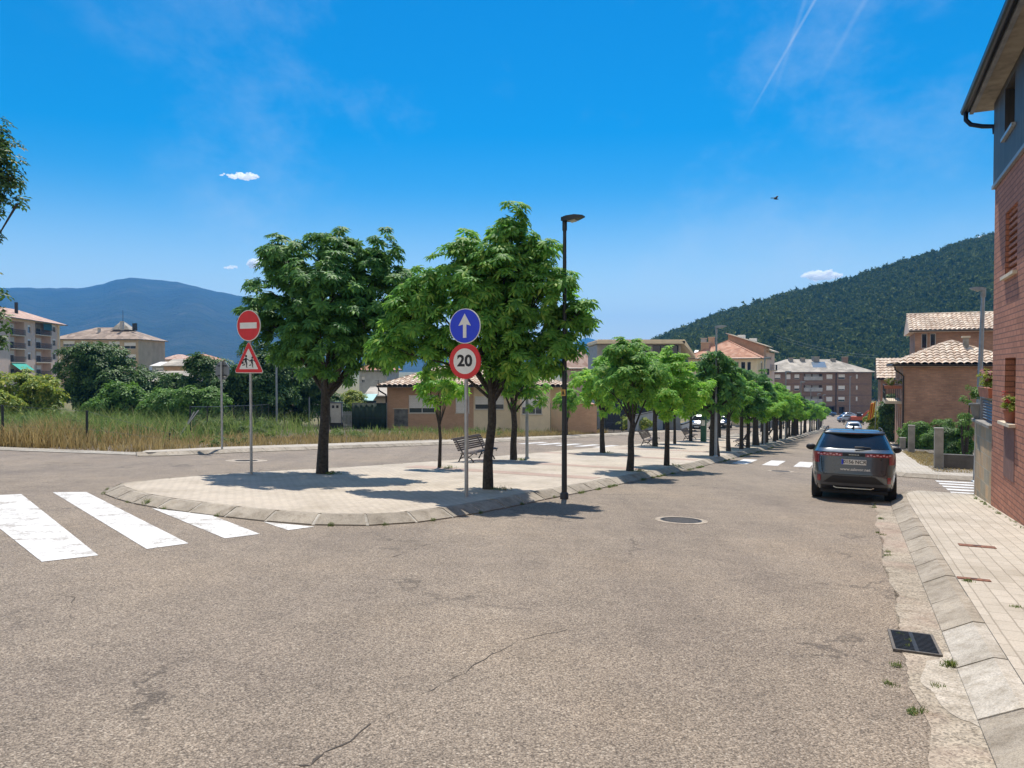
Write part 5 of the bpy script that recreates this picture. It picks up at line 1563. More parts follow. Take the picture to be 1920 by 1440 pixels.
M_DGUT = pm('dark_zinc_gutter', (.012, .016, .03), .35, .5)
M_GREYR = pm('grey_render', (.42, .42, .41), .9, var=.12, scale=1.5)
M_TERRA = pm('terracotta', (.38, .14, .08), .8, var=.15)
M_TARP = pm('green_tarpaulin', (.012, .03, .018), .8, var=.3, scale=1.5)
M_DARKWIN = glassmat('dark_glazing', (.012, .016, .03), .08)
M_CONC = pm('grey_concrete', (.27, .25, .22), .85, var=.2, scale=2.5, bmp=.3)

RZ = lambda a: Matrix.Rotation(a, 4, 'Z')
def side_M(W, D, which):
    """local frame of a facade: its x runs along the wall, -y looks out"""
    if which == 'front': return Matrix.Identity(4)
    if which == 'right': return Matrix.Translation((W, 0, 0)) @ RZ(math.pi / 2)
    if which == 'left': return Matrix.Translation((0, D, 0)) @ RZ(-math.pi / 2)
def facade(mb, W, z0, z1, ops, d=.18):
    xs = sorted({0, W} | {o[0] for o in ops} | {o[0] + o[2] for o in ops}); zs = sorted({z0, z1} | {o[1] for o in ops} | {o[1] + o[3] for o in ops})
    for a, b in zip(xs[:-1], xs[1:]):
        for c, e in zip(zs[:-1], zs[1:]):
            mx, mz = (a + b) / 2, (c + e) / 2
            if any(o[0] < mx < o[0] + o[2] and o[1] < mz < o[1] + o[3] for o in ops): continue
            mb.poly([(a, 0, c), (b, 0, c), (b, 0, e), (a, 0, e)])
    for o in ops:
        x, z, w, h = o[:4]; dd = o[4] if len(o) > 4 else d
        mb.poly([(x, 0, z), (x, 0, z + h), (x, dd, z + h), (x, dd, z)]); mb.poly([(x + w, 0, z), (x + w, dd, z), (x + w, dd, z + h), (x + w, 0, z + h)])
        mb.poly([(x, 0, z), (x, dd, z), (x + w, dd, z), (x + w, 0, z)]); mb.poly([(x, 0, z + h), (x + w, 0, z + h), (x + w, dd, z + h), (x, dd, z + h)])
        if len(o) > 4: mb.poly([(x, dd, z), (x + w, dd, z), (x + w, dd, z + h), (x, dd, z + h)])
def walls(t, name, mat, W, D, z0, z1, front=(), right=(), left=()):
    mb = MB()
    for wh, ops, L in (('front', front, W), ('right', right, D), ('left', left, D)):
        mb.M = side_M(W, D, wh); facade(mb, L, z0, z1, ops)
    mb.M = None
    mb.poly([(0, D, z0), (0, D, z1), (W, D, z1), (W, D, z0)])
    mb.poly([(0, 0, z1), (W, 0, z1), (W, D, z1), (0, D, z1)])
    return mb.build(name, mat, t)
def window(t, M, x, z, w, h, shut=.0, d=.18, glass=None, mull=1, sill=True, shm=None, frm=None):
    mb = MB(); mb.M = M; f = min(.06, w * .12)
    y0, y1 = d - .07, d - .01
    mb.box(x, x + f, y0, y1, z, z + h); mb.box(x + w - f, x + w, y0, y1, z, z + h)
    mb.box(x + f, x + w - f, y0, y1, z, z + f); mb.box(x + f, x + w - f, y0, y1, z + h - f, z + h)
    for k in range(mull): c = x + w * (k + 1) / (mull + 1); mb.box(c - f / 2, c + f / 2, y0, y1, z + f, z + h - f)
    o = mb.build('window', frm or M_FRAME, t)
    mb = MB(); mb.M = M; mb.box(x + .01, x + w - .01, d - .008, d, z + .01, z + h - .01); mb.build('pane', glass or M_GLASS, o)
    if shut > 0:
        mb = MB(); mb.M = M
        n = max(1, int(h * shut / .12)); hh = h * shut / n
        for i in range(n): mb.box(x + .012, x + w - .012, d - .1, d - .075, z + h - (i + 1) * hh + .004, z + h - i * hh)
        mb.build('shutter', shm or M_SHUT, o)
    if sill:
        mb = MB(); mb.M = M; mb.box(x - .05, x + w + .05, -.05, d - .08, z - .05, z - .002); mb.build('sill', M_SOFFIT, o)
    return o
def tiles(mb, A, B, C, D, p=.36, row=.55, amp=.075, step=.06, ns=6):
    A, B, C, D = map(Vector, (A, B, C, D)); e = (B - A).normalized(); n = e.cross(D - A).normalized()
    if n.z < 0: n = -n
    W = (B - A).dot(e); k = int(W / p * ns) + 1; nr = max(2, int((D - A).length / row))
    lines = []
    for r in range(nr):
        for v, st_ in ((r / nr, step), ((r + 1) / nr, 0.0)):
            L, Rr = A + (D - A) * v, B + (C - B) * v
            ul, ur = (L - A).dot(e), (Rr - A).dot(e)
            o = L - e * ul
            ln = []
            for i in range(k + 1):
                u = min(max(i * p / ns, ul), ur); ph = (u / p) % 1.0
                ln.append(o + e * u + n * (amp * (1.3 * abs(math.sin(math.pi * ph)) - .25) + st_))
            lines.append(ln)
    V = [q for l in lines for q in l]; w = k + 1; Fs = []
    for j in range(len(lines) - 1):
        for i in range(k):
            a, b = V[j * w + i], V[j * w + i + 1]; c, d_ = V[(j + 1) * w + i + 1], V[(j + 1) * w + i]
            if (a - b).length < 1e-4 and (c - d_).length < 1e-4: continue
            Fs.append((j * w + i, j * w + i + 1, (j + 1) * w + i + 1, (j + 1) * w + i))
    mb.add(V, Fs)
def hip(t, x0, x1, y0, y1, z, h, mat, ov=.45, ridge_in=None, real=(), eave=M_SOFFIT, p=.36, hips=True, name='roof'):
    """hip roof: solid slopes, with modelled tile courses on the faces named in real"""
    x0 -= ov; x1 += ov; y0 -= ov; y1 += ov
    w, d = x1 - x0, y1 - y0
    if w <= d: r = ridge_in if ridge_in is not None else w / 2; R0, R1 = ((x0 + x1) / 2, y0 + r, z + h), ((x0 + x1) / 2, y1 - r, z + h)
    else: r = ridge_in if ridge_in is not None else d / 2; R0, R1 = (x0 + r, (y0 + y1) / 2, z + h), (x1 - r, (y0 + y1) / 2, z + h)
    a, b, c, e = (x0, y0, z), (x1, y0, z), (x1, y1, z), (x0, y1, z)
    if w <= d: fs = {'front': (a, b, R0, R0), 'right': (b, c, R1, R0), 'back': (c, e, R1, R1), 'left': (e, a, R0, R1)}
    else: fs = {'front': (a, b, R1, R0), 'right': (b, c, R1, R1), 'back': (c, e, R0, R1), 'left': (e, a, R0, R0)}
    mb = MB()
    for k, f in fs.items():
        if k in real: tiles(mb, *f, p=p)
        else: mb.poly(f if f[2] != f[3] else f[:3])
    ro = mb.build(name, mat, t)
    mb = MB(); mb.box(x0 + .02, x1 - .02, y0 + .02, y1 - .02, z - .16, z - .005); mb.build('eaves', eave, ro)
    if hips:
        mb = MB()
        for q, s in ((a, R0), (b, R0 if w <= d else R1), (R0, R1), (c, R1), (e, R1 if w <= d else R0)): mb.tube([q, s], .085, 6)
        mb.build('ridge_tiles', mat, ro)
    mb = MB()
    for q, s in ((a, b), (b, c), (e, a)): 
        off = Vector((0, 0, -.07)); mb.tube([Vector(q) + off, Vector(s) + off], .075, 6)
    mb.build('gutter', M_GUTTER, ro)
    return ro
def chimney(t, x, y, z0, z1, w, mat, cap=True, d=None):
    d = d or w
    o = MB().box(x - w / 2, x + w / 2, y - d / 2, y + d / 2, z0, z1).build('chimney', mat, t)
    if cap: MB().box(x - w / 2 - .08, x + w / 2 + .08, y - d / 2 - .08, y + d / 2 + .08, z1, z1 + .1).build('cap', M_SOFFIT, o)
    return o
def balcony(t, M, x, z, w, out=.9, h=1.0, mat=None, solid=False):
    o = MB(); o.M = M; o.box(x, x + w, -out, 0, z - .18, z); o = o.build('balcony', M_SOFFIT, t)
    mb = MB(); mb.M = M
    if solid: mb.box(x, x + w, -out, -out + .05, z, z + h)
    else:
        for k in (h, h * .55, .1): mb.box(x, x + w, -out, -out + .04, z + k - .04, z + k)
        n = int(w / .14)
        for i in range(n + 1): mb.box(x + i * w / n - .01, x + i * w / n + .01, -out + .01, -out + .03, z, z + h - .04)
        for xe in (x + .01, x + w - .05):
            mb.box(xe, xe + .04, -out + .041, -.002, z + h - .04, z + h)
            for i in range(1, int(out / .12)): mb.box(xe + .01, xe + .03, -i * .12 - .01, -i * .12 + .01, z, z + h - .041)
    mb.build('railing', mat or M_DARKMET, o)
    return o
def flowers(name, label, loc, w, d, h, n, col, seed, cat, leafm=None, rz=YAW, pot=None, fl=.35):
    t = thing(name, label, cat, loc, rz)
    rr = random.Random(seed); z0 = 0
    if pot == 'trough':
        b = MB().loft([[(-w * .42, -d * .4, 0), (w * .42, -d * .4, 0), (w * .42, d * .4, 0), (-w * .42, d * .4, 0)], [(-w * .47, -d * .47, .2), (w * .47, -d * .47, .2), (w * .47, d * .47, .2), (-w * .47, d * .47, .2)]]).build('trough', M_TERRA, t); z0 = .2
    elif pot == 'pot':
        MB().lathe([(.09, 0), (.125, .18), (.14, .18), (.14, .215), (.11, .215)], 16).build('pot', M_TERRA, t, smooth=40); z0 = .2
    elif pot == 'bowl':
        MB().lathe([(.16, 0), (.2, .1), (.24, .3), (.27, .3), (.27, .34), (.22, .34)], 16).build('pot', M_CONC, t, smooth=40); z0 = .33
    cl = [(rr.uniform(-.4, .4) * w, rr.uniform(-.3, .3) * d, z0 + h * rr.uniform(.25, .7), min(w, h) * .3) for _ in range(6)]
    island_leaves('leaves', cl, n, .09, SPRAY, seed, leafm or M_B_YEL, t, shell=.3)
    if col is not None:
        cl2 = [(c[0], c[1], c[2] + h * .18, c[3] * .9) for c in cl]
        island_leaves('blossoms', cl2, int(n * fl), .06, SPRAY, seed + 1, col, t, shell=.4)
    return t
M_PINKF = leafmat('pink_blossom', [(0, (.5, .1, .18)), (.5, (.62, .22, .3)), (1, (.72, .45, .48))], .3, (.7, .3, .35), .6)
M_REDF = leafmat('red_blossom', [(0, (.4, .04, .04)), (1, (.6, .12, .1))], .3, (.6, .1, .1), .6)
M_PALEF = leafmat('pale_blossom', [(0, (.6, .5, .48)), (1, (.75, .65, .6))], .3, (.7, .6, .55), .6)

# ---- right: brick house at the edge of the photo
q = gz(17.3, 2.43); q.z = -.94
t = thing('brick_house', 'tall red brown brick house with dark upper cladding filling the right edge', 'house', q, YAW)
MW = RZ(-math.pi / 2)                      # street wall: x runs towards the viewer
L = 14.
ops = [(1.2, 4.34, 1.12, 1.15), (1.35, 1.74, 1.0, 1.13), (5.6, 4.34, 1.2, 1.15), (5.6, 1.74, 1.2, 1.13)]
mb = MB(); mb.M = MW; facade(mb, L, -1.2, 6.19, ops, .3); mb.M = None
mb.poly([(0, 0, -1.2), (9, 0, -1.2), (9, 0, 6.19), (0, 0, 6.19)]); mb.poly([(0, -L, -1.2), (9, -L, -1.2), (9, -L, 6.19), (0, -L, 6.19)]); mb.poly([(9, 0, -1.2), (9, -L, -1.2), (9, -L, 6.19), (9, 0, 6.19)])
mb.build('wall', M_BRK_A, t)
ops2 = [(1.2, 6.85, .95, .88), (5.6, 6.85, .95, .88)]
mb = MB(); mb.M = Matrix.Translation((-.03, .03, 0)) @ MW; facade(mb, L + .03, 6.26, 7.86, ops2, .22); mb.M = None
mb.poly([(-.03, .03, 6.26), (9, .03, 6.26), (9, .03, 7.86), (-.03, .03, 7.86)])
mb.poly([(-.03, .03, 6.26), (9, .03, 6.26), (9, -L, 6.26), (-.03, -L, 6.26)]); mb.poly([(-.03, -L, 6.26), (9, -L, 6.26), (9, -L, 7.86), (-.03, -L, 7.86)]); mb.poly([(9, .03, 6.26), (9, -L, 6.26), (9, -L, 7.86), (9, .03, 7.86)])
mb.build('cladding', M_CLAD, t)
mb = MB(); mb.box(-.055, 9, -L, .055, 6.19, 6.255); mb.build('drip_ledge', pm('zinc_ledge', (.3, .31, .32), .5, .4), t)
for o in ops[:1] + ops[2:3]:
    w = window(t, MW, *o[:4], d=.3, glass=M_DARKWIN, mull=0, sill=False, frm=M_GUTTER)
    mb = MB(); mb.M = MW
    k = o[1] + .05
    while k < o[1] + o[3] - .04: mb.box(o[0] + .002, o[0] + o[2] - .002, .05, .17, k, k + .055); k += .115
    mb.build('brick_screen', M_BRK_A, w)
    mb = MB(); mb.M = MW; mb.box(o[0] - .05, o[0] + o[2] + .05, -.07, .2, o[1] - .06, o[1] - .002); mb.build('sill', M_SOFFIT, w)
for o in (ops[1], ops[3]):
    w = window(t, MW, *o[:4], d=.3, glass=M_DARKWIN, mull=0, sill=False, frm=M_GUTTER)
    mb = MB(); mb.M = MW; mb.box(o[0] - .06, o[0] + o[2] + .06, -.1, .22, o[1] - .055, o[1] - .002); mb.build('sill', M_SOFFIT, w)
    mb = MB(); mb.M = MW; mb.box(o[0], o[0] + o[2], -.008, .01, .75, o[1] - .06); mb.build('plaster_panel', pm('brown_plaster', (.2, .105, .085), .9, var=.15, scale=5), w)
    mb = MB(); mb.M = MW; mb.box(o[0], o[0] + o[2], -.008, .01, o[1] + o[3] + .02, ops[0][1] - .2 - .9); 
for o in ops2:
    w = window(t, Matrix.Translation((-.03, .03, 0)) @ MW, *o[:4], d=.22, glass=M_DARKWIN, mull=0, sill=False, frm=M_BLACK)
    mb = MB(); mb.M = MW; mb.box(o[0] - .06, o[0] + o[2] + .06, -.09, .1, o[1] - .06, o[1] - .003); mb.build('sill', M_STEEL, w)
# roof with boxed eaves, dark gutter and downpipe
mb = MB()
ex = -.36
mb.loft([[(ex, y, 7.94), (ex, y, 8.1), (4.6, y, 10.4), (9.5, y, 8.1), (9.5, y, 7.94)] for y in (.55, -L)])
ro = mb.build('roof', M_TILE, t)
mb = MB().box(ex + .04, 9, -L, .5, 7.87, 7.935); mb.build('soffit', pm('weathered_soffit', (.3, .26, .2), .85, var=.25, scale=3), ro)
mb = MB().box(ex - .03, ex + .04, -L, .53, 7.85, 8.0); mb.build('fascia', pm('fascia_grey', (.22, .23, .24), .6, var=.25, scale=3), ro)
mb = MB().tube([(ex - .1, .62, 7.95), (ex - .1, -L, 7.95)], .085, 8); mb.build('gutter', M_DGUT, ro, smooth=60)
mb = MB().tube([(ex - .1, .45, 7.9), (ex - .1, .42, 7.72), (ex - .02, .36, 7.6), (-.2, .22, 7.5), (-.02, .1, 7.44), (.0, .1, 7.3)], .045, 10); mb.build('downpipe', M_DGUT, ro, smooth=60)

# ---- slate clad terrace wall and its pots
q = gz(17.3, 2.43); q.z = -.94
t = thing('terrace_wall', 'slate tiled terrace wall with a pale flat top joined to the brick house', 'wall', q, YAW)
MB().box(.015, 7, .004, 2.3, -1.0, 1.49).build('wall', M_SLATE, t)
MB().bev(-.06, 7, .004, 2.42, 1.493, 1.56, .01).build('coping', M_CONC, t)
MB().box(.0, .05, 2.3, 2.33, -1.0, 1.49).build('corner_strip', M_WHITE, t)
T0 = Vector(t.location)
def tw(x, y, z): return T0 + Vector((x * TV[0] + y * SV[0], x * TV[1] + y * SV[1], z))
tt = thing('terrace_railing', 'grey louvred railing with a square post on the terrace wall', 'railing', tw(.09, .1, 1.56), YAW)
MB().box(-.05, .05, 1.75, 1.85, 0, .68).build('post', M_LAMPG, tt)
mb = MB()
for i in range(7): mb.add([(-.015, 0, .05 + i * .06), (.02, 0, .08 + i * .06), (.02, 1.74, .08 + i * .06), (-.015, 1.74, .05 + i * .06), (-.015, 0, .06 + i * .06), (.02, 0, .09 + i * .06), (.02, 1.74, .09 + i * .06), (-.015, 1.74, .06 + i * .06)], [(0, 1, 2, 3), (7, 6, 5, 4), (0, 3, 7, 4), (1, 5, 6, 2)])
mb.box(-.03, .03, 0, 1.74, .48, .52)
mb.build('louvre_panel', M_LAMPG, tt)
flowers('flower_trough', 'terracotta trough of pink geraniums on the terrace railing', tw(.09, .8, 2.085), 1.5, .32, .36, 420, M_PINKF, 71, 'planter', rz=YAW + math.pi / 2, pot='trough', fl=.7)
flowers('plant_pot', 'round concrete bowl with a leafy climber at the end of the terrace wall', tw(.12, 2.15, 1.56), .5, .5, .45, 200, None, 72, 'planter', M_B_MID, pot='bowl')
flowers('plant_pot', 'terracotta pot with yellowing leaves on the brick house window sill', tw(.03, -1.85, 1.745), .7, .3, .3, 190, M_REDF, 73, 'planter', rz=YAW + math.pi / 2, pot='pot', fl=.25)

# ---- garden across the side street
def post_(label, s, t_, h, w=.24):
    q = gz(s, t_); o = thing('gate_post', label, 'post', q, YAW)
    MB().box(-w / 2, w / 2, -w / 2, w / 2, -.3, h).build('shaft', M_CONC, o)
    MB().bev(-w / 2 - .015, w / 2 + .015, -w / 2 - .015, w / 2 + .015, h, h + .05, .01).build('cap', M_CONC, o)
post_('nearer square concrete post standing in dry grass by the side street', 29.8, 2.62, 1.5, .27)
post_('farther square concrete post in front of the ivy', 43.5, 2.6, 1.5, .3)
post_('short concrete stub post beside the far end of the pavement', 48.5, 2.45, .75, .3)
q = gz(30.0, 2.8); t = thing('garden_wall', 'low dark concrete garden wall under the hanging shrubs', 'wall', q, YAW)
MB().box(0, 7, 0, .25, -.4, .62).build('wall', pm('dark_concrete', (.12, .11, .1), .9, var=.25, scale=2), t)
def gshrub(label, px0, px1, pt, pb, D, mat, n, size, seed, **k): return bush('shrub', label, px0, px1, pt, pb, D, mat, n, size, seed, 'shrub', **k)
gshrub('dark shrub hanging over the low garden wall, right of the nearer post', 1758, 1828, 800, 866, 30.5, M_B_DARK, 1900, .2, 81)
gshrub('dark ivy mass between the two square concrete posts', 1700, 1764, 798, 862, 44.5, M_B_DARK, 2000, .3, 82)
gshrub('bright green round shrub behind the nearer concrete post', 1736, 1794, 780, 832, 38, M_B_MID, 1900, .18, 83)
gshrub('pale flowering bush beside the hanging dark shrub', 1796, 1822, 770, 820, 30, M_B_MID, 400, .2, 84, nc=8)
gshrub('clipped green hedge at the foot of the tiled brick house', 1690, 1752, 790, 832, 44, M_B_MID, 1200, .3, 85)
gshrub('thin tall climber reaching up before the dull brick wall', 1800, 1822, 715, 785, 27.5, M_B_MID, 90, .16, 86, nc=9)
gshrub('tall dark hedge against the street side of the tiled house', 1650, 1682, 738, 850, 58, M_B_DARK, 1800, .42, 87, nc=14)
gshrub('white flowering bush at the bend beside the hanging flag', 1628, 1660, 768, 815, 66, M_B_YEL, 1100, .4, 88)
# dull brick house with pale clay tiles
q = gz(53, 2.65)
t = thing('brick_house', 'two storey dull brick house with a pale clay tile hip roof and a flower balcony', 'house', q, YAW)
W, D, H = 5.9, 10., 5.32
fo = [(4.0, 3.75, 1.35, 1.2)]; lo = [(2.0, 3.0, 1.0, 2.0), (4.6, 3.0, 1.0, 2.0), (7.6, 3.3, .8, 1.4), (2.2, .4, .9, 2.1), (4.9, .9, 1.0, 1.3), (7.4, .4, 1.0, 2.1)]
walls(t, 'wall', M_BRK_C, W, D, -.8, H, fo, (), lo)
for o in fo: window(t, side_M(W, D, 'front'), *o, glass=M_DARKWIN, frm=M_BLACK)
for o in lo: window(t, side_M(W, D, 'left'), *o, shut=.2, glass=M_DARKWIN, sill=False, frm=M_GUTTER)
hip(t, 0, W, 0, D, H + .02, 1.5, M_TILE, .55, None, ('front', 'left'), p=.38)
chimney(t, 3.6, 1.9, 5.9, 7.0, .3, M_CONC)
MB().tube([(-.5, -.45, H - .05), (-.45, -.35, H - .35), (-.1, -.1, H - .6), (.03, -.07, H - .75), (.03, -.07, -.3)], .05, 8).build('downpipe', M_GUTTER, t, smooth=50)
ML = side_M(W, D, 'left')
balcony(t, ML, 3.6, 2.95, 5.2, .95)
mb = MB(); mb.box(5.9, 12.5, 3.0, 9, -.8, 4.6); mb.build('annex', M_BRK_C, t)
mb = MB(); tiles(mb, (5.9, 2.6, 4.6), (13, 2.6, 4.6), (13, 6, 6.05), (5.9, 6, 6.05)); mb.poly([(5.9, 9.4, 4.6), (13, 9.4, 4.6), (13, 6, 6.0), (5.9, 6, 6.0)]); mb.build('annex_roof', M_TILE, t)
tl = Vector(t.location)
def h2(x, y, z): return tl + Vector((x * TV[0] + y * SV[0], x * TV[1] + y * SV[1], z))
flowers('flower_box', 'long red balcony flower box with pink and white blossom on the tiled house', h2(-.5, 1.12, 3.75), 1.15, .34, .5, 420, M_PALEF, 74, 'planter', rz=YAW, pot='trough', fl=.6)
# upper house behind
q = gz(74, 4.6); q.z = G(q.x, q.y)
t = thing('brick_house', 'taller brick house behind with a single wide tiled roof slope', 'house', q, YAW)
H = 4.95 - q.z
walls(t, 'wall', M_BRK_C, 13, 7, -1, H, [(.5, H - 1.5, .45, 1.3), (1.15, H - 1.5, .45, 1.3)])
for x in (.5, 1.15): window(t, Matrix.Identity(4), x, H - 1.5, .45, 1.3, sill=False, mull=0, glass=M_DARKWIN)
mb = MB(); tiles(mb, (-.5, -.6, H + .05), (13.5, -.6, H + .05), (13.5, 3.5, H + 1.65), (-.5, 3.5, H + 1.65))
mb.poly([(-.5, 7.5, H), (13.5, 7.5, H), (13.5, 3.5, H + 1.6), (-.5, 3.5, H + 1.6)]); ro = mb.build('roof', M_TILE, t)
MB().loft([[(x, -.62, H - .12), (x, -.62, H + .03), (x, 3.5, H + 1.62), (x, 7.5, H + .0), (x, 7.5, H - .12)] for x in (-.48, 13.5)]).build('eaves', M_PINKR, ro)
MB().tube([(-.5, 3.5, H + 1.7), (13.5, 3.5, H + 1.7)], .1, 6).build('ridge_tiles', M_TILE, ro)
MB().tube([(-.5, -.68, H), (13.5, -.68, H)], .07, 6).build('gutter', M_GUTTER, ro)
# third tiled house down the street
q = gz(80, 2.1)
t = thing('brick_house', 'narrow tiled gable house half hidden behind the tiled house down the street', 'house', q, YAW)
H = .72 - q.z
walls(t, 'wall', M_BRK_C, 7, 9, -1, H, (), (), [(2, .4, 1, 2.1), (5, .8, 1, 1.3), (2, H - 1.9, 1, 1.3), (5, H - 1.9, 1, 1.3)])
for o in [(2, .4, 1, 2.1), (5, .8, 1, 1.3), (2, H - 1.9, 1, 1.3), (5, H - 1.9, 1, 1.3)]: window(t, side_M(7, 9, 'left'), *o, sill=False)
mb = MB(); tiles(mb, (-.35, -.5, H + .03), (7.4, -.5, H + .03), (7.4, 3.6, H + 2.0), (-.35, 3.6, H + 2.0), amp=.05); mb.poly([(-.35, 9.5, H), (7.4, 9.5, H), (7.4, 3.6, H + 1.97), (-.35, 3.6, H + 1.97)]); ro = mb.build('roof', M_TILE, t)
MB().loft([[(x, -.5, H - .1), (x, -.5, H + .01), (x, 3.6, H + 1.96), (x, 9.4, H + .0), (x, 9.4, H - .1)] for x in (-.33, 7.4)]).build('eaves', M_GUTTER, ro)
# flag
def flagmat():
    m, nt, b = newmat('striped_flag')
    uv = nn(nt, 'ShaderNodeTexCoord').outputs['UV']
    s = nn(nt, 'ShaderNodeSeparateXYZ', {0: uv})
    k = nn(nt, 'ShaderNodeMath', {0: s.outputs[0], 1: 4.5}, operation='MULTIPLY').outputs[0]
    fr = nn(nt, 'ShaderNodeMath', {0: k}, operation='FRACT').outputs[0]
    c = ramp(nt, fr, [(0, (.75, .45, .02)), (.5, (.75, .45, .02)), (.505, (.5, .03, .02)), (1, (.5, .03, .02))])
    nt.links.new(c, b.inputs['Base Color']); b.inputs['Roughness'].default_value = .7
    return m
b = at(1636, 792, 60); b.z = G(b.x, b.y)
t = thing('flag', 'yellow and red striped flag hanging limp from a slanting pole', 'flag', b)
MB().tube([(.15, 0, 0), (.3, 0, 3.4)], .025, 6).build('pole', M_LAMPG, t)
V, Fs = [], []
for i in range(15):
    for j in range(9):
        u = i / 14; v = j / 8; V.append((.28 - .5 * u - (1 - v) * .22 + .03 * math.sin(v * 3), .1 * math.sin(u * 9 + v), 3.3 - (1 - v) * 1.35 - u * .25))
for i in range(14):
    for j in range(8): Fs.append((i * 9 + j, (i + 1) * 9 + j, (i + 1) * 9 + j + 1, i * 9 + j + 1))
cl = npmesh('cloth', V, Fs, flagmat(), t)
uvl = cl.data.uv_layers.new(name='UVMap')
for l in cl.data.loops: uvl.data[l.index].uv = ((l.vertex_index // 9) / 14, (l.vertex_index % 9) / 8)
md = cl.modifiers.new('thickness', 'SOLIDIFY'); md.thickness = .006

# ---- left: brick and cream bungalow
b = at(726, 800, 60); b.z = G(b.x, b.y) - .1
t = thing('bungalow', 'low brick and cream bungalow with white shutters across the left road', 'house', b)
z_ = lambda py, D=60: at(0, py, D).z - b.z
x_ = lambda px, D=60: (px - 960) / F * D - b.x
H = z_(722.5); W1, W2 = x_(888), x_(1055)
w1 = (x_(766), z_(775), x_(816) - x_(766), z_(741) - z_(775)); w2 = (x_(854), z_(775), x_(880) - x_(854), z_(741) - z_(775)); w3 = (x_(890), z_(768), x_(945) - x_(890), z_(743) - z_(768))
mb = MB(); facade(mb, W1, -.8, H, [w1, w2]); mb.M = side_M(W1, 9, 'left'); facade(mb, 9, -.8, H, []); mb.M = None
mb.build('brick_wall', M_BRK_B, t)
mb = MB(); mb.M = Matrix.Translation((W1, 0, 0)); facade(mb, W2 - W1, -.8, H, [(w3[0] - W1,) + w3[1:]]); mb.M = None
mb.poly([(W2, 0, -.8), (W2, 9, -.8), (W2, 9, H), (W2, 0, H)])
mb.build('cream_wall', M_CREAM, t)
I4 = Matrix.Identity(4)
window(t, I4, *w1, shut=.72); window(t, I4, *w2, shut=.97, mull=0); window(t, I4, *w3, shut=.62)
bx0, bx1 = x_(975), x_(1031)
b4 = (x_(978) - bx0, z_(776), x_(1016) - x_(978), z_(743) - z_(776))
mb = MB(); mb.M = Matrix.Translation((bx0, -.9, 0)); facade(mb, bx1 - bx0, -.8, H - .02, [b4]); mb.M = None
for x in (bx0, bx1): mb.poly([(x, -.9, -.8), (x, 0, -.8), (x, 0, H - .02), (x, -.9, H - .02)])
mb.build('bay', M_CREAM, t)
window(t, Matrix.Translation((bx0, -.9, 0)), *b4, shut=.6, mull=2)
MB().box(x_(739), x_(766) - .05, -.03, .02, z_(799), z_(767)).build('meter_panel', pm('meter_panel', (.16, .16, .15), .6, .3, var=.4, scale=2), t)
MB().box(x_(736), x_(767), -.05, .0, z_(767) + .005, z_(767) + .06).build('panel_lintel', M_SOFFIT, t)
n = 16; MB().prism([(x_(850) + .1 * math.cos(6.283 * i / n), z_(733) + .1 * math.sin(6.283 * i / n)) for i in range(n)], -.03, .01).build('vent', M_BLACK, t)
hip(t, 0, W2, -.9, 9, H + .02, 1.75, M_TILE, .55, None, ('front', 'left'), p=.4)
MB().tube([(-.5, -1.3, H - .1), (-.45, -1.0, H - .4), (-.08, -.1, H - .75), (-.06, -.06, H - .9), (-.06, -.06, -.5)], .06, 8).build('downpipe', M_GUTTER, t, smooth=50)
MB().box(W2 - 1.0, W2 - .95, -.02, .0, .1, 2.2).build('door', M_GUTTER, t)
b2 = at(1055, 812, 58.5); b2.z = G(b2.x, b2.y) - .1
t = thing('garden_wall', 'brick garden wall at the right end of the bungalow', 'wall', b2)
w = (1119 - 1055) / F * 58.5; h = at(0, 759, 58.5).z - b2.z
MB().box(0, w, 0, .3, -.5, h).build('wall', M_BRK_B, t); MB().box(-.04, w + .04, -.04, .34, h, h + .06).build('coping', M_TERRA, t)
MB().box(w - .3, w, .31, 7, -.5, h).build('side_wall', M_BRK_B, t)
# tarpaulin fence, gate, shed
b = at(660, 800, 59); b.z = G(b.x, b.y) - .1
t = thing('tarpaulin_fence', 'dark green tarpaulin fence between the picket gate and the bungalow', 'fence', b)
w = (725 - 660) / F * 59; h = at(0, 756, 59).z - b.z
V, Fs = [], []
for i in range(25):
    x = w * i / 24; y = .05 * math.sin(i * 1.7) + .03 * math.sin(i * 3.1)
    V += [(x, y, -.2), (x, y * .4, h)]
for i in range(24): Fs.append((2 * i, 2 * i + 2, 2 * i + 3, 2 * i + 1))
o = npmesh('tarpaulin', V, Fs, M_TARP, t); o.modifiers.new('thickness', 'SOLIDIFY').thickness = .01
for z in (h, h * .45): MB().tube([(0, -.07, z), (w, -.07, z)], .02, 6).build('rail', M_FPOST, t)
for i in range(4): MB().tube([(w * i / 3, .1, -.3), (w * i / 3, .1, h + .02)], .035, 6).build('post', M_LAMPG, t)
b = at(641, 800, 60); b.z = G(b.x, b.y) - .05
t = thing('picket_gate', 'pale grey picket gate beside the meter cabinet', 'gate', b)
w = 20 / F * 60; h = at(0, 771, 60).z - b.z
mb = MB()
for i in range(9): mb.box(w * i / 8 - .03, w * i / 8 + .03, -.02, .02, .05, h - .05 * (i % 2))
mb.build('pickets', M_STEEL, t)
mb = MB()
for z in (.25, h * .8): mb.box(0, w, .021, .06, z, z + .06)
mb.build('rail', M_STEEL, t)
b = at(672, 800, 66); b.z = G(b.x, b.y)
t = thing('garden_shed', 'small shed with a pale turquoise sloping roof behind the tarpaulin fence', 'shed', b)
w = 26 / F * 66; h = at(0, 752, 66).z - b.z
MB().box(0, w, 0, 2, -.3, h - .02).build('wall', M_TARP, t)
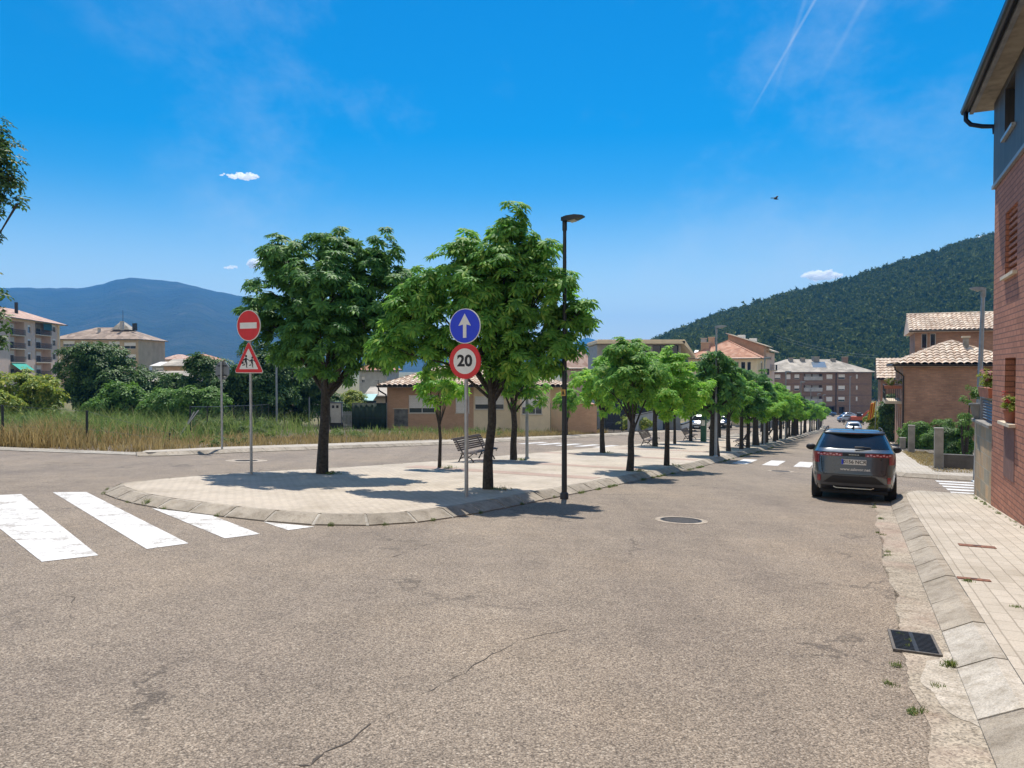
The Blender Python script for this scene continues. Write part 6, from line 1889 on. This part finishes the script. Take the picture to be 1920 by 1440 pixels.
MB().loft([[(-.1, -.15, h), (w + .1, -.15, h), (w + .1, -.15, h + .06), (-.1, -.15, h + .06)], [(-.1, 2.1, h + .5), (w + .1, 2.1, h + .5), (w + .1, 2.1, h + .56), (-.1, 2.1, h + .56)]]).build('roof', pm('turquoise_sheet', (.35, .56, .53), .5, var=.1), t)

def simple_house(label, px0, px1, pe, pb, D, depth, wall, roof, rise, rz=0.0, wins=(), nm='house', ov=.35, shut=.5, rw=(), kind='hip', cat='house'):
    b = at(px0, pb, D); b.z = min(b.z, G(b.x, b.y))
    t = thing(nm, label, cat, b, rz)
    W = (px1 - px0) / F * D / max(.3, math.cos(rz)); H = at(0, pe, D).z - b.z
    fx = lambda px: (px - px0) / F * D / math.cos(rz); fz = lambda py: at(0, py, D).z - b.z
    ops = [(fx(a), fz(d), fx(c) - fx(a), fz(b_) - fz(d)) for a, b_, c, d in wins]
    walls(t, 'wall', wall, W, depth, -1.5, H, ops, rw)
    for o in ops: window(t, I4, *o, shut=shut, sill=False)
    for o in rw: window(t, side_M(W, depth, 'right'), *o, shut=shut, sill=False)
    if kind == 'hip': hip(t, 0, W, 0, depth, H + .02, rise, roof, ov, hips=False)
    else:
        MB().loft([[(-ov, -ov, H), (-ov, -ov, H + .12), (-ov, depth / 2, H + rise), (-ov, depth + ov, H + .12), (-ov, depth + ov, H)], [(W + ov, -ov, H), (W + ov, -ov, H + .12), (W + ov, depth / 2, H + rise), (W + ov, depth + ov, H + .12), (W + ov, depth + ov, H)]]).build('roof', roof, t)
    return t, fx, fz, W, H
# white rendered house seen under the chestnut crown
t, fx, fz, W, H = simple_house('pale grey rendered house with a blank gable, seen between the two big chestnuts', 674, 726, 694, 780, 86, 9, M_GREYR, M_TILE_O, 1.2, wins=[(678, 706, 684, 718)])
t, fx, fz, W, H = simple_house('low pale corrugated roof in front of the grey rendered house', 690, 735, 744, 790, 72, 6, M_BEIGE, M_TILE_G, .9, kind='gable', nm='outbuilding', cat='outbuilding')
MB().tube([(1.0, 0, H), (1.0, 0, H + 1.6)], .03, 5).build('aerial_mast', M_DARKMET, t); MB().tube([(.7, 0, H + 1.55), (1.3, 0, H + 1.55)], .02, 5).build('aerial_bar', M_DARKMET, t)
simple_house('pale house with a flat pinkish roof, seen under the left chestnut crown', 520, 590, 682, 780, 110, 9, M_PINKR, M_TILE_P, .8, wins=[(536, 690, 544, 700), (560, 690, 568, 700)])
# ---- far left: two apartment blocks
o0 = Vector((-86.0, 118.0)); dv = Vector((-.2, .98)).normalized()
zb = -7.5
t = thing('apartment_block', 'pinkish apartment block with stacked balconies and green awnings at the left edge', 'building', (o0.x, o0.y, zb), math.atan2(dv.y, dv.x))
def axp(px):
    u = (px - 960) / F; return (o0.x - u * o0.y) / (u * dv.y - dv.x)
def az(py, px):
    x = axp(px); Y = o0.y + dv.y * x; return at(0, py, Y).z - zb
WA = axp(109); HA = az(604, 80)
ops, wi, bal = [], [], []
for i, py in enumerate((617, 642.5, 668, 694)):
    for a, c in ((20, 47), (67, 96)):
        zf = az(py + 11, (a + c) / 2); zt = zf + 2.45
        ops.append((axp(a), zf, axp(c) - axp(a), zt - zf, 1.5)); bal.append((axp(a), zf, axp(c) - axp(a), i, a))
    zf = az(py + 7, 56); wi.append((axp(53), zf, axp(59.5) - axp(53), 1.45))
    zf = az(py + 6, 102); wi.append((axp(99.5), zf, axp(106) - axp(99.5), 1.45))
mb = MB(); facade(mb, WA, -1.5, HA, ops + wi); mb.M = side_M(WA, 12, 'right'); facade(mb, 12, -1.5, HA, []); mb.M = None
mb.build('wall', M_PINKR, t)
for o in wi: window(t, I4, *o, sill=False, mull=0, shut=.25)
for x, z, w, i, a in bal:
    ob = MB(); ob.box(x, x + w, -.25, 1.49, z - .16, z - .002); ob = ob.build('balcony', M_SOFFIT, t)
    mb = MB()
    for k in (.95, .5): mb.box(x, x + w, -.24, -.2, z + k, z + k + .05)
    n = int(w / .22)
    for j in range(n + 1): mb.box(x + j * w / n - .015, x + j * w / n + .015, -.235, -.205, z, z + .95)
    mb.build('railing', M_DARKMET, ob)
    window(t, Matrix.Translation((0, 1.3, 0)), x + w * .12, z + .05, w * .25, 2.05, sill=False, mull=0); window(t, Matrix.Translation((0, 1.3, 0)), x + w * .55, z + .05, w * .3, 2.05, sill=False, mull=0, shut=.4)
    if (a == 67 and i == 0):
        MB().loft([[(x + w * .45, -.3, z + 1.0), (x + w, -.3, z + 1.0), (x + w, -.27, z + 1.0), (x + w * .45, -.27, z + 1.0)], [(x + w * .45, -.2, z + 2.4), (x + w, -.2, z + 2.4), (x + w, -.17, z + 2.4), (x + w * .45, -.17, z + 2.4)]]).build('awning', pm('teal_awning', (.01, .1, .12), .7), ob)
    if (a == 20 and i == 3):
        MB().loft([[(x, -1.6, z + 1.1), (x + w, -1.6, z + 1.1), (x + w, -1.57, z + 1.1), (x, -1.57, z + 1.1)], [(x, -.1, z + 2.3), (x + w, -.1, z + 2.3), (x + w, -.07, z + 2.3), (x, -.07, z + 2.3)]]).build('awning', pm('turquoise_awning', (.02, .36, .27), .7), ob)
mb = MB(); mb.box(WA - .02, WA + .5, -.25, 11.9, -1.5, HA - .05); mb.build('end_pier', M_CREAM, t)
for i, py in enumerate((617, 642.5, 668, 694)):
    z = az(py + 11, 108); ob = MB().box(WA + .5, WA + 2.2, .4, 5, z - .16, z).build('end_balcony', M_SOFFIT, t)
    MB().box(WA + .5, WA + 2.2, .4, .45, z, z + .95).build('railing', M_DARKMET, ob)
    if i == 0: MB().box(WA + .55, WA + 2.15, .32, .36, z + 1.0, z + 2.4).build('awning', pm('teal_awning', (.01, .1, .12)), ob)
hip(t, 0, WA + 2.2, -.3, 12, HA + .02, 2.6, M_TILE_P, .6, hips=False)
chimney(t, axp(60), 2.5, HA + .6, HA + 3.4, .45, M_BLACK, False); chimney(t, axp(26), 5.2, HA + 1.5, HA + 3.6, 2.4, M_BRK_C, False)
t, fx, fz, W, H = simple_house('beige apartment block with a grey hip roof behind the big round tree', 100, 261, 636, 780, 170, 13, M_TANR, M_TILE_B, 3.0, wins=[(120, 639, 142, 650), (120, 661, 134, 672), (153, 640, 166, 650), (234, 642, 256, 654), (238, 664, 256, 675), (234, 688, 256, 698), (176, 640, 190, 650), (205, 640, 226, 652)], nm='apartment_block', cat='building', shut=.55,
    rw=[(1.2, 9.6, 1.3, 1.4), (1.2, 6.7, 1.3, 1.4), (1.2, 3.8, 1.3, 1.4), (5, 9.6, 2, 1.8), (5, 6.7, 2, 1.8)], ov=.6)
chimney(t, fx(172), 3.5, H + .9, H + 2.6, .5, M_GREYR); chimney(t, fx(214), 4, H + 2.2, H + 4.2, .6, M_GREYR); chimney(t, fx(234), 5, H + 2.2, H + 3.9, .8, M_BLACK, False)
MB().loft([[(fx(192), 4, H + 2.4), (fx(228), 4, H + 2.4), (fx(226), 8, H + 2.4), (fx(194), 8, H + 2.4)], [(fx(203), 5.5, H + 4.2), (fx(210), 5.5, H + 4.2), (fx(210), 6.5, H + 4.2), (fx(203), 6.5, H + 4.2)]]).build('roof_lantern', M_TILE_G, t)
MB().tube([(fx(207), 6, H + 4), (fx(207), 6, H + 7)], .05, 5).build('aerial', M_DARKMET, t)
simple_house('low beige house with a tan porch roof right of the beige block', 276, 305, 706, 750, 120, 7, M_BEIGE, M_TILE_G, .9, wins=[(281, 708, 287, 716), (291, 707, 297, 718)])
t, fx, fz, W, H = simple_house('white fronted house with a pale sloping awning roof by the beige block', 286, 318, 687, 750, 140, 8, M_GREYR, M_WHITE, .9, wins=[(292, 690, 306, 697)], kind='gable')
simple_house('small brown brick workshop with a grey gable roof', 308, 350, 687, 750, 118, 8, M_BRK_B, M_TILE_G, 1.2, kind='gable', wins=())
simple_house('long grey sheet roofed shed just above the green shrubs', 268, 345, 717, 760, 85, 9, M_GREYR, M_TILE_G, 1.3, kind='gable', nm='shed', cat='shed')
simple_house('distant house with an orange roof over the wide dark tree', 340, 392, 675, 720, 180, 10, M_CREAM, M_TILE_O, 1.5)
simple_house('distant house with a dark chimney and pink roof', 302, 345, 674, 720, 210, 10, M_PINKR, M_TILE_P, 1.5)

# ---- centre: modern house, cream house, far flats
b = at(1119, 800, 85); b.z = G(b.x, b.y)
t = thing('modern_house', 'modern house with a flat overhanging roof and dark glazing above the young trees', 'house', b)
fx = lambda px: (px - 1119) / F * 85; fz = lambda py: at(0, py, 85).z - b.z
Wm = fx(1276)
mb = MB(); facade(mb, Wm, -1, fz(646), [(fx(1223), fz(674), fx(1272) - fx(1223), fz(647) - fz(674)), (fx(1150), fz(675), fx(1168) - fx(1150), fz(657) - fz(675)), (fx(1178), fz(664), fx(1215) - fx(1178), fz(655) - fz(664))], .4); mb.M = side_M(Wm, 10, 'left'); facade(mb, 10, -1, fz(646), []); mb.M = side_M(Wm, 10, 'right'); facade(mb, 10, -1, fz(646), [])
mb.build('wall', M_GREYR, t)
for a, c, d_, e in ((1223, 647, 1272, 674), (1150, 657, 1168, 675), (1178, 655, 1215, 664)): window(t, I4, fx(a), fz(e), fx(d_) - fx(a), fz(c) - fz(e), d=.4, glass=M_DARKWIN, frm=M_BLACK, sill=False, mull=2)
mb = MB(); mb.box(-.2, Wm + .1, -1.6, 10.5, fz(645), fz(640)); mb.box(-.05, Wm - .0, -1.5, 10.4, fz(640), fz(637.5))
mb.build('roof', M_CREAM, t)
MB().loft([[(x, -1.6, fz(638)), (x + 1.2, -1.6, fz(668)), (x + 1.2, -1.6, fz(672)), (x - .3, -1.6, fz(641))] if y < 0 else [(x, 9, fz(638)), (x + 1.2, 9, fz(668)), (x + 1.2, 9, fz(672)), (x - .3, 9, fz(641))] for x, y in ((Wm + .1, -1), (Wm + .1, 1))]).build('sloping_fin', M_CREAM, t)
MB().box(fx(1130), fx(1245), -2.6, -.01, -1, fz(745)).build('garage', pm('dark_garage', (.03, .032, .045), .6), t)
simple_house('house with a tan tiled roof between the pointed chestnut and the young trees', 1060, 1122, 690, 790, 100, 10, M_PINKR, M_TILE_P, 2.6, wins=[(1075, 700, 1085, 712)])
q = gz(75, -19.2); t = thing('garden_wall', 'pale grey garden wall beside the white van', 'wall', q, YAW)
MB().box(-.25, 0, -7, 6, -.6, 1.9).build('wall', M_GREYR, t); MB().box(-.3, .05, -7, 6, 1.9, 1.97).build('coping', M_DARKMET, t)
q = gz(108, -19.0); t = thing('garden_wall', 'long whitish wall behind the tree trunks along the left road', 'wall', q, YAW)
MB().box(-.25, 0, -18, 22, -.6, 1.7).build('wall', M_WHITE, t); MB().box(-.3, .05, -18, 22, 1.7, 1.85).build('coping', M_DARKMET, t)
fence('mesh fence with pale posts in front of the modern house', [tuple(gz(s, -20.0).xy) for s in (58, 60.5, 63, 65.5, 68)], [1.9] * 5)
bush('bush', 'dry green bush behind the mesh fence of the modern house', 1145, 1232, 782, 806, 74, M_B_YEL, 500, .35, 91, nc=8)
bush('garden_tree', 'dark garden tree in front of the cream house, behind the green rows', 1288, 1372, 672, 800, 105, M_B_DARK, 1800, .7, 92, 'tree', 12, .2)
b = at(1290, 800, 122); b.z = G(b.x, b.y)
t = thing('apartment_house', 'cream house with an orange tiled hip roof and brick roof blocks beyond the tree rows', 'building', b, YAW)
We = (1416 - 1290) / F * 122 * .98; De = 13.
H = at(0, 671.5, 120).z - b.z
s3 = We / (1416 - 1290)
fo = [((a - 1290) * s3, H - 2.5, w * s3, 1.9) for a, w in ((1374, 9), (1387, 8), (1398, 7))] + [((a - 1290) * s3, H - 5.4, w * s3, 1.9) for a, w in ((1374, 9), (1387, 8), (1398, 7))]
ro_ = [(1.2, H - 2.5, .5, 1.9), (2.2, H - 2.5, .5, 1.9), (3.2, H - 2.5, .5, 1.9), (5.2, H - 2.6, 2.4, 2.2), (9.2, H - 2.5, .9, 1.9), (1.2, H - 5.6, 1, 2.2), (5.2, H - 5.6, 2.4, 2.2), (9.2, H - 5.6, 1, 2.2)]
walls(t, 'wall', M_CREAM, We, De, -1, H, fo, ro_)
for o in fo: window(t, I4, *o, glass=M_DARKWIN, mull=0, sill=False)
for o in ro_: window(t, side_M(We, De, 'right'), *o, glass=M_DARKWIN, mull=0, sill=False, shut=.15)
hip(t, 0, We, 0, De, H + .02, 3.0, M_TILE_O, .7, hips=True)
chimney(t, (1316 - 1290) * s3, 3.0, H + .9, H + 2.6, 1.3, M_BRK_B); chimney(t, (1324 - 1290) * s3, 4.6, H + 1.8, H + 3.5, .9, M_BRK_B); chimney(t, (1306 - 1290) * s3, 6, H + 2.4, H + 3.4, .8, M_GREYR)
for x in (1297, 1338): MB().add([((x - 1290) * s3, 1.6, H + .72 + .25), ((x + 7 - 1290) * s3, 1.6, H + .72 + .25), ((x + 7 - 1290) * s3, 2.5, H + 1.1 + .28), ((x - 1290) * s3, 2.5, H + 1.1 + .28), ((x - 1290) * s3, 1.6, H + .8), ((x + 7 - 1290) * s3, 1.6, H + .8), ((x + 7 - 1290) * s3, 2.5, H + 1.2), ((x - 1290) * s3, 2.5, H + 1.2)], [(0, 1, 2, 3), (0, 1, 5, 4), (1, 2, 6, 5), (2, 3, 7, 6), (3, 0, 4, 7)]).build('skylight', M_SHUT, t)
mb = MB(); mb.loft([[(We * .45, y, H + .3), (We * 1.0, y, H + .3), (We * 1.0, y, H + 2.1), (We * .45, y, H + 4.2)] for y in (De - 3.5, De + 5)]); mb.build('roof_block', M_BRK_B, t)
mb = MB(); mb.loft([[(We * .42, y, H + 4.3), (We * 1.05, y, H + 2.0), (We * 1.05, y, H + 2.15), (We * .42, y, H + 4.45)] for y in (De - 4, De + 5.5)]); mb.build('block_roof', M_SOFFIT, t)
for x in (.62, .8): MB().box(We * x - .6, We * x + .6, De - 1, De, H + 4.2 - (x - .45) * 3.4, H + 4.75 - (x - .45) * 3.4).build('water_heater', M_SHUT, t)
mb = MB(); mb.box(We - 2.2, We + .02, De + .01, De + 14, -1, H + 1.2); mb.build('rear_wing', M_PINKR, t)
mb = MB(); mb.loft([[(We - 3, y, H + 2.6), (We + .8, y, H + 1.25), (We + .8, y, H + 1.45), (We - 3, y, H + 2.8)] for y in (De + .3, De + 14.5)]); mb.build('rear_roof', M_SOFFIT, t)
balcony(t, side_M(We, De, 'right'), De + 6, H - 2.0, 3.0, 1.0)
balcony(t, side_M(We, De, 'right'), 4.6, H - 2.7, 3.6, 1.0)

b = at(1440, 785, 190); b.z = G(b.x, b.y)
t = thing('apartment_block', 'far brown brick flats with a pale grey roof closing the end of the street', 'building', b)
fx = lambda px: (px - 1440) / F * 190; fz = lambda py: at(0, py, 190).z - b.z
H = fz(697.5); W = fx(1634)
ops, bl = [], []
for py in (702, 723, 744):
    for a, c in ((1472, 1482), (1489, 1498.5), (1549, 1560.5), (1571.5, 1584)): ops.append((fx(a), fz(py + 9), fx(c) - fx(a), fz(py) - fz(py + 9)))
    ops.append((fx(1604.5), fz(py + 8), fx(1608) - fx(1604.5), fz(py) - fz(py + 8))); ops.append((fx(1452), fz(py + 9), fx(1463) - fx(1452), fz(py) - fz(py + 9)))
    bl.append((fx(1506.5), fz(py + 11), fx(1541) - fx(1506.5), fz(py - 1) - fz(py + 11), 1.2))
gar = [(fx(1545), -.2, fx(1566) - fx(1545), fz(762) + .2, 1.0), (fx(1573), -.2, fx(1584) - fx(1573), fz(763) + .2, 1.0), (fx(1500), -.2, fx(1535) - fx(1500), fz(762) + .2, 1.0)]
mb = MB(); facade(mb, W, -1, H, ops + bl + gar); mb.M = side_M(W, 14, 'right'); facade(mb, 14, -1, H, [(3, H - 2.6, 1.2, 1.5), (3, H - 5.5, 1.2, 1.5), (3, H - 8.4, 1.2, 1.5)]); mb.M = None
mb.build('wall', M_BRK_F, t)
for i, o in enumerate(ops): window(t, I4, *o, sill=False, shut=(.95, .75, .9, .6)[i % 4], mull=0)
for o in bl:
    x, z, w, h, d_ = o
    ob = MB().box(x, x + w, -.3, -.005, z, z + .95).build('balcony', M_GREYR, t)
    window(t, Matrix.Translation((0, 1.0, 0)), x + .8, z + .1, 1.5, 1.5, sill=False, shut=.5, mull=0); window(t, Matrix.Translation((0, 1.0, 0)), x + 2.7, z + .1, 1.6, 1.5, sill=False, shut=.8, mull=0)
for o in gar: MB().box(o[0] + .02, o[0] + o[2] - .02, .9, .98, -.2, o[1] + o[3] - .02).build('garage_door', M_GUTTER, t)
for z in (fz(720), fz(741), fz(761)): MB().box(-.02, W + .02, -.06, -.004, z - .12, z + .12).build('string_course', pm('string_course', (.18, .12, .1), .8), t)
for px in (1567, ): MB().tube([(fx(px), -.12, 0), (fx(px), -.12, H)], .1, 6).build('downpipe', M_GUTTER, t)
hip(t, 0, W, 0, 14, H + .02, 3.3, M_TILE_G, .9, 8.0, hips=False)
for px, h in ((1546, 3.9), (1457, 3.3), (1498, 3.6), (1521, 3.6), (1580, 3.4)): chimney(t, fx(px), 6, H + 1.5, H + h, 1.0 if px != 1546 else 1.5, M_CONC)
chimney(t, fx(1606), 7, H + .8, H + 3.9, 1.2, M_BRK_F)
MB().add([(fx(1529), 1.8, H + 1.15), (fx(1555), 1.8, H + 1.15), (fx(1561), 5.0, H + 2.65), (fx(1535), 5.0, H + 2.65), (fx(1529), 1.8, H + 1.0), (fx(1555), 1.8, H + 1.0), (fx(1561), 5.0, H + 2.5), (fx(1535), 5.0, H + 2.5)], [(0, 1, 2, 3), (0, 1, 5, 4), (1, 2, 6, 5), (2, 3, 7, 6), (3, 0, 4, 7)]).build('solar_panel', pm('solar_panel', (.2, .25, .3), .25, .3, var=.03), t)
# power line on the hill foot
t = thing('power_line', 'thin pale power line sagging in front of the pine hill', 'power line', at(1455, 640, 290))
p0 = Vector(t.location)
for k in (0, 1):
    P = []
    for i in range(13):
        f = i / 12; p = at(1455 + 190 * f, 628 + k * 5 + 38 * (1 - (1 - f) ** 1.7), 290 - 20 * f); P.append(p - p0)
    MB().tube(P, .035, 4).build('cable', M_STEEL, t)
